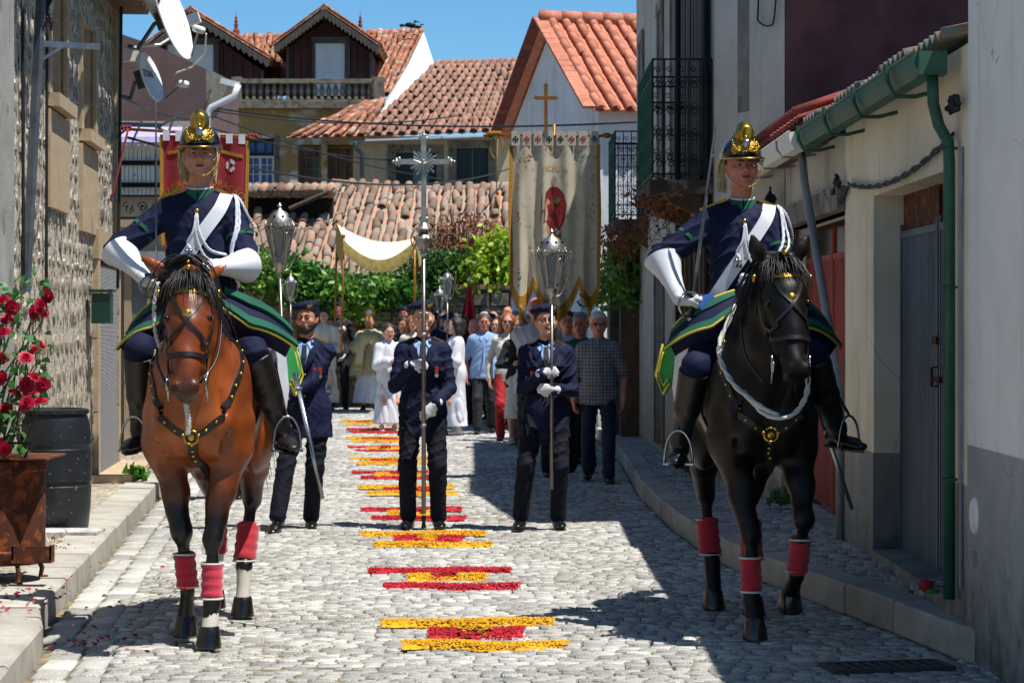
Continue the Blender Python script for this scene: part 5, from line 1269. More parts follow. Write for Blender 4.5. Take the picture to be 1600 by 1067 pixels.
# ================================================================ people
def skin(name, c1, c2):
    m, t, b = pmat(name, .52); v = t.coord('Object')
    col = t.mix(t.ramp(t.noise(v, 14, 4, .6), [(.35, 0), (.65, 1)]), srgb(c1), srgb(c2)); t.link(col, b.inputs['Base Color'])
    b.inputs['Subsurface Weight'].default_value = .08; b.inputs['Subsurface Radius'].default_value = (.01, .004, .002); b.inputs['Subsurface Scale'].default_value = .6
    bump(t, b, t.noise(v, 160, 3), .12, .002); return m
SK = [skin('skin_tan', 'c58a6c', 'b67a5c'), skin('skin_light', 'd8a186', 'cb8f76'), skin('skin_ruddy', 'cb846c', 'bd745c')]
m_lips = M('lips', '7a3830', None, 5, .5, bs=0); m_eyew = M('eye_white', '8d857d', None, 5, .25, bs=0); m_iris = M('iris', '1d130d', None, 5, .15, bs=0)
m_hairs = {k: M('hair_'+k, a, b_, 40, .6, bs=.6, bscale=120, sc=(1, 1, .3)) for k, a, b_ in (('black', '14100e', '1e1814'), ('brown', '2e1e14', '3d291b'), ('grey', '8a8782', '6f6c68'), ('white', 'c9c6c0', 'b0ada8'), ('auburn', '7d4420', '97592c'), ('darkgrey', '4c4946', '38342f'))}
m_glove = M('white_glove', 'd3d3d6', 'c2c2c6', 10, .8, bs=.2, bscale=120)
m_shoe = M('black_shoe', '0b0b0c', '131313', 10, .3, bs=.15)
m_shirt = M('pale_blue_shirt', '8fb0d8', '7f9fc8', 5, .85, bs=.2)
m_tie = M('dark_tie', '0b0e18', None, 5, .6, bs=.1)
m_gold = M('gold_lace', 'b8923c', '8f6f2a', 60, .4, .7, bs=.5, bscale=200)
m_alb = M('white_alb', 'd6d6dc', 'c8c8d2', 5, .85, bs=.3); m_cream_c = M('cream_vestment', 'cfc4a2', 'bfb28a', 4, .8, bs=.3)
def head_sdf(B, hc, Rm, res_fine, jaw=1.0):
    """skull, jaw, brow, nose, cheeks, lips, ears round the head's centre hc (eye level); face towards -y of Rm"""
    hc = Vector(hc); T = lambda x, y, z: hc+Rm @ Vector((x, y, z))
    B.ell(T(0, .012, .032), (.075, .094, .084), .02).ell(T(0, -.018, -.028), (.060, .068, .055), .03).cap(T(0, -.03, -.05), T(0, -.064, -.092), .044, .021*jaw, .03)
    for s in (-1, 1):
        B.cap(T(s*.050, .008, -.040), T(s*.018, -.062, -.094), .021*jaw, .017, .03); B.ell(T(s*.043, -.062, -.026), (.024, .022, .020), .02)
        B.ell(T(s*.077, .014, -.012), (.008, .017, .030), .006)
    B.cap(T(-.030, -.079, .019), T(.030, -.079, .019), .011, .011, .02)
    B.cap(T(0, -.086, .010), T(0, -.109, -.027), .0072, .0105, .010)
    for s in (-1, 1): B.ell(T(s*.0115, -.094, -.031), (.0085, .011, .007), .006)
    for s in (-1, 1): B.ell(T(s*.031, -.096, .001), (.019, .017, .0125), .012, op=-1)
    B.ell(T(0, -.081, -.060), (.025, .016, .014), .012); B.cap(T(-.020, -.102, -.0632), T(.020, -.102, -.0632), .004, .004, .008, None, -1); B.ell(T(0, -.078, -.092), (.016, .013, .013), .015)
    return T
def face_parts(root, T, Rm, skinm, brow, near=True, beard=None, B=None):
    pj = lambda pts, off: [Vector(q) for q in B.project(np.array([tuple(T(*p)) for p in pts]), off)] if B else [T(*p) for p in pts]
    for s in (-1, 1):
        e = MB().ball(T(s*.031, -.0795, .0), .0118, 10).build('eye', m_eyew, root, smooth=True)
        if near: MB().ball(T(s*.0305, -.0868, -.0005), .0062, 8).build('iris', m_iris, e, smooth=True)
        if near:
            MB().tube([T(s*.018, -.0895, .0045), T(s*.031, -.0935, .0085), T(s*.045, -.085, .0035)], [.0018, .0032, .002], 5).build('eyelid', skinm, e, smooth=True)
            MB().tube([T(s*.018, -.0880, -.0055), T(s*.031, -.0900, -.0085), T(s*.044, -.083, -.0045)], [.0015, .0024, .0015], 5).build('lower_eyelid', skinm, e, smooth=True)
        MB().tube(pj([(s*.013, -.11, .0175), (s*.029, -.11, .0245), (s*.047, -.10, .0185)], .0012), [.0028, .0038, .0018], 5).build('eyebrow', brow, root, smooth=True)
    mb = MB(); xs = (-.026, -.017, -.007, 0, .007, .017, .026)
    mb.tube(pj([(x, -.102, -.0600+(.0015 if 0 < abs(x) < .012 else 0)) for x in xs], .0005), [.0012, .0024, .0036, .0030, .0036, .0024, .0012], 6)
    mb.tube(pj([(x, -.102, -.0670+20*x*x*.25) for x in xs], .0005), [.0010, .0030, .0042, .0044, .0042, .0030, .0010], 6); mb.build('lips', m_lips, root, smooth=True)
def hand_sdf(B, wr, f, n, side, curl=.5, sc=1.0, infl=0.0, thumb=.5, spread=1.0):
    """palm and five jointed fingers; f: along the hand, n: where the palm faces, side: +1 if the thumb lies towards f x n"""
    wr, f, n = Vector(wr), Vector(f).normalized(), Vector(n); n = (n-f*n.dot(f)).normalized(); t = f.cross(n)*side
    e = infl; B.cap(wr-f*.02, wr+f*.03, .024*sc+e, .026*sc+e, .015, (n, .75)).cap(wr+f*.02+t*.012, wr+f*.085*sc+t*.014, .026*sc+e, .024*sc+e, .015, (n, .55)).cap(wr+f*.02-t*.012, wr+f*.080*sc-t*.016, .024*sc+e, .023*sc+e, .015, (n, .55))
    for i, (o, L) in enumerate(((.030, .070), (.011, .078), (-.009, .072), (-.028, .058))):
        p = wr+f*(.088-.006*abs(i-1))*sc+t*(o*spread*sc); a = .12+curl*.75; r = .0092*sc+e
        for k, fr in enumerate((.45, .30, .25)):
            d = f*math.cos(a)+n*math.sin(a); q = p+d*(L*fr*1.05*sc); B.cap(p, q, r, r*.92, .004); p = q; a += curl*1.25; r *= .93
    p = wr+f*.03*sc+t*.026*sc; d = (f*.55+t*(1-thumb*.6)+n*(.35+.5*thumb)).normalized(); q = p+d*.040*sc; B.cap(p, q, .0125*sc+e, .0105*sc+e, .006)
    d2 = (f*.75+n*(.35+.7*thumb)-t*(.1+.5*thumb)).normalized(); B.cap(q, q+d2*.034*sc, .0102*sc+e, .0085*sc+e, .004)
    return t
def skeleton(H, P):
    """joints in the person's own frame (facing -y). P holds the pose"""
    J = {}; k = H/1.75; w_ = P.get('build', 1.0)
    pel = Vector(P.get('pelvis', (0, 0, .93*k))); lean = P.get('lean', 0.0); tw = P.get('twist', 0.0)
    Rt = Matrix.Rotation(tw, 3, 'Z') @ Matrix.Rotation(lean, 3, 'X')
    J['pel'] = pel; J['Rt'] = Rt; J['k'] = k; J['w'] = w_
    up = lambda x, y, z: pel+Rt @ Vector((x*k, y*k, z*k))
    J['waist'] = up(0, 0, .14); J['chest'] = up(0, -.005, .36); J['neck'] = up(0, .015, .535); J['up'] = up
    hr = P.get('head', (0, 0)); Rh = Matrix.Rotation(tw*.5+hr[0], 3, 'Z') @ Matrix.Rotation(lean*.4+hr[1], 3, 'X'); J['Rh'] = Rh
    J['head'] = J['neck']+Rt @ Vector((0, .0, .070*k))+Rh @ Vector((0, -.022, .095))
    for s, nme in ((-1, 'R'), (1, 'L')):
        sh = up(s*.163*(.5+.5*w_), .0, .442); J['sh'+nme] = sh
        hand = P.get('hand'+nme); hand = Vector(hand) if hand is not None else sh+Vector((s*.09*k, -.03, -.53*k))
        pole = Vector(P.get('elb'+nme, (s*.6, .5, -.6)))+sh
        J['el'+nme], J['wr'+nme] = ik(sh, hand, .295*k, .265*k, pole)
        hp = up(s*.09, .0, -.02); J['hip'+nme] = hp
        ft = P.get('foot'+nme); ft = Vector(ft) if ft is not None else Vector((s*.11*k, .02, .085*k))
        pole = Vector(P.get('kne'+nme, (s*.1, -1, 0)))+hp
        J['kn'+nme], J['an'+nme] = ik(hp, ft, .435*k, .425*k, pole)
    return J
def torso(B, J, e, top=.54, belly=.0, bust=0.0, lo=-.1):
    k, w_, up, Rt = J['k'], J['w'], J['up'], J['Rt']; Y = Rt @ Vector((0, 1, 0)); rot = [list(r) for r in Rt]
    B.ell(up(0, .01, .0), (.165*k*w_+e, .12*k*w_+e, .14*k+e), .05, rot).cap(up(0, 0, .02), up(0, 0, .20), .135*k*w_+e, .132*k*w_+e, .06, (Y, .74))
    B.ell(up(0, -.0, .33), (.155*k*w_+e, .115*k*w_+e, .19*k+e), .05, rot)
    B.cap(J['shL'].lerp(J['shR'], .12)+Rt @ Vector((0, 0, .0)), J['shR'].lerp(J['shL'], .12), .052*k+e, .052*k+e, .06)
    B.cap(up(0, .02, .44), up(0, .015, top), .070*k+e, .050*k+e*.5, .04)
    for s in (-1, 1): B.cap(up(s*.045, .018, .50), up(s*.13, .008, .465), .036+e, .040+e, .05)
    if belly: B.ell(up(0, -.07, .14), (.13*k+e, .10*belly+e, .14*k), .08, rot)
    if bust:
        for s in (-1, 1): B.ell(up(s*.07, -.085, .34), (.062*k+e, .055*bust+e, .06*k+e), .05, rot)
def arm(B, J, n, e, upto=1.0, r=(.047, .038, .031)):
    k = J['k']; a, b, c = J['sh'+n], J['el'+n], J['wr'+n]
    B.ell(a, (.050*k+e, .054*k+e, .056*k+e), .03)
    if upto <= .5: B.cap(a, a.lerp(b, upto*2), r[0]*k+e, r[0]*k+e, .03); return
    B.cap(a, b, r[0]*k+e, r[1]*k+e, .03).cap(b, b.lerp(c, (upto-.5)*2), r[1]*k+e, (r[2]+.002)*k+e, .02)
def leg(B, J, n, e, upto=1.0, r=(.085, .058, .040)):
    k = J['k']*(.5+.5*J['w']); a, b, c = J['hip'+n], J['kn'+n], J['an'+n]
    if upto < .5: B.cap(a, a.lerp(b, upto*2), r[0]*k+e, r[0]*k+e, .04); return
    B.cap(a, b, r[0]*k+e, r[1]*k+e, .05).cap(b, b.lerp(c, (upto-.5)*2), r[1]*k+e, r[2]*k+e, .03).ell(b.lerp(c, .28)+Vector((0, .015, 0)), (.05*k+e, .055*k+e, .1*k), .03)
def shoe(J, n, parent, mat, d=None, res=.01, boot=None):
    c = J['an'+n]; d = Vector(d or (0.15*(1 if n == 'L' else -1), -1, -.0)).normalized(); k = J['k']
    B = Body(); dn = Vector((0, 0, -1)); h = c-dn*0; up_ = Vector((0, 0, 1)); pit = d.z; 
    fwd = d; down = (dn-fwd*dn.dot(fwd)).normalized()
    B.cap(c, c+down*.045*k-fwd*.02, .044*k, .040*k, .02).cap(c+down*.045*k-fwd*.035, c+down*.052*k+fwd*.10*k, .036*k, .040*k, .02, (down, .7)).cap(c+down*.055*k+fwd*.09*k, c+down*.060*k+fwd*.165*k, .042*k, .034*k, .02, (down, .6))
    if boot: B.cap(c, c.lerp(J['kn'+n], boot), .05*k, .062*k, .02)
    o = B.build('shoe' if not boot else 'boot', mat, parent, res, cut=lambda P: -(((P-_v(c+down*.078*k))@_v(-down))))
    mb = MB(); q = fwd; sd = fwd.cross(down).normalized(); b0 = c+down*.079*k
    mb.prism([b0-fwd*.06+sd*.028, b0-fwd*.06-sd*.028, b0+fwd*.05-sd*.034, b0+fwd*.15-sd*.038, b0+fwd*.195, b0+fwd*.15+sd*.038, b0+fwd*.05+sd*.034], down*.011); mb.build('sole', m_shoe, o)
    return o
def haircap(root, T, Rm, mat, style='short', res=.008, bald=False):
    B = Body(); 
    if style in ('short', 'grey'):
        B.ell(T(0, .022, .040), (.087, .101, .089), .02).ell(T(0, .05, -.01), (.078, .072, .07), .03); nz = folds(.008, 60, 90, seed=T(0, 0, 0).x)
        cut = lambda P: -np.minimum(1, (( (P-_v(T(0, -.048, .036)))@_v(Rm @ Vector((0, .66, .75))) )))
        B.build('hair', mat, root, res, nz, cut)
    elif style == 'fringe':   # bald on top
        B.ell(T(0, .025, .0), (.084, .09, .055), .02); B.build('hair', mat, root, res, None, lambda P: -((P-_v(T(0, .0, .02)))@_v(Rm @ Vector((0, .95, .1)))))
    elif style == 'long':
        B.ell(T(0, .022, .04), (.089, .10, .088), .03); 
        for s in (-1, 1): B.chain([T(s*.065, .01, .03), T(s*.078, .02, -.06), T(s*.085, .02, -.15)], [.045, .04, .03], .03)
        B.cap(T(0, .06, 0), T(0, .07, -.16), .08, .06, .04, (Rm @ Vector((0, 1, 0)), .6))
        f1 = Rm @ Vector((0, 1, 0)); c0 = T(0, -.052, 0); B.build('hair', mat, root, res, folds(.012, 45, 80), lambda P: -np.maximum((P-_v(c0))@_v(f1), 0*P[:, 0]-1)-np.where((P-_v(T(0, 0, .055)))@_v(Rm @ Vector((0, 0, 1))) > 0, .012, 0))
    elif style == 'bun':
        B.ell(T(0, .022, .04), (.083, .096, .083), .02).ell(T(0, .10, -.01), (.035, .03, .035), .02)
        B.build('hair', mat, root, res, folds(.004, 60, 90), lambda P: -((P-_v(T(0, -.06, .05)))@_v(Rm @ Vector((0, .75, .66)))))
def beret(root, T, Rm, badge=True, sx=1, res=.008, mat=None):
    B = Body(); B.ell(T(sx*-.018, .015, .088), (.108, .115, .038), .02, [list(r) for r in (Rm @ Matrix.Rotation(sx*-.22, 3, 'Y'))]).ell(T(0, .012, .065), (.085, .098, .035), .03)
    h = B.build('beret', mat or m_navy, root, res, folds(.004, 22, 40), lambda P: -((P-_v(T(0, 0, .048)))@_v(Rm @ Vector((0, .12, 1)))))
    MB().tube([T(.082*math.cos(a), .012+.096*math.sin(a), .05-.012*math.sin(a)) for a in np.linspace(0, 2*PI, 28)[:-1]], .006, 6, closed=True).build('headband', m_leather, h, smooth=True)
    if badge:
        mb = MB(); c = T(.038, -.085, .078); mb.ball(c, .014, 8, 0, (1, .5, 1))
        for s in (-1, 1): mb.sheet([[c+Rm @ Vector((s*.006, -.004, -.01)), c+Rm @ Vector((s*.006, -.004, .012))], [c+Rm @ Vector((s*.03, .0, .012)), c+Rm @ Vector((s*.026, .0, .03))]], .003)
        mb.build('badge', m_gold, h)
def glasses(root, T, dark=False):
    mb = MB()
    for s in (-1, 1):
        mb.tube([T(s*.031+.019*math.cos(a), -.104, .0+.014*math.sin(a)) for a in np.linspace(0, 2*PI, 14)[:-1]], .0014, 5, closed=True); mb.tube([T(s*.05, -.103, .003), T(s*.078, -.02, .003), T(s*.08, .02, -.005)], .0014, 4)
    mb.tube([T(-.012, -.104, .003), T(.012, -.104, .003)], .0014, 4); g = mb.build('glasses', m_iron, root)
    if dark:
        mb = MB()
        for s in (-1, 1): mb.lathe([(.0, 0), (.019, 0), (.019, .002), (0, .002)], T(s*.031, -.106, 0), 14, axis=(0, 1, 0), sq=.8)
        mb.build('lens', MATS['window_glass'], g)
def person(label, loc, rz, H, P, look, res=.01, group=None, near=False):
    """look: dict(skin, hair, top, bottom, ...)"""
    root = empty('person', loc, rz, label, 'person', group); J = skeleton(H, P); k = J['k']; sk = SK[look.get('skin', 0)]; B = Body()
    fem = look.get('female', False); bust = .9 if fem else 0; belly = look.get('belly', 0)
    torso(B, J, -.012, .56, belly*.8, bust*.7); Rh = J['Rh']; T = head_sdf(B, J['head'], Rh, 0, .9 if fem else 1.0)
    B.cap(J['up'](0, .02, .46), J['head']+Rh @ Vector((0, .02, -.05)), .052 if not fem else .045, .054 if not fem else .046, .02)
    short = look.get('sleeve') == 'short'
    bare_leg = look.get('bottom', ('trousers',))[0] == 'skirt'
    for n, s in (('L', 1), ('R', -1)):
        arm(B, J, n, -.006 if not short else 0, 1.0); leg(B, J, n, -.012 if not bare_leg else -.006)
        f = (J['wr'+n]-J['el'+n]).normalized(); hn = Vector(P.get('palm'+n, (-s, 0, 0))); fd = Vector(P['fdir'+n]) if 'fdir'+n in P else f
        J['f'+n], J['n'+n] = fd, hn
        if not look.get('glove') : hand_sdf(B, J['wr'+n], fd, hn, P.get('side'+n, s), P.get('curl'+n, .35), k)
    B.build('body', sk, root, res)
    face_parts(root, T, Rh, sk, m_hairs[look.get('brow', look.get('hair', 'brown'))], near, None, B)
    if look.get('glove'):
        for n, s in (('L', 1), ('R', -1)):
            g = Body(); hand_sdf(g, J['wr'+n], J['f'+n], J['n'+n], P.get('side'+n, s), P.get('curl'+n, .35), k, .0015); g.cap(J['wr'+n]-J['f'+n]*.03, J['wr'+n], .033, .030, .01); g.build('glove', m_glove, root, min(res, .006) if near else .009)
    # clothes
    kind, tm = look['top']; near_ = near
    if kind == 'shirt' and near:
        ya = lambda z: float(np.interp(z, [-.1, .1, .33, .42, .48, .53], [-.150-.10*belly, -.150-.10*belly, -.148, -.132, -.100, -.072])); Fs = lambda x, z, o=0: J['up'](x, ya(z)-o+.8*x*x, z)
        for s in (-1, 1): MB().sheet([[Fs(s*.004, .470, .012), Fs(s*.055, .545, -.02)], [Fs(s*.045, .425, .014), Fs(s*.075, .475, .012)]], .004).build('collar', tm, root)
        MB().sheet([[Fs(-.012, z, .006), Fs(.012, z, .006)] for z in np.linspace(.43, -.05, 8)], .003).build('placket', tm, root)
        Bq = Body(); Bq.ell(J['up'](0, .0, -.02), (.172*k*J['w'], .128*k, .30), .0); MB().tube([J['up'](.163*math.cos(a)*J['w'], .0+.125*math.sin(a), -.125) for a in np.linspace(0, 2*PI, 24)[:-1]], .014, 6, closed=True).build('belt', m_leather, root, smooth=True)
    hem = look.get('hem', .16); C = Body(); e = look.get('ease', .009)
    if kind in ('jacket', 'tunic', 'shirt', 'blouse'):
        torso(C, J, e, .515, belly, bust)
        lo = -.215 if kind in ('jacket', 'tunic') else -.12
        C.cap(J['up'](0, .01, -.02), J['up'](0, .01, lo-.05), .168*k*J['w']+e, .200*k*J['w']+e, .05, (J['Rt'] @ Vector((0, 1, 0)), .78))
        for n in 'LR': arm(C, J, n, e-.002, .42 if short else .965, (.050, .042, .038))
        zc = J['up'](0, 0, lo).z; cuts = lambda Q: (zc-Q[:, 2])
        o = C.build(kind, tm, root, res, folds(look.get('fold', .011), seed=loc[0]), cuts)
    elif kind == 'robe':
        torso(C, J, e+.01, .52, belly, bust)
        wb = look.get('hemwide', .24); C.cap(J['up'](0, 0, .1), Vector((J['pel'].x, J['pel'].y, look.get('robe_z', .16))), .15*k*J['w']+e, wb, .06, ((0, 1, 0), .7))
        for n in 'LR': arm(C, J, n, e+.008, .93, (.062, .062, .068))
        zc = look.get('robe_z', .12); o = C.build('robe', tm, root, res, folds(.016, 19, 34, seed=loc[0]), lambda Q: zc-Q[:, 2])
    if 'over' in look:   # cape, chasuble, surplice to a given height
        nm, om, zl, wd = look['over']; C = Body(); torso(C, J, e+.022, .53, belly, 0); C.cap(J['up'](0, -.02, .34), Vector((J['pel'].x, J['pel'].y-.04, zl)), .19*k+e, wd, .08, ((0, 1, 0), .68))
        for n in 'LR': C.cap(J['sh'+n], J['el'+n], .075, .10, .05).cap(J['el'+n], J['wr'+n], .10, .085, .05)
        C.build(nm, om, root, res, folds(.014, 15, 30, seed=2+loc[0]), lambda Q: zl-Q[:, 2])
    bk, bm_ = look.get('bottom', ('trousers', m_navy2)); C = Body()
    if bk == 'trousers' and kind != 'robe':
        e2 = .008; C.ell(J['up'](0, .01, -.02), (.16*k*J['w']+e2, .118*k*J['w']+e2, .12*k), .05)
        for n in 'LR': leg(C, J, n, e2+.004, .985, (.080, .056, .053))
        C.build('trousers', bm_, root, res, folds(.012, 10, 20, seed=loc[1]))
    elif bk == 'skirt':
        C.ell(J['up'](0, .01, -.02), (.17*k, .13*k, .13*k), .05).cap(J['pel'], Vector((J['pel'].x, J['pel'].y, look.get('skirt_z', .3))), .165*k, .20*k, .05, ((0, 1, 0), .8)); zs_ = look.get('skirt_z', .3)
        C.build('skirt', bm_, root, res, folds(.01, 16, 30), lambda Q: zs_-Q[:, 2])
    for n in 'LR': shoe(J, n, root, look.get('shoes', m_shoe), P.get('toe'+n), res, look.get('boot'))
    hm = m_hairs[look.get('hair', 'brown')]
    if look.get('hairstyle', 'short') != 'none': haircap(root, T, Rh, hm, look.get('hairstyle', 'short'), res)
    if look.get('beard'):
        Bb = Body(); Bb.cap(T(0, -.02, -.045), T(0, -.06, -.088), .062, .036, .02)
        for s in (-1, 1): Bb.cap(T(s*.05, .0, -.045), T(s*.02, -.062, -.092), .031, .025, .02)
        Bb.build('beard', m_hairs['black'], root, min(res, .007), None, lambda Q: np.maximum((Q-_v(T(0, 0, -.038)))@_v(Rh @ Vector((0, .45, 1))), -(Q-_v(T(0, .0, 0)))@_v(Rh @ Vector((0, -1, 0)))-.0)*1.0)
    if look.get('beret'): beret(root, T, Rh, True, 1, res)
    if look.get('glasses'): glasses(root, T, look['glasses'] == 'dark')
    return root, J, T
def lapels(root, J, shirt=True, mat=None, coll=True):
    """open collar of a dress jacket: shirt wedge, tie, two lapels, buttons"""
    up, Rt = J['up'], J['Rt']; F = lambda x, z, o=0: up(x, -(.128+o)-.0+.35*(abs(x)**1.5)-.10*max(0, z-.40)*-1.0, z)
    yb = lambda z: float(np.interp(z, [.2, .33, .42, .48, .53], [-.134, -.140, -.125, -.098, -.072]))
    F = lambda x, z, o=0: up(x, yb(z)-o+.9*x*x, z)
    mb = MB(); mb.sheet([[F(-.055, .515, .004), F(0, .505, .006), F(.055, .515, .004)], [F(-.035, .42, .008), F(0, .42, .010), F(.035, .42, .008)], [F(-.004, .33, .008), F(0, .33, .008), F(.004, .33, .008)]], .003); mb.build('shirt_front', m_shirt, root)
    mb = MB(); mb.sheet([[F(-.016, .50, .014), F(.016, .50, .014)], [F(-.022, .40, .016), F(.022, .40, .016)], [F(-.006, .33, .014), F(.006, .33, .014)]], .004); mb.build('tie', m_tie, root)
    for s in (-1, 1):
        mb = MB(); mb.sheet([[F(s*.045, .53, .004), F(s*.085, .50, .006)], [F(s*.040, .45, .012), F(s*.098, .44, .010)], [F(s*.022, .38, .014), F(s*.065, .37, .014)], [F(s*.004, .31, .012), F(s*.012, .305, .012)]], .004); mb.build('lapel', mat or m_navy, root)
        mb = MB(); mb.sheet([[F(s*.015, .515, .014), F(s*.058, .535, -.01)], [F(s*.05, .465, .017), F(s*.068, .49, .008)]], .003); mb.build('shirt_collar', m_shirt, root)
        mb = MB(); a, b = up(s*.085, .0, .545), up(s*.158, .0, .515); mb.obox((a+b)/2, (b-a).normalized(), (0, 1, 0), Vector((0, 0, 1)), .045, .024, .006); mb.build('shoulder_board', m_gold, root)
    for z in (.27, .19, .11): MB().ball(F(0.01, z, .006), .010, 8).build('button', m_brass, root, smooth=True)
    return F
# ================================================================ the two mounted guards (own frame = the horse's frame)
m_helm = M('black_helmet_lacquer', '06080f', '0a0d18', 5, .18, bs=.03, spec=.7)
m_plume = M('cream_horsehair', 'c9bb90', 'b3a374', 40, .7, bs=.5, bscale=150)
m_belt = M('white_leather', 'cfd2d8', 'c2c6ce', 6, .55, bs=.08)
m_bluecloth = M('blue_silk', '2a5fae', '20508f', 5, .6)
def helmet(root, T0, Rm):
    T = lambda x, y, z: T0(x*1.10, y*1.08, -.006+(z*1.04 if z < .13 else .135+(z-.13)*.42))
    h = empty('helmet', (0, 0, 0), parent=root)
    B = Body(); B.ell(T(0, .012, .058), (.098, .120, .092), .02).ell(T(0, .012, .085), (.086, .108, .070), .03).cap(T(0, .09, .0), T(0, .13, -.02), .06, .04, .03, ((0, .3, 1), .5))
    cut = lambda P: -((P-_v(T(0, 0, .034)))@_v(Rm @ Vector((0, .10, 1))))
    B.build('shell', m_helm, h, .007, None, cut)
    # visor: curved plate sloping forward over the brow, brass edge
    rows = []; n = 17
    for j in range(4):
        t = j/3; row = []
        for i in range(n):
            a = PI*(i/(n-1)); x = math.cos(a); y = math.sin(a); row.append(T(x*(.094+.010*t*y+.004*t), .005-y*(.108+.052*t), .052-.018*t*y-.006*t))
        rows.append(row)
    MB().sheet(rows, .004).build('visor', m_helm, h, smooth=50)
    MB().tube(rows[-1], .0048, 6).build('visor_edge', m_brass, h, smooth=True)
    MB().tube([T(.099*math.cos(a), .012+.121*math.sin(a), .037+.004*math.sin(a)) for a in np.linspace(PI*-.02, PI*1.02, 20)], .005, 6).build('rim', m_brass, h, smooth=True)
    # front plate with coat of arms
    mb = MB(); R_ = []
    for j in range(7):
        t = j/6; row = []
        for i in range(13):
            u = (i-6)/6; wz = .070*(1-.22*abs(2*t-1)**2); x = u*wz*(1-.1*t); a = x/.098; yy = .012-math.sqrt(max(0, 1-(x/.101)**2))*.122*math.sqrt(max(.05, 1-((t*.078-.005)/.098)**2)); row.append(T(x, yy-.006-.005*abs(math.sin(9*u)*math.cos(8*t)), .066+t*.072-.014*abs(u)**2))
        R_.append(row)
    mb.sheet(R_, .004); mb.build('front_plate', m_brass, h, smooth=60)
    mb = MB(); random.seed(3)
    for i in range(110):
        a = random.random()*2*PI; r = .030+.038*random.random(); x = r*math.cos(a); z = .102+.62*r*math.sin(a); yy = .012-math.sqrt(max(0, 1-(x/.101)**2))*.122*math.sqrt(max(.05, 1-((z-.058)/.098)**2)); mb.ball(T(x, yy-.008, z), .0045+.0025*random.random(), 7)
    mb.build('laurel', m_brass, h, smooth=True)
    MB().ball(T(0, -.118, .102), .020, 12, 0, (1, .45, 1.2)).build('shield', m_silver, h, smooth=True)
    # comb: tall brass crest from brow to nape
    C = Body(); C.chain([T(0, -.055, .13), T(0, -.075, .19), T(0, -.055, .235), T(0, .0, .24), T(0, .07, .20), T(0, .12, .12)], [.040, .050, .046, .036, .028, .018], .02, (Rm @ Vector((1, 0, 0)), .85))
    C.ell(T(0, -.134, .185), (.024, .030, .042), .012, op=-1); C.build('comb', m_brass, h, .006)
    mb = MB(); mb.tube([T(0, -.085, .13), T(0, -.105, .16), T(0, -.10, .19)], [.010, .007, .004], 6); mb.ball(T(0, -.105, .145), .011, 8); mb.build('comb_boss', m_brass, h, smooth=True)
    # horsehair falling behind
    mb = MB()
    for i in range(260):
        t = random.random(); p = T(random.gauss(0, .012)-.0, -.03+.15*t, .245-.11*t*t); P = [p]; sd = random.choice((-1, -1, 1))
        ex = T(sd*(.055+.035*random.random())-.010, .09+.07*random.random(), .02); e2 = T(sd*(.035+.05*random.random())-.012, .10+.05*random.random(), -.05-.06*random.random())
        m_ = T(sd*(.03+.03*random.random()), .07+.09*random.random(), .12)
        mb.tube(smooth_path([p, m_, ex, e2], 7), [.005, .005, .0048, .0045, .004, .0035, .001], 4, cap=False)
    mb.build('plume', m_plume, h, smooth=True)
    # chin chain
    P = smooth_path([T(-.092, -.03, .03), T(-.082, -.05, -.03), T(-.045, -.085, -.088), T(0, -.098, -.105), T(.045, -.085, -.088), T(.082, -.05, -.03), T(.092, -.03, .03)], 54); mb = MB()
    for i, p in enumerate(P): mb.ball(p, .0042, 6, 0, (1, 1, .8))
    mb.build('chin_chain', m_brass, h, smooth=True)
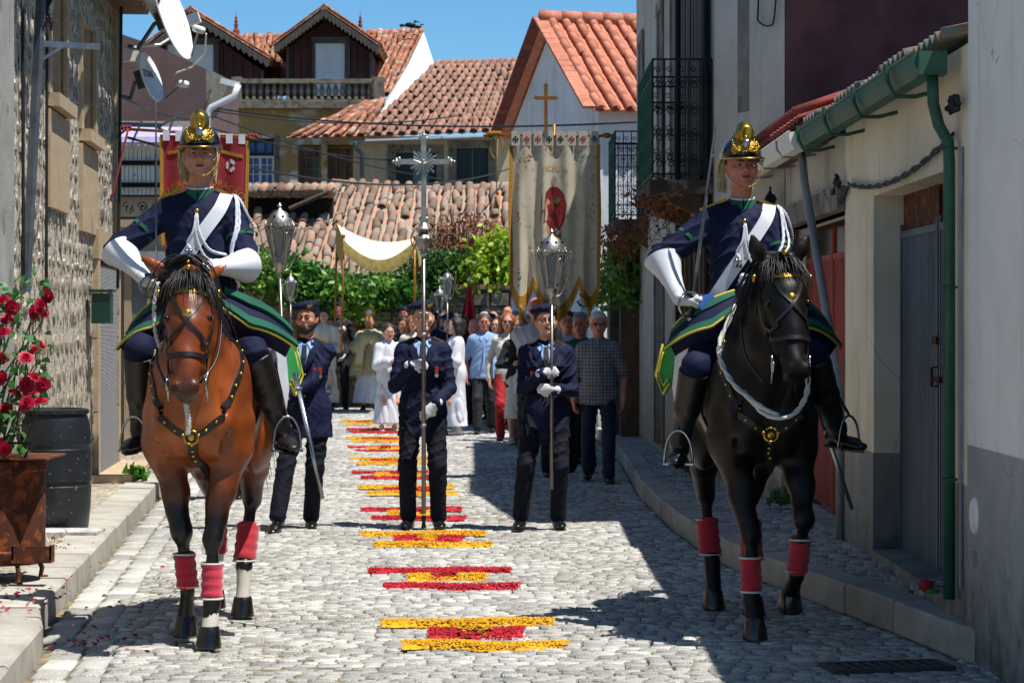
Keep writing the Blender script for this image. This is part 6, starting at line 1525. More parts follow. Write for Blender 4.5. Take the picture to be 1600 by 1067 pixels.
def rider(label, loc, rz, P, sabre_label, tilt):
    P = dict(P); H = 1.80; root = empty('person', loc, rz, label, 'person', 'mounted ceremonial guards'); J = skeleton(H, P); J['head'] = J['head']+Vector((0, 0, .022)); k = J['k']; Rh = J['Rh']; up = J['up']
    sk = SK[0 if loc[0] < 0 else 2]; B = Body(); torso(B, J, -.012, .56); T = head_sdf(B, J['head'], Rh, 0)
    B.cap(up(0, .02, .46), J['head']+Rh @ Vector((0, .02, -.05)), .051, .053, .02)
    for n, s in (('L', 1), ('R', -1)): arm(B, J, n, -.006); leg(B, J, n, -.012)
    B.build('body', sk, root, .0058); face_parts(root, T, Rh, sk, m_hairs['brown'], True, None, B)
    haircap(root, T, Rh, m_hairs['brown'], 'fringe', .007)
    # tunic
    C = Body(); torso(C, J, .016, .50, .15); C.cap(up(0, .01, 0), up(0, .02, -.10), .165, .19, .05, ((0, 1, 0), .8))
    for n in 'LR': arm(C, J, n, .012, .615, (.055, .050, .042))
    tun = C.build('tunic', m_navy, root, .008, folds(.0135, 11, 24, seed=loc[0]))
    CB = C
    nk = up(0, .018, .53)
    for i in range(2): pass
    def collar(r0, r1, z0, z1, mat, nme, w_):
        rows = []
        for (r, z) in ((r0, z0), (r1, z1)): rows.append([nk+J['Rt'] @ Vector((r*math.cos(a), r*1.08*math.sin(a)-.008, z-.014*math.sin(-a)*(1 if math.sin(a) < 0 else 0))) for a in np.linspace(-PI/2+.05, 3*PI/2-.05, 26)])
        MB().sheet(rows, w_).build(nme, mat, root, smooth=60)
    collar(.082, .066, -.045, .040, m_gfelt, 'collar', .006); collar(.0675, .067, .038, .045, m_belt, 'collar_edge', .004)
    for z in (.47, .37, .27, .17): 
        q = CB.project(np.array([tuple(up(0.0, -.16, z))]), .005)[0]; MB().ball(q, .0125, 10, 0, (1, .6, 1)).build('button', m_brass, root, smooth=True)
    for s in (-1, 1):
        a, b = up(s*.075, .01, .56), up(s*.195, .01, .495); q0 = Vector(CB.project(np.array([tuple(a)]), .008)[0]); q1 = Vector(CB.project(np.array([tuple(b)]), .008)[0])
        MB().obox((q0+q1)/2, (q1-q0).normalized(), (0, 1, 0), (q1-q0).normalized().cross(Vector((0, 1, 0))), .07, .030, .007).build('shoulder_board', m_gold, root)
    for n, s in (('R', -1), ('L', 1)):   # green rank stripes on the upper arm
        a, b = J['sh'+n], J['el'+n]; d = (b-a).normalized()
        c = a.lerp(b, .45); u, v = ortho(d)
        for off in (0,): ribbon('arm_stripe', [c+d*(.012*abs(math.sin(t)))+ (u*math.cos(t)+v*math.sin(t))*.066 for t in np.linspace(0, 2*PI, 20)[:-1]], [(u*math.cos(t)+v*math.sin(t)) for t in np.linspace(0, 2*PI, 20)[:-1]], .018, .004, m_gfelt, root, True)
    # cross belt, front and back
    pts = [up(.14, .0, .56), up(.105, -.13, .45), up(.02, -.18, .33), up(-.09, -.17, .18), up(-.175, -.08, .05), up(-.17, .08, .05), up(-.05, .16, .25), up(.08, .14, .44), up(.14, .02, .555)]
    Pb = smooth_path(pts, 60); Q = CB.project(np.array([tuple(p) for p in Pb]), .006); N = CB.normal(Q); Q2 = np.array(Q); 
    for _ in range(3): Q2[1:-1] = (Q2[:-2]+Q2[1:-1]+Q2[2:])/3; N[1:-1] = (N[:-2]+N[1:-1]+N[2:])/3
    ribbon('cross_belt', Q2, N, .066, .005, m_belt, root)
    # aiguillette: plaited white cords from the shoulder to the button
    sh = up(.175, -.03, .53)
    def cord(pts, r=.008, nme='aiguillette'):
        Pp = smooth_path(pts, 40); Pq = [Vector(v) for v in CB.project(np.array([tuple(p) for p in Pp]), .012)]; mb = MB()
        for ph in (0, 2*PI/3, 4*PI/3): mb.tube([p+Vector((math.cos(i*1.1+ph), 0, math.sin(i*1.1+ph)))*r*.62 for i, p in enumerate(Pq)], r*.62, 5)
        mb.build(nme, m_belt, root, smooth=True)
    cord([sh, up(.19, -.12, .38), up(.15, -.16, .27), up(.08, -.18, .26), up(.02, -.18, .34), up(0, -.17, .45)], .0075)
    cord([sh, up(.20, -.10, .34), up(.16, -.16, .225), up(.06, -.18, .22), up(.005, -.18, .32), up(-.005, -.17, .44)], .0062)
    cord([sh, up(.215, -.04, .42), up(.225, -.03, .33), up(.22, -.02, .26)], .0065)
    cord([up(0, -.17, .45), up(-.015, -.18, .36), up(-.045, -.17, .30), up(-.03, -.18, .27)], .0065, 'tassel_cord')
    for z in (0, .02): MB().lathe([(.004, 0), (.011, .008), (.009, .02), (.013, .045), (.0, .046)], Vector(CB.project(np.array([tuple(up(-.03-z, -.18, .27))]), .012)[0]), 8, axis=(0, 0, -1)).build('cord_tip', m_silver, root, smooth=True)
    # breeches and boots
    L = Body(); L.ell(up(0, .02, -.03), (.155, .14, .12), .05)
    for n in 'LR': leg(L, J, n, .010, .60, (.086, .058, .052))
    L.build('breeches', m_navy, root, .009, folds(.010, 9, 18))
    for n, s in (('L', 1), ('R', -1)):
        kn, an = J['kn'+n], J['an'+n]; Bt = Body(); d = (an-kn).normalized()
        Bt.cap(kn.lerp(an, .0), kn.lerp(an, .55), .082, .066, .02).cap(kn.lerp(an, .55), an, .062, .047, .02); fw = Vector(P['toe'+n]).normalized(); dn = Vector((0, 0, -1)); down = (dn-fw*dn.dot(fw)).normalized()
        Bt.cap(an, an+down*.045-fw*.02, .047, .040, .02).cap(an+down*.045-fw*.03, an+down*.055+fw*.11, .037, .042, .02, (down, .7)).cap(an+down*.055+fw*.1, an+down*.062+fw*.18, .042, .033, .02, (down, .6))
        top = kn.lerp(an, .06); b = Bt.build('boot', m_leather, root, .0075, folds(.003, 14, 40), lambda Q, top=top, d=d: np.maximum(-((Q-_v(top))@_v(d)), -100))
        b0 = an+down*.082; sd = fw.cross(down).normalized(); MB().prism([b0-fw*.06+sd*.03, b0-fw*.06-sd*.03, b0+fw*.06-sd*.036, b0+fw*.16-sd*.04, b0+fw*.21, b0+fw*.16+sd*.04, b0+fw*.06+sd*.036], down*.012).build('sole', m_shoe, b)
        MB().lathe([(.006, -.02), (.02, -.004), (.022, .0), (.02, .004), (.006, .01)], an-fw*.075+down*.02, 10, axis=fw).build('spur', m_silver, b, smooth=True)
    # gauntlets: gloved hands and wide stiff cuffs
    for n, s in (('L', 1), ('R', -1)):
        wr, el = J['wr'+n], J['el'+n]; f = (wr-el).normalized(); fd = Vector(P.get('fdir'+n, f)); g = Body(); hand_sdf(g, wr, fd, P['palm'+n], P.get('side'+n, s), P.get('curl'+n, .8), 1.05, .003); g.cap(wr-f*.04, wr, .042, .038, .01)
        gl = g.build('gauntlet', m_glove, root, .006)
        a = wr-f*.03; prof = [(.043, 0), (.050, .06), (.063, .12), (.084, .18), (.103, .225), (.100, .226), (.080, .178), (.059, .12), (.046, .06), (.038, 0)]
        MB().lathe(prof, a, 28, axis=-f, cap=False, sq=.85).build('cuff', m_belt, gl, smooth=50)
    helmet(root, T, Rh)
    # flared saddle covers with green bands and yellow piping
    return root, J, T
def shabraque(hroot, s):
    """stiff navy cover over holster and thigh: s=+1 the horse's left"""
    c = empty('saddle_cover', (0, 0, 0), parent=hroot)
    def S(u, v):   # u: 0 at the pommel, 1 at the outer tip; v: 0 top edge, 1 bottom hem
        x = .09+.30*u; z = 1.70-.075*u-.115*u*u*u-v*(.085+.035*u)-.09*v*(1-u)**2*0; y = -.10-.10*math.sin(PI*u*.8)-.16*v*(1-.3*u)+.14*u*u
        x += .05*v*u; z -= .11*v*(1-abs(2*u-.8))*.5
        return Vector((s*x, y, z))
    n = 16
    g = lambda v0, v1, o: [[S(i/n, v0+(v1-v0)*j/6)+Vector((s*.3, -.8, .5)).normalized()*o for i in range(n+1)] for j in range(7)]
    k = 'x'
    MB().sheet(g(0, 1, 0), .008).build('cover', m_navy, c, smooth=60)
    for (v0, v1) in ((.10, .34), (.74, .97)): MB().sheet([[S(i/n, v0+(v1-v0)*j/2)+Vector((s*.3, -.8, .5)).normalized()*.0105 for i in range(n+1)] for j in range(3)], .0175).build('green_band', m_gfelt, c, smooth=60)
    for v in (.08, 1.0): MB().tube([S(i/n, v)+Vector((s*.3, -.8, .5)).normalized()*.008 for i in range(n+1)], .0065, 6).build('piping', m_piping, c, smooth=True)
    def S2(u, v): p = S(min(u, .93), 1.0); q = p+Vector((s*-.03*v, .05*v, -.055*v)); return q
    MB().sheet([[S2(i/n, v) for i in range(n+1)] for v in (0, .5, 1)], .007).build('lower_flap', m_navy, c, smooth=60)
    # square hind corner of the saddlecloth
    q = [Vector((s*.33, .30, 1.42)), Vector((s*.37, .50, 1.42)), Vector((s*.40, .58, 1.26)), Vector((s*.37, .48, 1.16)), Vector((s*.36, .30, 1.22))]
    rows = [[q[0].lerp(q[4], t), (q[0].lerp(q[1], .6)).lerp(q[4].lerp(q[3], .6), t), q[1].lerp(q[3], t)+Vector((s*.03*math.sin(PI*t), .05*math.sin(PI*t), 0))] for t in (0, .25, .5, .75, 1)]
    MB().sheet(rows, .01).build('saddlecloth', m_gfelt2, c, smooth=60)
    for off, r in ((1.0, .0065), (.68, .005)):
        ctr = sum(q, Vector())/5; loop = [ctr+(p-ctr)*off+Vector((s*.012, -.012, 0)) for p in q]; MB().tube(loop[1:4]+[loop[4]], r, 6).build('gold_braid', m_piping, c, smooth=True)
    for zz in (0,): MB().sheet([[Vector((s*.31, -.08, 1.40)), Vector((s*.34, .25, 1.42))], [Vector((s*.33, -.06, 1.2)), Vector((s*.36, .25, 1.2))], [Vector((s*.315, .02, 1.02)), Vector((s*.34, .2, 1.02))]], .012).build('white_numnah', m_belt, c, smooth=60)
def stirrup(hroot, s, foot, fwd):
    g = empty('stirrup', (0, 0, 0), parent=hroot); c = Vector(foot)+Vector(fwd).normalized()*.085+Vector((0, 0, -.088)); f = Vector(fwd).normalized(); sd = Vector((f.y, -f.x, 0)).normalized()
    P = [c+sd*.072, c-sd*.072]; arch = [c+sd*(.070*math.cos(a))+Vector((0, 0, .165))*math.sin(a)**.8 if 0 < a < PI else c+sd*.07*math.cos(a) for a in np.linspace(0, PI, 17)]
    MB().tube(arch, .0065, 6).build('arch', m_silver, g, smooth=True); MB().obox(c, sd, f, (0, 0, 1), .076, .022, .005).build('tread', m_silver, g)
    MB().bar(c+Vector((0, 0, .17)), Vector((s*.30, .02, 1.45)), .026, .006, up=(s, 0, 0)).build('stirrup_leather', m_leather, g)
riders = []
for (Hr, Bh, loc, rz, lab, tilt, sl) in (
    (HA, BA, (-1.50, 11.75, 0), 0.0, 'mounted guard in brass crested helmet and navy tunic, riding the bay horse', 0, 'straight bright sabre held upright by the guard on the bay horse'),
    (HB, BB, (1.20, 12.0, 0), R(2), 'mounted guard in brass crested helmet and navy tunic, riding the dark horse', 1, 'straight bright sabre held leaning by the guard on the dark horse')):
    dx = -.055 if tilt == 0 else -.03
    P = dict(build=.93, pelvis=(dx, .06, 1.625 if not tilt else 1.585), lean=R(2), twist=0, head=(R(3 if tilt else 6), R(-4)),
             handR=(dx-.235, -.17, 1.745) if not tilt else (dx-.335, -.14, 1.655), elbR=(-1.0, .3, .0), handL=(.045, -.30, 1.80), elbL=(.6, .25, -.6),
             palmR=(.55, -.2, .2), palmL=(-.3, .1, -1), fdirR=(.75, -.55, -.30), curlR=.95, curlL=1.1,
             footR=(-.325, -.12, 1.01), footL=(.37, -.12, 1.01), kneR=(-.5, -1.8, .2), kneL=(.5, -1.8, .2), toeR=(-.22, -1, -.12), toeL=(.42, -1, -.12))
    if tilt: P['footR'] = (-.36, -.08, .93); P['footL'] = (.43, -.12, 1.0); P['toeL'] = (.62, -1, -.1); P['handL'] = (.0, -.30, 1.76)
    rt, J, T = rider(lab, loc, rz, P, sl, tilt); riders.append((rt, J, T))
    for s in (-1, 1): shabraque(Hr, s); stirrup(Hr, s, P['footL' if s > 0 else 'footR'], P['toeL' if s > 0 else 'toeR'])
    # sabre: blade, guard, grip
    hc = J['wrR']+Vector(P['fdirR']).normalized()*.075; sb = empty('sabre', loc, rz, sl, 'sabre', 'sabres of the mounted guards')
    bd = Vector((.0 if not tilt else .13, -.02, 1)).normalized(); 
    mb = MB(); u, v = ortho(bd); tip = hc+bd*.92; w0 = Vector((.3, 1, 0)).normalized() if not tilt else Vector((.75, .6, 0)).normalized(); tt = bd.cross(w0).normalized()
    vs = [];
    for q, wd in ((.05, .013), (.6, .011), (.86, .009), (.93, .001)): c_ = hc+bd*q; vs += [c_+w0*wd, c_+tt*.0035, c_-w0*wd, c_-tt*.0035]
    fs = [(4*i+j, 4*i+(j+1) % 4, 4*i+4+(j+1) % 4, 4*i+4+j) for i in range(3) for j in range(4)]; mb.add(vs, fs).build('blade', m_silver, sb)
    MB().tube([hc-bd*.07, hc+bd*.05], .014, 8).build('grip', m_leather, sb, smooth=True)
    MB().lathe([(.012, .045), (.05, .05), (.055, .052), (.055, .055), (.012, .055)], hc, 20, axis=bd, sq=.7).build('guard', m_silver, sb, smooth=40)
    mb = MB()
    for o in (-.02, .0, .02): mb.tube(smooth_path([hc+bd*.05+Vector((-.045, -.02+o, 0)), hc+Vector((-.072, -.045+o*1.5, 0)), hc-bd*.05+Vector((-.05, -.03+o, 0)), hc-bd*.075], 10), .004, 5)
    mb.ball(hc-bd*.08, .016, 8); mb.build('knuckle_bow', m_silver, sb, smooth=True)
    MB().sheet([[hc+Vector((.02, -.02, .03)), hc+Vector((.10, .0, .05))], [hc+Vector((.03, -.03, -.02)), hc+Vector((.12, .0, .0))], [hc+Vector((.05, -.02, -.05)), hc+Vector((.09, .0, -.06))]], .006).build('sword_knot', m_bluecloth, sb, smooth=60)
    # empty scabbard hanging behind the left leg
    sc_ = empty('scabbard', loc, rz, 'steel scabbard hanging beside the bay horse' if not tilt else 'steel scabbard hanging beside the dark horse', 'scabbard', 'scabbards of the mounted guards')
    a, b = (Vector((.40, .25, 1.28)), Vector((.56, .02, .66))) if not tilt else (Vector((.34, .22, 1.25)), Vector((.545, .1, .58)))
    MB().tube([a, a.lerp(b, .5), b], [.013, .012, .009], 8).build('tube', m_silver, sc_, smooth=True); MB().tube([a.lerp(b, .12)+Vector((.018*math.cos(t), .018*math.sin(t), 0)) for t in np.linspace(0, 2*PI, 12)[:-1]], .004, 5, closed=True).build('ring', m_silver, sc_)
# reins, cords
def hcord(Hr, pts, r, mat, name, braid=False):
    P = smooth_path(pts, 26); mb = MB()
    if braid:
        for ph in (0, PI): mb.tube([p+Vector((math.cos(i*1.3+ph), math.sin(i*1.3+ph), 0))*r*.5 for i, p in enumerate(P)], r*.7, 6)
    else: mb.tube(P, r, 7)
    return mb.build(name, mat, Hr, smooth=True)
for s in (-1, 1):
    for (Hr, Bh) in ((HA, BA), (HB, BB)):
        hcord(Hr, [(s*.08, -.96, 1.26), (s*.14, -.82, 1.38), (s*.13, -.6, 1.58), (s*.05, -.33, 1.74)], .006, m_leather, 'rein')
hcord(HA, [(-.13, -.84, 1.72), (-.15, -.83, 1.62), (-.145, -.84, 1.50), (-.12, -.86, 1.42)], .009, m_bwhite, 'white_cord', True)
hcord(HA, [(.02, -1.0, 1.17), (.03, -.99, 1.08), (.025, -.985, 1.03)], .012, m_bwhite, 'white_cord_end', True)
hcord(HB, [(-.14, -.52, 1.62), (-.235, -.60, 1.42), (-.20, -.74, 1.26), (-.09, -.86, 1.15), (-.0, -.90, 1.10)], .013, m_bwhite, 'neck_rope', True)
hcord(HB, [(-.14, -.74, 1.21), (-.05, -.88, 1.10), (.06, -.92, 1.10), (.15, -.82, 1.20), (.17, -.72, 1.35)], .013, m_bwhite, 'neck_rope', True)
# ================================================================ officers on foot and the procession behind
def XY(px, Y): return ((px-800)/FPX*Y, Y, 0)
off = dict(top=('jacket', m_navy), bottom=('trousers', m_navy2), glove=True, beret=True, hair='black', fold=.014, boot=.32)
def medals(root, J, F, xs, z, ribbon_m):
    for x in xs:
        p = F(x, z, .006); mb = MB(); mb.obox(p, (1, 0, 0), (0, 0, 1), (0, 1, 0), .013, .026, .003); o = mb.build('medal_ribbon', ribbon_m, root); MB().lathe([(0, -.002), (.015, -.002), (.015, .002), (0, .002)], p+Vector((0, -.004, -.042)), 12, axis=(0, 1, 0)).build('medal', m_silver, o, smooth=40)
m_medal = M('medal_ribbon_red', 'a8201c', None, 4, .7, bs=.1)
P = dict(head=(R(-8), R(-3)), twist=R(-6), handR=(-.235, -.24, 1.27), handL=(-.16, -.27, 1.0), elbL=(.9, .3, -.5), elbR=(-.9, .5, -.5), palmR=(.8, .4, 0), palmL=(-.3, .2, -.6), fdirR=(.25, -1, .1), fdirL=(-.9, -.3, .1), curlR=1.0, curlL=.75, footR=(-.19, -.30, .115), footL=(.02, .1, .085), toeR=(-.2, -1, -.25), toeL=(.1, -1, -.0), kneR=(-.2, -1.3, .2))
r_, J, T = person('bearded officer in glasses and beret, with two medals, holding a lantern pole', XY(480, 17.6), 0, 1.68, P, dict(off, skin=0, beard=True, glasses='clear'), .0085, None, True); F = lapels(r_, J); medals(r_, J, F, (.085, .125), .30, m_medal)
P = dict(head=(R(5), R(-2)), handR=(-.07, -.235, 1.225), elbR=(-.6, .25, -1.2), palmR=(.2, .6, -.2), fdirR=(1, -.15, .1), curlR=1.0, handL=(.10, -.26, .93), elbL=(.6, .35, -1), fdirL=(-.75, -.15, -.65), palmL=(-.1, 1, 0), curlL=.3, footR=(-.11, .0, .085), footL=(.115, -.03, .085), build=.95)
r_, J, T = person('woman officer in beret carrying the tall silver processional cross', XY(661, 17.7), 0, 1.69, P, dict(off, skin=1, female=True, hair='darkgrey', hairstyle='bun', brow='brown'), .0085, None, True); F = lapels(r_, J); medals(r_, J, F, (.11,), .30, m_medal)
P = dict(head=(R(4), R(-3)), handR=(-.02, -.25, 1.165), elbR=(-.6, .3, -1.2), palmR=(.2, .7, 0), fdirR=(1, -.1, .15), curlR=1.05, handL=(.045, -.25, 1.045), elbL=(.6, .3, -1.2), fdirL=(-1, -.1, .1), palmL=(0, .7, 0), curlL=1.05, footR=(-.19, -.08, .09), footL=(.09, -.02, .085), build=.97)
r_, J, T = person('young officer in glasses and beret holding a silver lantern before the saint banner', XY(853, 17.7), 0, 1.66, P, dict(off, skin=1, female=True, hair='black', hairstyle='short', glasses='clear', brow='black'), .0085, None, True); F = lapels(r_, J)
mb = MB(); q = F(-.10, .28, .008); mb.prism([q+Vector((-.022, 0, .03)), q+Vector((.022, 0, .03)), q+Vector((.022, 0, -.012)), q+Vector((0, 0, -.036)), q+Vector((-.022, 0, -.012))], (0, -.006, 0)); mb.build('breast_badge', m_medal, r_)
m_denim = M('dark_denim', '16233f', '101a30', 7, .85, bs=.3); m_dk = M('black_suit', '101116', '0b0c10', 6, .8, bs=.2)
def checks(name, c1, c2, sc=(90, 90, 90)):
    m, t, b = pmat(name, .85); v = t.coord('Object'); sx = t.new('ShaderNodeSeparateXYZ'); t.link(v, sx.inputs[0])
    g = t.math('ADD', t.math('GREATER_THAN', t.math('SINE', t.math('MULTIPLY', sx.outputs[0], sc[0])), .35), t.math('GREATER_THAN', t.math('SINE', t.math('MULTIPLY', sx.outputs[2], sc[2])), .35))
    t.link(t.mix(t.math('MULTIPLY', g, .5), srgb(c1), srgb(c2)), b.inputs['Base Color']); bump(t, b, t.noise(v, 150), .3, .002); return m
m_check = checks('checked_shirt', '8b898c', '45434a', (190, 1, 190)); m_stripe = checks('striped_shirt', 'b9bcc4', '8c909c', (320, 1, 0.0))
m_bshirt = M('sky_blue_shirt', '8ea9cf', '7c98c2', 4, .85, bs=.25); m_wblouse = M('white_blouse', 'cfc9c0', 'bdb6ac', 6, .85, bs=.3); m_redt = M('red_trousers', 'b01c22', '961419', 5, .85, bs=.2)
m_blk = M('black_knit', '100f12', '17161a', 6, .9, bs=.3); m_teal = M('teal_cloth', '1f5a50', '18463e', 5, .85)
m_pat, t_, b_ = pmat('leopard_print', .85); v_ = t_.coord('Object'); n_ = t_.new('ShaderNodeTexVoronoi'); n_.inputs['Scale'].default_value = 34; t_.link(v_, n_.inputs['Vector']); t_.link(t_.ramp(t_.math('ADD', n_.outputs['Distance'], t_.math('MULTIPLY', t_.noise(v_, 60, 3), .5)), [(.42, (.02, .02, .02)), (.52, (.5, .48, .44))]), b_.inputs['Base Color'])
relax = dict(curlL=.5, curlR=.5)
walkL = dict(footL=(.09, -.22, .09), footR=(-.09, .16, .11), toeL=(.1, -1, .05)); walkR = dict(footR=(-.09, -.22, .09), footL=(.09, .16, .11), toeR=(-.1, -1, .05))
C_ = lambda lab, px, Y, H, P, look, res=.012, rz=0, near=True: person(lab, XY(px, Y), rz, H, dict({'build': .93}, **P), look, res, 'people walking in the procession', near)
C_('white haired man in sunglasses and grey checked shirt walking beside the kerb', 935, 22.8, 1.63, dict(relax, **walkL, build=1.0), dict(top=('shirt', m_check), bottom=('trousers', m_denim), hair='white', sleeve='short', skin=2, belly=.8, glasses='dark', ease=.022, fold=.012), .010)
C_('grey haired man in dark teal shirt half hidden behind the checked shirt man', 907, 24.3, 1.63, dict(relax, build=1.05), dict(top=('shirt', m_teal), bottom=('trousers', m_dk), hair='grey', skin=2), .012, R(-15))
C_('tall bald man in striped shirt holding up the saint banner', 838, 23.6, 1.80, dict(handR=(.12, -.22, 1.30), handL=(.17, -.22, 1.08), palmR=(.3, .5, 0), palmL=(-.3, .5, 0), curlL=1, curlR=1, fdirR=(.8, -.6, 0), fdirL=(-.6, -.8, 0), build=1.1, head=(R(-5), 0)), dict(top=('shirt', m_stripe), bottom=('trousers', m_dk), hair='grey', hairstyle='fringe', skin=2, ease=.02), .010)
C_('dark haired man behind the lantern bearer in a grey striped shirt', 886, 26, 1.66, dict(relax), dict(top=('shirt', m_stripe), bottom=('trousers', m_dk), hair='black', skin=0))
C_('grey haired man in pale blue short sleeved shirt and dark trousers', 757, 32.9, 1.66, dict(relax, **walkR, build=1.12), dict(top=('shirt', m_bshirt), bottom=('trousers', m_dk), hair='darkgrey', sleeve='short', skin=2, belly=.5, ease=.02), .012)
C_('woman in black top and black and white print skirt with auburn hair', 811, 29.2, 1.60, dict(handR=(-.02, -.17, 1.02), handL=(.03, -.17, 1.04), elbR=(-1, .1, -.5), elbL=(1, .1, -.5), curlL=.8, curlR=.8, **walkL), dict(top=('blouse', m_blk), bottom=('skirt', m_pat), skirt_z=.36, hair='auburn', hairstyle='long', skin=1, female=True, shoes=m_wblouse), .012)
C_('woman in white blouse, red trousers and sunglasses with auburn hair', 793, 30.8, 1.66, dict(relax, **walkR), dict(top=('blouse', m_wblouse), bottom=('trousers', m_redt), hair='auburn', hairstyle='long', skin=1, female=True, glasses='dark', shoes=m_redt), .012)
C_('altar server with long dark hair in white alb seen from the side', 712, 32.6, 1.60, dict(handR=(.05, -.25, 1.05), handL=(.1, -.25, 1.05)), dict(top=('robe', m_alb), robe_z=.12, hair='black', hairstyle='long', skin=1, female=True, hemwide=.22, shoes=m_wblouse), .012, R(-75))
C_('altar server in white alb mostly hidden behind the cross bearer', 607, 33.4, 1.50, dict(handR=(-.05, -.25, 1.0), handL=(.05, -.25, 1.0)), dict(top=('robe', m_alb), robe_z=.12, hair='brown', skin=1, hemwide=.22, shoes=m_wblouse), .014, R(20))
gold_band = m_gold
r_, J, T = C_('priest in cream and gold cope raising the golden monstrance', 577, 41.6, 1.66, dict(handR=(-.05, -.30, 1.28), handL=(.06, -.30, 1.28), curlL=.9, curlR=.9, build=1.1), dict(top=('robe', m_alb), robe_z=.14, over=('cope', M('cream_cope', 'b9ad84', 'a89b70', 6, .7, bs=.4, c3='cdbf94', s3=30), .62, .36), hair='grey', hairstyle='fringe', skin=2, hemwide=.30), .013)
mb = MB()
for s in (-1, 1): mb.sheet([[Vector((s*.06, -.27, 1.30)), Vector((s*.16, -.27, 1.28))], [Vector((s*.08, -.33, 1.0)), Vector((s*.20, -.30, 1.0))], [Vector((s*.12, -.34, .72)), Vector((s*.25, -.31, .74))]], .012)
mb.build('humeral_veil', m_cream_c, r_, smooth=40)
mb = MB()
for s in (-1, 1): mb.sheet([[Vector((s*.115, -.356, .80)), Vector((s*.245, -.325, .82))], [Vector((s*.12, -.358, .74)), Vector((s*.25, -.326, .76))]], .004)
mb.build('gold_band', m_gold, r_)
C_('dark haired deacon in long white dalmatic holding the thurible', 506, 41.2, 1.79, dict(handR=(-.16, -.22, 1.0), handL=(.12, -.24, 1.05), curlL=.9, curlR=.8, build=1.05), dict(top=('robe', M('white_dalmatic', 'cdc8ba', 'bcb6a6', 5, .85, bs=.3)), robe_z=.16, hair='black', skin=1, hemwide=.27), .012)
C_('tall man in dark suit and beret holding the front canopy pole', 529, 41.9, 1.93, dict(handR=(.04, -.26, 1.42), handL=(.13, -.1, .98), fdirR=(.6, -.7, .3), curlR=1.0), dict(top=('jacket', m_dk), bottom=('trousers', m_dk), glove=True, beret=True, hair='black', skin=2), .012)
C_('grey haired man in sunglasses and dark suit behind the priest', 603, 43.2, 1.72, dict(relax), dict(top=('jacket', m_dk), bottom=('trousers', m_dk), hair='white', glasses='dark', skin=2), .013)
C_('bald man in sunglasses looking over the grey haired man', 593, 44.6, 1.80, dict(relax), dict(top=('jacket', m_dk), bottom=('trousers', m_dk), hairstyle='fringe', hair='darkgrey', glasses='dark', skin=2), .014)
C_('man in beret and dark suit holding the far canopy pole', 630, 42.2, 1.84, dict(handR=(.05, -.26, 1.35), handL=(.1, -.1, .98), curlR=1), dict(top=('jacket', m_dk), bottom=('trousers', m_dk), glove=True, beret=True, hair='black', skin=2), .013)
C_('white veiled figure just visible behind the bay horse rider', 437, 38, 1.56, dict(relax), dict(top=('robe', m_alb), hair='brown', hairstyle='short', skin=2), .014)
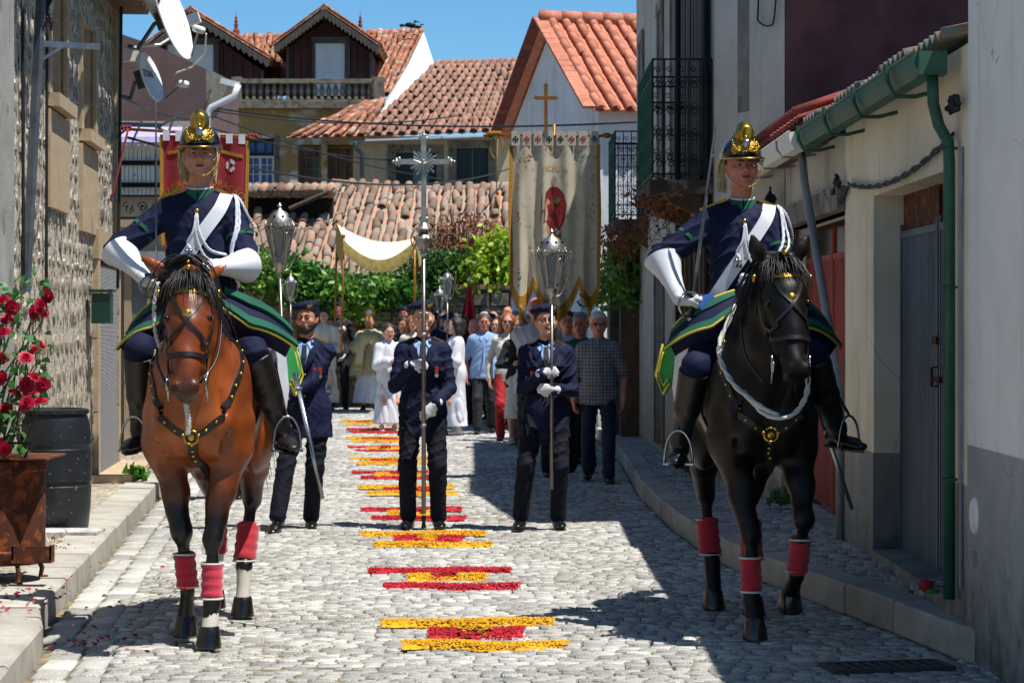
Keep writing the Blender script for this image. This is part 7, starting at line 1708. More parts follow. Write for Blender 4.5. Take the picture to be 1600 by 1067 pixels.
crowd = [(553, 44.0, 1.66, 'dark haired woman in dark dress beside the priest', 'black', 'long', m_blk, 0), (571, 45.4, 1.6, 'woman with brown hair behind the monstrance', 'brown', 'long', m_dk, 1),
 (652, 39.0, 1.68, 'man in dark jacket close behind the cross bearer', 'brown', 'short', m_dk, 2), (676, 38.0, 1.70, 'officer in blue beret behind the cross pole', 'black', 'beret', m_navy, 2),
 (692, 38.6, 1.74, 'dark haired woman holding a far lantern', 'black', 'long', m_blk, 0), (700, 35.6, 1.66, 'officer in beret and glasses behind the altar server', 'black', 'beret', m_navy, 0),
 (724, 36.2, 1.62, 'long haired woman in black under the red flag', 'black', 'long', m_blk, 0), (741, 35.0, 1.58, 'bare headed man in dark blue under the red flag', 'grey', 'fringe', m_dk, 2),
 (735, 39.5, 1.64, 'dark haired man beneath the red flag pole', 'black', 'short', m_dk, 1), (768, 37.2, 1.68, 'man with black hair behind the pale blue shirt', 'black', 'short', m_blk, 0),
 (757, 40.0, 1.72, 'white haired woman in front of the dry stone wall', 'white', 'short', m_wblouse, 2), (778, 35.6, 1.60, 'brown haired woman between the blue shirt and the red trousers', 'brown', 'long', m_teal, 1),
 (794, 38.6, 1.82, 'tall bald man at the back by the white house', 'grey', 'fringe', m_stripe, 2), (820, 33.0, 1.66, 'dark haired man looking over the print skirt woman', 'black', 'short', m_dk, 2),
 (785, 42.0, 1.66, 'man in black at the very back by the stone wall', 'darkgrey', 'short', m_dk, 0), (664, 42.0, 1.66, 'woman with grey hair at the back near the canopy', 'grey', 'bun', m_blk, 1),
 (826, 29.8, 1.62, 'man in pale striped shirt behind the print skirt woman', 'grey', 'short', m_stripe, 1), (745, 43.0, 1.6, 'woman in teal at the back of the crowd', 'brown', 'bun', m_teal, 1),
 (645, 36.8, 1.64, 'woman with auburn hair just right of the cross pole', 'auburn', 'long', m_wblouse, 1), (683, 40.8, 1.72, 'white haired man in pale blue shirt far back behind the lanterns', 'white', 'short', m_bshirt, 2),
 (712, 40.6, 1.70, 'man in black suit far back beside the red flag', 'brown', 'short', m_dk, 0), (726, 41.8, 1.62, 'woman in white at the back under the dry stone wall', 'grey', 'bun', m_wblouse, 1),
 (752, 37.8, 1.62, 'dark skinned face between the red flag and the blue shirt man', 'black', 'short', m_blk, 0), (771, 40.4, 1.74, 'bald man in dark clothes in front of the dry stone wall', 'grey', 'fringe', m_dk, 2),
 (806, 36.2, 1.72, 'man with grey hair between the white house and the tall bald man', 'grey', 'short', m_bshirt, 2), (800, 40.5, 1.68, 'woman in black at the corner of the white house', 'black', 'bun', m_blk, 1),
 (622, 44.8, 1.70, 'man in dark suit behind the far canopy pole', 'darkgrey', 'short', m_dk, 2), (643, 43.6, 1.66, 'woman in cream blouse behind the far canopy pole', 'brown', 'long', m_wblouse, 1),
 (560, 46.0, 1.72, 'grey haired man at the very back by the block wall', 'grey', 'short', m_dk, 2), (487, 44.5, 1.66, 'man in dark jacket left of the deacon', 'black', 'short', m_dk, 0),
 (668, 36.0, 1.55, 'short woman in teal behind the cross bearer shoulder', 'black', 'bun', m_teal, 0),
 (776, 33.6, 1.60, 'woman with dark hair just left of the white blouse woman', 'black', 'long', m_dk, 1), (823, 31.4, 1.70, 'man with brown hair right behind the print skirt woman', 'brown', 'short', m_bshirt, 0),
 (846, 30.6, 1.66, 'man in black behind the banner holder', 'grey', 'short', m_dk, 2), (872, 28.4, 1.64, 'woman in white behind the young lantern officer', 'brown', 'long', m_wblouse, 1),
 (897, 27.0, 1.66, 'bald man in striped shirt behind the checked shirt man', 'darkgrey', 'fringe', m_stripe, 2), (631, 37.0, 1.62, 'man in black just left of the cross bearer', 'black', 'short', m_blk, 0)]
for i, (px, Y, H, lab, hc, hs_, tm, skn) in enumerate(crowd):
    lk = dict(top=('jacket' if tm in (m_dk, m_navy) else 'blouse', tm), bottom=('trousers', m_dk), hair=hc, skin=skn, female=hs_ in ('long', 'bun'), beret=hs_ == 'beret', hairstyle='short' if hs_ == 'beret' else hs_)
    if i % 3 == 2: lk['glasses'] = 'dark' if i % 2 else 'clear'
    C_(lab, px, Y, H, dict(relax, **(walkL if i % 2 else walkR), head=(R(random.uniform(-25, 25)), R(random.uniform(-6, 8)))), lk, .015, R(random.uniform(-15, 15)), False)
# bearer of the red banner stands right behind the bay horse
C_('man in dark suit behind the bay horse holding the red banner', 352, 20.6, 1.70, dict(handR=(-.17, -.2, 1.3), handL=(-.14, -.2, 1.1), elbL=(.6, .3, -.6), curlL=1, curlR=1), dict(top=('jacket', m_dk), bottom=('trousers', m_dk), hair='black', skin=0), .014)
# ================================================================ cross, lanterns, banners, canopy, monstrance
m_oldsilver = M('old_silver', 'bcb8b0', '8f8a82', 12, .46, 1.0, bs=.3, bscale=60)
m_lglass = M('lantern_glass', '5d6366', '74797a', 5, .15, bs=0, spec=.8)
m_poleS = M('pole_steel', '85807a', '6a6560', 8, .35, .9, bs=.1)
m_goldpole = M('gilded_pole', 'a06a24', '865417', 10, .45, .5, bs=.2)
def lantern(label, px, Y, ztop, zbot, big=True, group='processional lanterns', lean=0.0):
    x = (px-800)/FPX*Y; t = empty('lantern', (x, Y, 0), 0, label, 'lantern', group); s = 1.0 if big else .85; b = ztop-.46*s
    MB().tube([(lean*(b-zbot), 0, zbot), (0, 0, b-.1)], .0125, 8).build('pole', m_poleS, t, smooth=True)
    MB().lathe([(.013, -.12), (.02, -.10), (.014, -.08), (.03, -.05), (.045, -.02), (.05, .0), (.02, .01)], (0, 0, b), 12).build('cup', m_oldsilver, t, smooth=40)
    n = 6; r0, r1, h0, h1 = .05*s, .105*s, b+.0, b+.245*s
    for k in range(n):
        a0, a1 = 2*PI*k/n, 2*PI*(k+1)/n; P = lambda a, r, z: Vector((r*math.cos(a), r*math.sin(a), z)); q = [P(a0, r0, h0), P(a1, r0, h0), P(a1, r1, h1), P(a0, r1, h1)]
        MB().quad(*[v*.965+Vector((0, 0, v.z*.035)) for v in q]).build('pane', m_lglass, t)
        fr = MB(); c = sum(q, Vector())/4; fr.tube(q, .006, 5, closed=True); inn = [c+(v-c)*.72 for v in q]; fr.tube([inn[0], inn[1], inn[2], (inn[2]+inn[3])/2+Vector((0, 0, .02)), inn[3]], .004, 4, closed=True)
        for u in (0, 1): fr.add([q[0], q[3], inn[3], inn[0]] if u else [q[1], q[2], inn[2], inn[1]], [(0, 1, 2, 3)])
        fr.build('frame', m_oldsilver, t)
        am = (a0+a1)/2; MB().tube([P(am, r1*.9, h1), P(am, r1*1.04, h1+.03*s), P(am, r1*1.1, h1+.055*s)], [.012, .008, .003], 5).build('crown_leaf', m_oldsilver, t, smooth=True)
        MB().tube([P(a0, r1, h1), P(a0, r1*1.02, h1+.025*s), P(a0, r1*1.0, h1+.035*s)], [.009, .006, .003], 5).build('crown_leaf', m_oldsilver, t, smooth=True)
    prof = [(.098*s, 0), (.10*s, .02*s), (.085*s, .07*s), (.055*s, .11*s), (.02*s, .13*s), (.012*s, .15*s), (.02*s, .16*s), (.0, .185*s)]
    MB().lathe(prof, (0, 0, h1+.01), 18).build('dome', m_oldsilver, t, smooth=50)
    for k in range(8): a = 2*PI*(k+.5)/8; MB().ball((.079*s*math.cos(a), .079*s*math.sin(a), h1+.09*s), .011*s, 6).build('vent_hole', m_iron, t)
    for k in range(4):
        a = PI*k/2+.5; e = Vector((math.cos(a), math.sin(a), 0)); u = Vector((0, 0, 1))
        MB().tube(smooth_path([u*(b-.06)+e*.01, u*(b-.05)+e*.07*s, u*(b+.05)+e*.125*s, u*(b+.20)*1+e*.15*s, u*(b+.26)+e*.175*s, u*(b+.27)+e*.15*s], 16), .0045, 5).build('scroll_arm', m_oldsilver, t, smooth=True)
    MB().tube([(0, 0, b), (0, 0, b+.13)], .014, 8).build('candle', m_alb, t)
    return t
lantern('silver lantern carried on a pole by the bearded officer', 437, 17.42, 2.44, .35, lean=.04)
lantern('silver lantern carried in front of the saint banner by the young officer', 862, 17.44, 2.25, .31)
lantern('small silver lantern on a pole left of the deacon', 454, 38.0, 2.35, 1.0, False)
lantern('small silver lantern above the crowd beside the red flag', 699, 35.2, 2.35, 1.0, False)
lantern('far silver lantern just behind the one beside the red flag', 687, 38.2, 2.15, 1.0, False)
# processional cross
t = empty('processional_cross', ((662-800)/FPX*17.42, 17.42, 0), 0, 'tall silver processional cross with sunburst held by the woman officer', 'cross')
MB().tube([(0, 0, .13), (.0, 0, 2.10)], .0165, 10).build('pole', m_poleS, t, smooth=True)
MB().lathe([(.0, 0), (.02, .01), (.012, .05), (.018, .06), (.018, .1), (.012, .1)], (0, 0, .02), 10).build('ferrule', m_iron, t, smooth=40)
for z in (.78, 1.45): MB().lathe([(.017, -.012), (.021, -.006), (.021, .006), (.017, .012)], (0, 0, z), 10).build('pole_ring', m_oldsilver, t)
MB().lathe([(.017, 0), (.03, .02), (.022, .04), (.045, .07), (.06, .10), (.07, .135), (.045, .165), (.03, .175), (.05, .19), (.065, .205), (.04, .225), (.02, .25), (.02, .26)], (0, 0, 2.02), 8).build('knop', m_oldsilver, t, smooth=30)
for k in range(6): a = 2*PI*k/6; e = Vector((math.cos(a), math.sin(a), 0)); MB().tube(smooth_path([Vector((0, 0, 2.06)), e*.07+Vector((0, 0, 2.08)), e*.095+Vector((0, 0, 2.16)), e*.075+Vector((0, 0, 2.20)), e*.09+Vector((0, 0, 2.24))], 10), .005, 5).build('scroll', m_oldsilver, t, smooth=True)
mb = MB(); mb.box(-.019, -.012, 2.25, .019, .012, 2.91); mb.build('upright', m_oldsilver, t); MB().box(-.19, -.0105, 2.70, .19, .0105, 2.738).build('cross_arm', m_oldsilver, t)
for c, d in (((0, 0, 2.89), (0, 0, 1)), ((-.18, 0, 2.719), (-1, 0, 0)), ((.18, 0, 2.719), (1, 0, 0)), ((0, 0, 2.30), (0, 0, -1))):
    c, d = Vector(c), Vector(d); e = d.cross(Vector((0, 1, 0))); mb = MB()
    for o, r in ((d*.022, .02), (d*.0+e*.022, .015), (d*.0-e*.022, .015), (d*.045, .011), (d*.02+e*.02, .010), (d*.02-e*.02, .010)): mb.ball(c+o, r, 8, 0, (1, .6, 1))
    mb.build('trefoil', m_oldsilver, t, smooth=True)
for k in range(20):
    a = 2*PI*(k+.5)/20; L = .105 if k % 2 else .08; e = Vector((math.cos(a), 0, math.sin(a))); f = Vector((-e.z, 0, e.x)); c = Vector((0, .0, 2.719)); MB().prism([c+e*.03-f*.004, c+e*.03+f*.004, c+e*L+f*.0085, c+e*(L+.006), c+e*L-f*.0085], (0, .005, 0)).build('ray', m_oldsilver, t)
B = Body(); c = Vector((0, -.024, 2.70)); B.ell(c+Vector((0, 0, .022)), (.011, .011, .014), .004).cap(c, c-Vector((0, 0, .05)), .014, .011, .01).cap(c-Vector((0, 0, .05)), c-Vector((.004, .004, .13)), .011, .006, .006)
for s in (-1, 1): B.cap(c, c+Vector((s*.075, .0, .03)), .008, .005, .006)
B.build('corpus', m_oldsilver, t, .004)
def text_mesh(body, size, name, mat, parent, M4, ext=.001, align='CENTER', bend=None):
    cu = D.curves.new(name, 'FONT'); cu.body = body; cu.size = size; cu.extrude = ext; cu.align_x = align; cu.align_y = 'CENTER'; o = D.objects.new(name, cu); COL.objects.link(o)
    me = D.meshes.new_from_object(o.evaluated_get(bpy.context.evaluated_depsgraph_get())); D.objects.remove(o)
    if bend:
        for v in me.vertices: v.co = bend(v.co)
    me.transform(M4); return link(name, me, parent, False, mat)
# ---------------------------------------------------------------- saint banner
m_bann = M('cream_silk', 'e0d6c0', 'd2c7b0', 3, .6, bs=.3, bscale=60, thin=.35, c3='b8ad96', s3=18, f3=(.58, .7)); m_fringe = M('gold_fringe', 'b07f1c', '946614', 60, .75, bs=.5, bscale=140)
m_robe = M('crimson_thread', '8a1520', '6a0f18', 14, .8, bs=.3); m_flesh = M('painted_flesh', 'b98a68', 'a87a58', 12, .8); m_flow = [M('rose_thread', 'a8303a', None, 5, .8), M('teal_thread', '3f7a78', None, 5, .8), M('gold_thread', 'b8953c', None, 5, .6), M('blue_thread', '3a5a8c', None, 5, .8), M('green_thread', '4a6a2c', None, 5, .8)]
Yb = 23.2; sb_ = FPX/Yb; x0b = (797-800)/sb_; bw = (937-797)/sb_; zt = EYE+(505-214)/sb_; zb = EYE+(505-447)/sb_
bn = empty('saint_banner', ((866-800)/sb_, Yb, 0), 0, 'large white and gold saint banner hanging from its crossbar', 'banner'); ox = (866-800)/sb_
def SB(u, v, o=0.0):   # u across 0..1, v down 0..1
    y = .035*math.sin(2*PI*(u*4.3+.3*v))*(.35+.65*v)+.02*math.sin(2*PI*(u*7.1-.2*v)+1)*v-.02*v
    return Vector((x0b-ox+bw*(u+.012*math.sin(9*v)*(.5-u)), y-o, zt-(zt-zb)*v))
def hem(u):            # three pointed lappets
    for a, b, d in ((0, .25, .125), (.27, .76, .20), (.78, 1, .13)):
        if a <= u <= b: t_ = (u-a)/(b-a); return 1+d*(1-abs(2*t_-1)**1.8)-.02
    return .97
us = [i/72 for i in range(73)]
MB().sheet([[SB(u, 1*j/20*hem(u)) for u in us] for j in range(21)], .004).build('cloth', m_bann, bn, smooth=60)
fr = MB()
fr.sheet([[SB(u, v*hem(u), .006) for u in us] for v in (.965, 1.0, 1.035)], .006)
for ue in (0.0, 1.0): fr.sheet([[SB(ue+(.028 if ue == 0 else -.028), v, .007), SB(ue+(-.012 if ue == 0 else .012), v, .007)] for v in np.linspace(.05, 1.0, 14)], .006)
fr.build('gold_fringe', m_fringe, bn, smooth=60)
for k, u in enumerate(us[::1]):
    if k % 1 == 0 and k < 72: a = SB(u, 1.03*hem(u), .006); 
mb = MB()
for i in range(150): u = i/150; a = SB(u, 1.03*hem(u), .008); mb.tube([a, a+Vector((random.uniform(-.004, .004), 0, -.045))], .003, 3)
mb.build('fringe_threads', m_fringe, bn)['kind'] = 'stuff'
for i in range(8):   # hanging tabs with little crosses
    u0 = (i+.12)/8; u1 = (i+.88)/8; a, b = SB(u0, 0), SB(u1, 0); zc = zt+.03; tb = MB(); tb.box(a.x, -.02, zt-.085, b.x, -.012, zt+.05).box(a.x, .012, zt-.02, b.x, .02, zt+.05).box(a.x, -.02, zt+.05, b.x, .02, zt+.055); tt_ = tb.build('hanging_tab', m_bann, bn)
    c = Vector(((a.x+b.x)/2, -.024, zt-.02)); m_ = m_flow[0] if i in (1, 2, 5, 6) else m_iron; cr = MB()
    for d in (Vector((1, 0, 0)), Vector((0, 0, 1))):
        for s in (-1, 1): e = Vector((d.z, 0, d.x)); cr.prism([c+d*s*.004-e*.003, c+d*s*.004+e*.003, c+d*s*.028+e*.012, c+d*s*.028-e*.012], (0, .002, 0))
    cr.build('cross_emblem', m_, tt_)
zbar = zt+.03; MB().tube([((762-866)/sb_, 0, zbar-.01), ((948-866)/sb_, 0, zbar-.02)], .012, 8).build('crossbar', m_goldpole, bn, smooth=True)
for px in (764, 948):
    mb = MB(); p = Vector(((px-866)/sb_, 0, zbar-.015)); mb.ball(p, .03, 8, 0, (1.6, 1, 1)); mb.ball(p+Vector((.04 if px > 800 else -.04, 0, 0)), .018, 8); mb.build('finial', m_goldpole, bn, smooth=True)
MB().tube([(0, .03, 1.0), (0, .03, zbar+.1)], .016, 8).build('pole', m_goldpole, bn, smooth=True)
cz = zbar; cx = (853-866)/sb_
mb = MB(); mb.box(cx-.017, -.01, cz, cx+.017, .014, cz+.48).box(cx-.10, -.009, cz+.335, cx+.10, .013, cz+.37)
for p in ((cx, .002, cz+.48), (cx-.10, .002, cz+.352), (cx+.10, .002, cz+.352)):
    for d in ((0, 0, 0), (.018, 0, 0), (-.018, 0, 0), (0, 0, .02)): mb.ball(Vector(p)+Vector(d)*(.8), .012, 6)
mb.build('top_cross', m_goldpole, bn); MB().tube([(cx, 0, cz-.02), (cx, 0, cz+.03)], .03, 8).build('cross_socket', m_oldsilver, bn)
def patch(pts, mat, name, o=.006, par=bn, S=SB):
    """embroidery: a filled outline laid on the cloth"""
    n = len(pts); cu = sum(p[0] for p in pts)/n; cv = sum(p[1] for p in pts)/n; vs = [S(cu, cv, o)]+[S(cu+(a-cu)*.5, cv+(b-cv)*.5, o) for a, b in pts]+[S(a, b, o) for a, b in pts]
    fs = [(0, 1+(i+1) % n, 1+i) for i in range(n)]+[(1+i, 1+(i+1) % n, 1+n+(i+1) % n, 1+n+i) for i in range(n)]
    return MB().add(vs, fs).build(name, mat, par)
m_halo = m_flow[2]
patch([(.49+.036*math.cos(a), .285+.022*math.sin(a)) for a in np.linspace(0, 2*PI, 16)[:-1]], M('pale_halo', 'a8a088', None, 5, .8), 'halo', .005)
for pts in ([(.40, .60), (.455, .60), (.45, .80), (.41, .80)], [(.49, .60), (.54, .60), (.50, .80), (.455, .80)]): patch(pts, m_flesh, 'saint_leg', .007)
patch([(.40, .37), (.45, .335), (.53, .335), (.60, .38), (.63, .46), (.60, .57), (.55, .63), (.50, .60), (.44, .63), (.38, .57), (.385, .47)], m_robe, 'saint_robe', .009)
patch([(.49+.022*math.cos(a), .295+.026*math.sin(a)) for a in np.linspace(0, 2*PI, 12)[:-1]], m_flesh, 'saint_head', .011)
patch([(.42, .41), (.45, .44), (.36, .52), (.34, .50)], m_flesh, 'saint_arm', .011); patch([(.48, .43), (.53, .40), (.57, .42), (.53, .45)], m_flow[4], 'saint_scarf', .012); patch([(.35, .40), (.36, .40), (.345, .56), (.335, .56)], m_flow[4], 'palm_branch', .011)
patch([(.45, .63), (.57, .63), (.56, .74), (.46, .74)], M('brown_thread', '7a5a3c', '5f4530', 6, .8), 'saint_tunic', .010)
random.seed(11)
for (cu_, cv_, w_, h_, n_, cols) in ((.16, .13, .07, .07, 16, (0, 2, 4)), (.82, .12, .10, .05, 16, (1, 4)), (.10, .55, .03, .07, 8, (0, 0, 4)), (.90, .55, .04, .08, 12, (1, 3, 2)), (.5, .10, .22, .025, 16, (2,)), (.09, .93, .03, .08, 10, (3, 4, 2)), (.92, .30, .02, .08, 8, (2,)), (.92, .75, .03, .12, 8, (2, 2)), (.5, .90, .14, .06, 18, (0, 3, 0)), (.52, 1.02, .08, .08, 14, (0, 0, 3)), (.08, .30, .02, .1, 8, (2,)), (.30, .80, .08, .05, 8, (0, 2))):
    for k in range(n_):
        a, b = cu_+random.gauss(0, w_*.5), cv_+random.gauss(0, h_*.5); r1, r2, ph = random.uniform(.008, .02), random.uniform(.004, .010), random.random()*PI
        patch([(a+r1*math.cos(t)*math.cos(ph)-r2*math.sin(t)*math.sin(ph), b+(r1*math.cos(t)*math.sin(ph)+r2*math.sin(t)*math.cos(ph))*.6) for t in np.linspace(0, 2*PI, 7)[:-1]], m_flow[random.choice(cols)], 'embroidered_petal', .008)
def arc(co):
    u = .50+co.x; v = .205+.55*(co.x**2)*2.0-co.y*.62; return SB(u, v, .009)
text_mesh('VICENTE', .075, 'lettering', m_flow[2], bn, Matrix.Identity(4), .0, 'CENTER', arc)
mb = MB(); a = Vector(((775-866)/sb_, -.02, zbar)); mb.tube(smooth_path([a, a+Vector((-.06, 0, -.14)), a+Vector((.0, 0, -.24)), a+Vector((.07, 0, -.12)), a+Vector((.03, 0, 0))], 16), .006, 5); mb.tube([a+Vector((.02, -.01, 0)), a+Vector((.0, -.01, -.62))], .005, 5)
for i in range(6): mb.tube([a+Vector((-.07+.02*i, -.02, .0)), a+Vector((-.06+.02*i, .02, .03)), a+Vector((-.05+.02*i, -.02, -.01))], .010, 5)
mb.lathe([(.006, 0), (.018, -.02), (.012, -.04), (.03, -.13), (.0, -.13)], a+Vector((0, -.01, -.60)), 8); mb.build('cord_and_tassel', m_fringe, bn, smooth=True)
for u in (.125, .88): a = SB(u, hem(u)*1.0); MB().lathe([(.006, 0), (.02, -.03), (.012, -.05), (.03, -.15), (.0, -.15)], a+Vector((0, -.02, -.03)), 8).build('tassel', m_fringe, bn, smooth=True)
# ---------------------------------------------------------------- red banner behind the bay horse's rider
Yr = 20.3; sr = FPX/Yr; rb = empty('red_banner', ((318-800)/sr, Yr, 0), 0, 'red banner with gold braid and lettering behind the guard on the bay horse', 'banner'); oxr = (318-800)/sr
xr0 = (250-800)/sr-oxr; rw = (388-250)/sr; zrt = EYE+(505-210)/sr; m_redb = M('red_velvet', '9a1020', '800b18', 4, .75, bs=.3, sheen=.2)
def SR(u, v, o=0.0): return Vector((xr0+rw*u+.004*math.sin(7*v)-.03*(u-.5)*v, .02*math.sin(u*19+v)*(.3+v)-o, zrt-.035*u-.95*v))
MB().sheet([[SR(i/30, j/12) for i in range(31)] for j in range(13)], .004).build('cloth', m_redb, rb, smooth=60)
for ue, w_ in ((0.0, .03), (1.0, -.03)): MB().sheet([[SR(ue+w_, v, .005), SR(ue-w_*.3, v, .005)] for v in np.linspace(.02, 1, 12)], .005).build('gold_braid', m_fringe, rb, smooth=60)
arcp = [(u, .16-.085*math.sin(PI*u)+.02*abs(math.sin(PI*u*2))) for u in np.linspace(.08, .94, 24)]
MB().sheet([[SR(u, v, .007) for u, v in arcp], [SR(u, v+.03, .007) for u, v in arcp]], .004).build('gold_arch', m_fringe, rb, smooth=60)
for i in range(7): u = (i+.5)/7; a = SR(u, 0); MB().box(a.x-.028, -.015, a.z-.05, a.x+.028, .015, a.z+.035).build('hanging_loop', m_alb, rb)
a, b = Vector(((192-800)/sr-oxr, 0, EYE+(505-201)/sr)), Vector(((400-800)/sr-oxr, 0, EYE+(505-214)/sr)); MB().tube([a, b], .013, 8).build('crossbar', m_goldpole, rb, smooth=True)
for p, s in ((a, -1), (b, 1)):
    mb = MB()
    for i in range(8): mb.ball(p+Vector((s*(.01*i-.06), .018*math.sin(i*2), .018*math.cos(i*2))), .016, 6)
    mb.build('red_cord_knot', m_redb, rb, smooth=True)
MB().tube(smooth_path([a+Vector((.05, -.02, 0)), a+Vector((-.02, -.03, -.3)), a+Vector((-.10, -.04, -.62))], 12), .009, 6).build('cord', m_redb, rb, smooth=True)
MB().tube([(0, .02, .35), (0, .02, zrt+.05)], .015, 8).build('pole', m_goldpole, rb, smooth=True)
MB().ball((0, .0, zrt+.09), .035, 10).build('pole_knob', m_oldsilver, rb, smooth=True)
def arc2(co):
    r = .60; a_ = co.x/r; return SR(.5+(r+co.y)*math.sin(a_)/rw*.9, .98-(r+co.y)*math.cos(a_)*1.0+.02, .008)
text_mesh('SAGRADO CORAÇÃO', .085, 'lettering', m_fringe, rb, Matrix.Identity(4), .0, 'CENTER', arc2)
for k in range(9): a_ = k*.7; patch([(.80+.04*math.cos(a_)+.02*math.cos(t), .25+.04*math.sin(a_)+.022*math.sin(t)) for t in np.linspace(0, 2*PI, 6)[:-1]], m_alb if k % 3 else m_flow[0], 'embroidered_flower', .008, rb, SR)
# ---------------------------------------------------------------- processional canopy
m_canopy = M('ivory_canopy', 'dcd8c4', 'cfcab2', 4, .8, bs=.25); m_brocade = M('gold_brocade', 'b8a25c', '9a8546', 16, .6, .2, bs=.5, c3='8a4a5a', s3=12, f3=(.62, .68))
cn = empty('canopy', ((588-800)/FPX*40.5, 40.5, 0), 0, 'ivory and gold procession canopy sagging between its gilded poles', 'canopy'); ocx = (588-800)/FPX*40.5
def pC(px, py, Y): v = W(px, py, Y); return v-Vector((ocx, 40.5, 0))
cor = {'fl': pC(537, 374, 39.8), 'fr': pC(648, 376, 39.8), 'bl': pC(527, 350, 41.2), 'br': pC(657, 368, 41.2)}
def CT(u, v):
    p = cor['fl'].lerp(cor['fr'], u).lerp(cor['bl'].lerp(cor['br'], u), v); sag = .33*(1-v)+.20*v; p.z -= sag*math.sin(PI*u)**.9*(1-.2*math.sin(PI*v)); p.z -= .0; return p
MB().sheet([[CT(i/20, j/8) for i in range(21)] for j in range(9)], .008).build('top_cloth', m_canopy, cn, smooth=60)
for nm, v, sg in (('front_valance', 0, -1), ('back_valance', 1, 1)):
    MB().sheet([[CT(i/24, v)+Vector((0, sg*.01, 0)) for i in range(25)], [CT(i/24, v)+Vector((0, sg*.03, -.12)) for i in range(25)], [CT(i/24, v)+Vector((0, sg*.03, -.20-.03*(i % 2))) for i in range(25)]], .006).build(nm, m_brocade, cn, smooth=60)
for u in (0, 1): MB().sheet([[CT(u, i/6) for i in range(7)], [CT(u, i/6)+Vector((.05 if u else -.03, 0, -.22)) for i in range(7)], [CT(u, i/6)+Vector((.07 if u else -.03, 0, -.42-.04*(i % 2))) for i in range(7)]], .006).build('side_valance', m_brocade, cn, smooth=60)
for nm, px in (('fl', 537), ('fr', 645), ('bl', 526), ('br', 637)):
    c = cor[nm]; Yp = 40.5+c.y; bt = pC(px-4 if 'l' in nm else px+2, 500, Yp); bt.z = 1.05; MB().tube([bt, c+Vector((0, 0, .04))], .02, 8).build('pole', m_goldpole, cn, smooth=True); MB().ball(c+Vector((0, 0, .06)), .035, 8).build('pole_knob', m_goldpole, cn, smooth=True)
# monstrance and thurible
mo = empty('monstrance', ((577-800)/FPX*41.2, 41.2, 0), 0, 'golden sunburst monstrance raised by the priest', 'monstrance')
z0 = EYE+(505-488)/FPX*41.2
MB().lathe([(.0, -.01), (.045, -.01), (.045, .01), (.0, .01)], (0, 0, z0), 20, axis=(0, 1, 0)).build('host', m_alb, mo); MB().tube([(.055*math.cos(a), 0, z0+.055*math.sin(a)) for a in np.linspace(0, 2*PI, 20)[:-1]], .014, 6, closed=True).build('ring', m_brass, mo, smooth=True)
for k in range(18): a = 2*PI*k/18; L = .16 if k % 2 else .12; e = Vector((math.cos(a), 0, math.sin(a))); MB().tube([Vector((0, 0, z0))+e*.06, Vector((0, 0, z0))+e*L], [.010, .002], 5).build('ray', m_brass, mo)
MB().lathe([(.07, 0), (.075, .015), (.03, .04), (.014, .08), (.02, .12), (.012, .16), (.02, .2), (.01, .24)], (0, 0, z0-.30), 12).build('stem', m_brass, mo, smooth=40)
th_ = empty('thurible', ((514-800)/FPX*40.8, 40.8, 0), 0, 'small silver thurible hanging on chains from the deacon', 'thurible')
MB().lathe([(.02, 0), (.05, .03), (.065, .07), (.06, .09), (.045, .13), (.015, .17), (.0, .18)], (0, 0, .30), 12).build('bowl', m_oldsilver, th_, smooth=40)
for k in range(3): a = 2*PI*k/3; MB().tube([(.05*math.cos(a), .05*math.sin(a), .38), (.0, 0, 1.0)], .005, 4).build('chain', m_oldsilver, th_)
# red flag
Yf = 36.6; sf = FPX/Yf; fl = empty('red_flag', ((733-800)/sf, Yf, 0), 0, 'red flag drooping from its pole in front of the dry stone wall', 'flag')
zf = EYE+(505-446)/sf; MB().tube([(.0, .02, 1.1), (.0, .02, zf+.06)], .013, 6).build('pole', m_goldpole, fl, smooth=True); MB().ball((0, .02, zf+.1), .03, 8).build('pole_knob', m_alb, fl, smooth=True)
MB().sheet([[Vector(((-.02-.13*v+(.05+.22*v)*u)*1.0, .05*math.sin(u*12)*v-.03, zf-.62*v+.03*math.sin(u*9)*v)) for u in np.linspace(0, 1, 14)] for v in np.linspace(.0, 1, 9)], .005).build('cloth', M('red_flag_cloth', 'b00f22', '920b1a', 4, .7, bs=.2), fl, smooth=60)
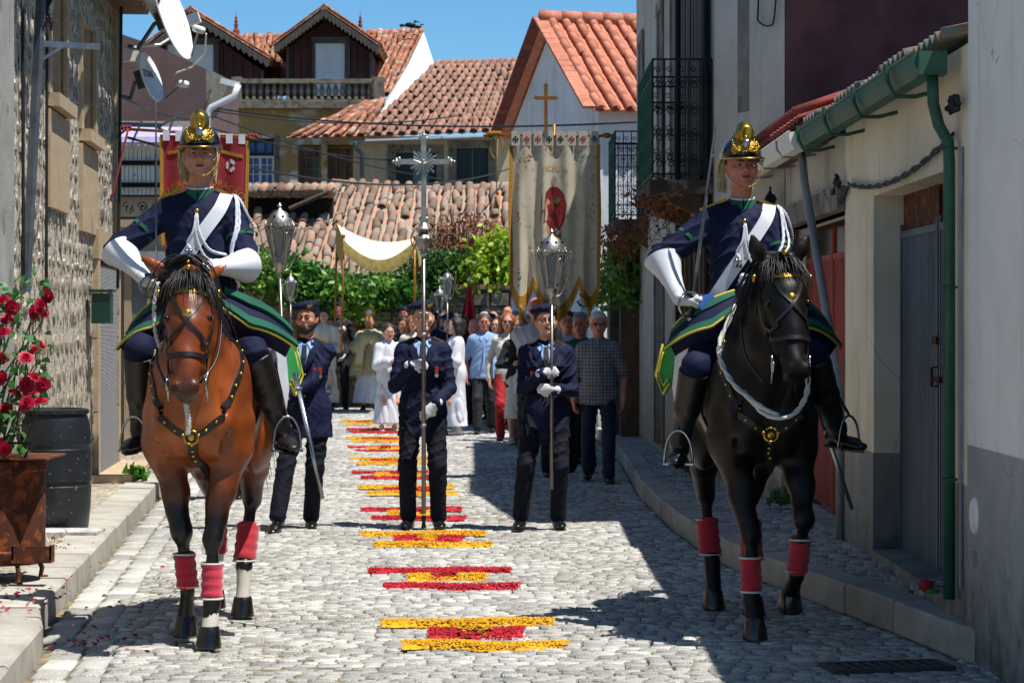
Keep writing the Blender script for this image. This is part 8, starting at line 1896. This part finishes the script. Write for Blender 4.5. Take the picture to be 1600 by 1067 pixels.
# ================================================================ petal carpet, roses, ivy and shrubs
def petals_mat(name, a, b_): return M(name, a, b_, 30, .9, bs=0, isl=.34, thin=.0)
m_ped_r = petals_mat('red_petals', 'b8182a', '9c1020'); m_ped_y = petals_mat('yellow_petals', 'd9a50e', 'c18c08'); m_ped_o = petals_mat('orange_petals', 'c25a20', 'a84a18')
def flat_petal2(mb, p, s):
    a = random.random()*6.28; u = Vector((math.cos(a), math.sin(a), .1)); v = Vector((-u.y, u.x, .15)); mb.quad(p-u*s, p-v*s*.7, p+u*s, p+v*s*.7)
def strip(par, pts, wid, mat, hgt=.03, dens=1.0, name='petal_strip'):
    """a low heap of loose petals along a line: bumpy bed with petals standing out of it"""
    P = smooth_path(pts, max(12, int((Vector(pts[-1])-Vector(pts[0])).length/.012))); n = len(P); rows = []
    for j in range(12):
        t = j/11*2-1; rows.append([Vector((p.x, p.y+.012*math.sin(i*.11+p.x*3)+t*wid/2*.82*(1+.22*math.sin(i*.37)+.30*random.random()), .005+hgt*.8*max(0, 1-t*t)*(.4+1.0*random.random()))) for i, p in enumerate(P)])
    mb = MB(); mb.sheet(rows)
    for _ in range(int(n*.8)):
        p = P[random.randrange(n)]; c = Vector((p.x+random.gauss(0, .05), p.y+random.gauss(0, wid*.75), .012)); flat_petal2(mb, c, random.uniform(.004, .008))
    m = int(n*24*dens)
    for _ in range(m):
        p = P[random.randrange(n)]; t = max(-1.7, min(1.7, random.gauss(0, .72))); q = 1-t*t
        c = Vector((p.x+random.uniform(-.012, .012), p.y+.012*math.sin(p.x*9)+t*wid/2, .006+hgt*max(0, q)*random.uniform(.85, 1.15))); s = random.uniform(.005, .011); h = s*random.uniform(.5, 1.1); a = random.random()*6.28
        k = [c+Vector((s*math.cos(a+e), s*.8*math.sin(a+e), random.uniform(-.002, .002))) for e in (0, 1.57, 3.14, 4.71)]; mb.add(k+[c+Vector((random.uniform(-.4, .4)*s, random.uniform(-.4, .4)*s, h))], [(0, 1, 4), (1, 2, 4), (2, 3, 4), (3, 0, 4)])
    o = mb.build(name, mat, par, True); o['kind'] = 'stuff'; return o
def motif(y_px, cx_px, col, half, label, sc=1.0):
    """three bars; the middle one is fatter, in the other colour, with a heart of the first"""
    c = G(cx_px, y_px); Y = c.y; t = empty('petal_motif', tuple(c), 0, label, 'flower carpet', 'petal bars along the middle of the street')
    A, Bm = (m_ped_y, m_ped_r) if col == 'y' else (m_ped_r, m_ped_y); d = .42; sk = .045; j = lambda: random.uniform(-.06, .06)
    far = 1.0 if Y < 16 else (.5 if Y < 22 else .25)
    X = c.x
    strip(t, [(X-half-.06, Y+d+j(), 0), (X-half*.3, Y+d-.03, 0), (X+half*.3, Y+d+.04, 0), (X+half, Y+d+.02, 0)], .12, A, .028, far)
    strip(t, [(X-half*.52, Y+.0, 0), (X, Y+.02, 0), (X+half*.62, Y+.04, 0)], .21, Bm, .034, far*1.4); strip(t, [(X-half*.14, Y-.02, 0), (X+half*.2, Y-.02, 0)], .05, A, .052, far, 'petal_heart')
    strip(t, [(X-half*.80, Y-d, 0), (X-half*.2, Y-d+.02+j(), 0), (X+half*.3, Y-d-.05, 0), (X+half*1.12, Y-d+.01, 0)], .12, A, .028, far)
rows_ = [(994, 738, 'y', .40, 'yellow bars with red middle, the petal motif nearest the camera'), (907, 692, 'r', .40, 'red bars with yellow middle between the two horses'), (845, 665, 'y', .42, 'yellow bars with red middle just before the cross bearer'), (805, 645, 'r', .38, 'red bars with yellow middle under the cross bearer boots'),
 (768, 636, 'y', .41, 'yellow and red petal motif right behind the cross bearer'), (744, 618, 'r', .40, 'red and yellow petal motif, third one behind the cross bearer boots'), (722, 608, 'y', .40, 'yellow and red petal motif level with the checked shirt man'), (703, 600, 'r', .40, 'red and yellow petal motif level with the red trousers woman'), (688, 592, 'y', .40, 'yellow and red petal motif nearly level with the altar server'), (674, 588, 'r', .40, 'red and yellow petal motif beside the hidden altar server'), (661, 578, 'y', .42, 'yellow and red petal motif closest to the priest')]
for a in rows_: motif(*a)
# loose rose petals on the pavement and gutter
mb = MB(); m_rosep = M('rose_petal', 'a3123a', '7a0d2b', 20, .6, bs=.1, isl=.2)
def flat_petal(p, s):
    a = random.random()*6.28; u = Vector((math.cos(a), math.sin(a), random.uniform(-.2, .3))); v = Vector((-u.y, u.x, random.uniform(-.1, .4))); mb.add([p-u*s, p-v*s*.6, p+u*s+Vector((0, 0, s*.4)), p+v*s*.6+Vector((0, 0, s*.5)), p+Vector((0, 0, .004))], [(0, 1, 4), (1, 2, 4), (2, 3, 4), (3, 0, 4)])
for (x, y, sx, sy, z, n) in ((-2.55, 11.8, .16, .5, .137, 70), (-2.0, 11.3, .16, .25, .006, 50), (-2.3, 12.5, .3, .6, .137, 30), (-1.9, 12.5, .3, .8, .006, 14), (-2.6, 10.9, .1, .3, .14, 40)):
    for _ in range(n): flat_petal(Vector((random.gauss(x, sx), random.gauss(y, sy), z+.004)), random.uniform(.010, .020))
tag(mb.build('fallen_rose_petals', m_rosep), 'dark pink rose petals scattered on kerb and setts', 'petals', kind='stuff')
# rose bush
rs = empty('rose_bush', (-2.85, 13.1, .13), 0, 'climbing rose bush full of deep pink blooms against the pale house corner', 'rose bush')
m_leaf = M('rose_leaf', '3c7430', '285a22', 10, .5, bs=.2, isl=.0, obj=.35, thin=.35); m_bloom = M('rose_bloom', 'c4143f', 'a00e30', 14, .6, bs=.15, isl=.25, obj=.1, thin=.3); m_stem = M('rose_stem', '4a4a2a', '3a2e1e', 8, .8)
# blooms: spiral cups of petals
def bloom_mesh(seed):
    random.seed(seed); mb = MB()
    for k in range(22):
        a = k*2.4; t = k/22; r = .008+.040*t; h = .034*(1-t*.75); w_ = .012+.020*t; e = Vector((math.cos(a), math.sin(a), 0)); f = Vector((-e.y, e.x, 0))
        mb.sheet([[e*(r*.3)-f*w_*.3, e*(r*.3)+f*w_*.3], [e*r*.85-f*w_+Vector((0, 0, h*.8)), e*r*.85+f*w_+Vector((0, 0, h*.8))], [e*(r*1.15)-f*w_*.6+Vector((0, 0, h*(1.1-.5*t))), e*(r*1.15)+f*w_*.6+Vector((0, 0, h*(1.1-.5*t)))]])
    me = mb.mesh('bloom', True); me.materials.append(m_bloom); return me
blooms = [bloom_mesh(i) for i in range(3)]; random.seed(5)
pos = [(62, 478), (54, 488), (66, 486), (12, 500), (5, 520), (60, 540), (55, 550), (52, 590), (66, 600), (40, 600), (48, 612), (62, 628), (42, 630), (8, 640), (22, 615), (5, 590), (0, 695), (8, 700), (30, 733), (22, 742), (40, 730), (40, 560), (18, 480), (6, 470), (74, 462), (2, 560)]
for i, (px, py) in enumerate(pos):
    p = W(px, py, 12.7+random.uniform(-.15, .25))-Vector((-2.85, 13.1, .13)); o = link('bloom', blooms[i % 3], rs); o.location = p; o.rotation_euler = (R(60+random.uniform(-40, 40)), 0, random.uniform(-.8, 1.2)); o.scale = (.88,)*3
    st_ = MB().tube([p, p+Vector((random.uniform(-.1, 0), .1, -.08)), p+Vector((-.12, .2, -.22))], .004, 4).build('stem', m_stem, rs)
lm = MB().sheet([[(-.0, 0, 0), (0, .0, 0)], [(-.012, .014, .003), (.012, .014, .003)], [(-.013, .028, .002), (.013, .028, .002)], [(0, .046, -.006), (0, .046, -.006)]]).mesh('leaf', True); lm.materials.append(m_leaf)
for i in range(298):
    py = random.uniform(432, 745); px = random.uniform(-20, 78) if py < 640 else random.uniform(-20, 36)
    if px > 30 and 500 < py < 530 and random.random() < .5: continue
    p = W(px, py, 12.9+random.uniform(-.25, .35))-Vector((-2.85, 13.1, .13)); o = link('leaf', lm, rs); o.location = p; o.rotation_euler = (random.uniform(-1, 1.6), random.uniform(-1, 1), random.uniform(0, 6.3)); o.scale = (random.uniform(1.0, 1.7),)*3
for k in range(9):
    a = W(random.uniform(-30, 10), 760, 13.1)-Vector((-2.85, 13.1, .13)); b = W(random.uniform(0, 66), random.uniform(440, 640), 12.95)-Vector((-2.85, 13.1, .13)); MB().tube(smooth_path([a, a.lerp(b, .5)+Vector((random.uniform(-.12, .04), 0, .05)), b], 10), [.008*(1-.06*i) for i in range(10)], 5).build('cane', m_stem, rs, smooth=True)
def leaf_cloud(name, pts, size, mat, parent, fold=.25, up=.3):
    n = len(pts); P = np.array(pts); a = RNG.normal(size=(n, 3)); a[:, 2] -= .2; a /= np.linalg.norm(a, axis=1, keepdims=True); nn = RNG.normal(size=(n, 3)); nn[:, 1] -= .7; nn[:, 2] += up; b = np.cross(a, nn); b /= np.linalg.norm(b, axis=1, keepdims=True); c = np.cross(a, b)
    s = size*(.6+.8*RNG.random((n, 1))); V = np.stack([P-a*s, P-b*s*.55+c*s*fold, P+a*s, P+b*s*.55+c*s*fold], 1).reshape(-1, 3); V0 = V.reshape(-1, 4, 3)
    F = np.concatenate([np.array([(0, 1, 2)])[None]+4*np.arange(n)[:, None, None], np.array([(0, 2, 3)])[None]+4*np.arange(n)[:, None, None]]).reshape(-1, 3)
    return link(name, mesh_np(name, V, F), parent, True, mat)
m_ivy = M('ivy_leaf', '5c9636', '33651f', 3, .45, bs=.1, isl=.45, c3='86b04a', s3=1.4, f3=(.5, .62), thin=.35); m_lime_leaf = M('lime_leaf', 'a9c22c', '7ba524', 3, .5, bs=.1, isl=.3, thin=.35); m_dryplant = M('dry_stalks', '95593a', '6d432c', 6, .9, bs=.2, isl=.35); m_dkleaf = M('dark_leaf', '3f6e2a', '28501c', 3, .5, bs=.1, isl=.4, thin=.3)
def cloud_px(n, xr, top, bot, Yc, dY, clump=18):
    cl = []
    xs = [p[0] for p in top]; k = max(1, n//clump)
    for _ in range(k):
        px = random.uniform(*xr); t = float(np.interp(px, xs, [p[1] for p in top])); b = float(np.interp(px, [p[0] for p in bot], [p[1] for p in bot])); c = W(px, random.uniform(t, b), Yc+random.uniform(-dY, dY)); r = random.uniform(.08, .2)
        for _ in range(clump): cl.append((c.x+random.gauss(0, r), c.y+random.gauss(0, r*.8), c.z+random.gauss(0, r*.7)))
    return cl
iv = empty('ivy', (X_(500, 43), 42.9, 2.0), 0, 'thick bright ivy spilling over the old wall below the shed roof', 'ivy')
leaf_cloud('foliage', cloud_px(6500, (392, 650), [(390, 402), (440, 400), (480, 418), (520, 432), (600, 440), (650, 446)], [(390, 440), (420, 458), (470, 478), (520, 492), (560, 488), (600, 470), (650, 466)], 42.7, .25), .062, m_ivy, iv)['kind'] = 'stuff'
b1 = empty('leafy_bush', (X_(690, 42.9), 42.9, 2.0), 0, 'dark green climbing bush behind the cross', 'bush')
leaf_cloud('foliage', cloud_px(3200, (640, 730), [(640, 412), (680, 395), (730, 400)], [(640, 470), (700, 474), (730, 462)], 42.9, .3), .06, m_dkleaf, b1)['kind'] = 'stuff'
b2 = empty('yellow_green_bush', (X_(760, 43), 43, 2.2), 0, 'bright yellow green bush above the dry stone wall', 'bush')
leaf_cloud('foliage', cloud_px(2600, (700, 800), [(700, 430), (735, 400), (760, 380), (780, 368), (800, 372)], [(700, 458), (750, 456), (800, 452)], 42.9, .3, 14), .075, m_lime_leaf, b2)['kind'] = 'stuff'
b3 = empty('dry_bush', (X_(715, 43.4), 43.4, 2.4), 0, 'dead reddish brown shrub in front of the old tile roof', 'bush')
mb = MB()
for i in range(260):
    p = W(random.uniform(676, 768), random.uniform(395, 440), 43.5+random.uniform(-.3, .3)); q = p+Vector((random.gauss(0, .12), random.gauss(0, .1), random.uniform(.3, 1.0))); mb.tube([p, p.lerp(q, .5)+Vector((random.gauss(0, .04), 0, 0)), q], [.010, .007, .003], 3, cap=False)
mb.build('stalks', m_dryplant, b3, True)['kind'] = 'stuff'
leaf_cloud('dry_leaves', cloud_px(1500, (672, 772), [(672, 372), (720, 330), (772, 350)], [(672, 430), (772, 430)], 43.4, .35, 12), .04, m_dryplant, b3)['kind'] = 'stuff'
b4 = empty('climbing_vine', (1.35, 28.9, 2.2), 0, 'green vine leaves hanging between the balcony house and the banner', 'vine')
leaf_cloud('foliage', cloud_px(620, (926, 1000), [(926, 420), (950, 375), (1000, 372)], [(926, 455), (950, 470), (1000, 470)], 28.9, .25, 10), .055, m_ivy, b4)['kind'] = 'stuff'
mb = MB()
for i in range(14): p = W(random.uniform(940, 1000), random.uniform(360, 400), 29+random.uniform(-.2, .2)); mb.tube(smooth_path([p, p+Vector((random.uniform(-.2, .2), 0, -.3)), p+Vector((random.uniform(-.3, .3), 0, -.7))], 8), .007, 4)
mb.build('stems', m_dryplant, b4, True)
for (nm, x, y, z, n, lab) in (('dry_creeper', 1.25, 20.4, 2.58, 170, 'dry creeper tangled under the nearer balcony'), ('dry_creeper', 1.25, 27.8, 2.58, 220, 'dry creeper tangled under the farther balcony')):
    c = empty(nm, (x, y, z), 0, lab, 'creeper'); pts = [(random.gauss(x+.02, .12), random.gauss(y, .35), random.gauss(z, .09)) for _ in range(n)]; leaf_cloud('dry_leaves', pts, .028, m_dryplant, c)['kind'] = 'stuff'
    mb = MB()
    for i in range(40): p = Vector((random.gauss(x, .1), random.gauss(y, .3), z+random.uniform(-.1, .1))); mb.tube([p, p+Vector((random.gauss(0, .1), random.gauss(0, .1), random.uniform(-.3, .1))), p+Vector((random.gauss(0, .15), random.gauss(0, .1), random.uniform(-.4, .2)))], .004, 3, cap=False)
    mb.build('twigs', m_dryplant, c, True)['kind'] = 'stuff'
# weeds and small things at the foot of the walls
for (x, y, z, n, sz, lab, mt) in ((-3.35, 21.0, .16, 60, .05, 'small green weed growing at the foot of the screened door', m_ivy), (2.02, 17.6, .2, 40, .04, 'small weed at the foot of the red door', m_dkleaf), (-2.80, 14.6, .14, 50, .009, 'dry tuft between kerb and white slab', m_dryplant)):
    c = empty('weed', (x, y, z), 0, lab, 'weed'); leaf_cloud('leaves', [(random.gauss(x, .06), random.gauss(y, .06), z+abs(random.gauss(0, .05))) for _ in range(n)], sz, mt, c)['kind'] = 'stuff'
cr = empty('crumpled_wrapper', (2.0, 11.45, .235), 0, 'crumpled red and green wrapper at the foot of the green downpipe', 'litter')
MB().ball((0, 0, .03), .05, 7, 0, (.8, .6, .7)).build('red_paper', m_redt, cr); MB().ball((.02, -.09, .012), .04, 6, 0, (.9, .6, .35)).build('green_paper', m_gfelt2, cr)
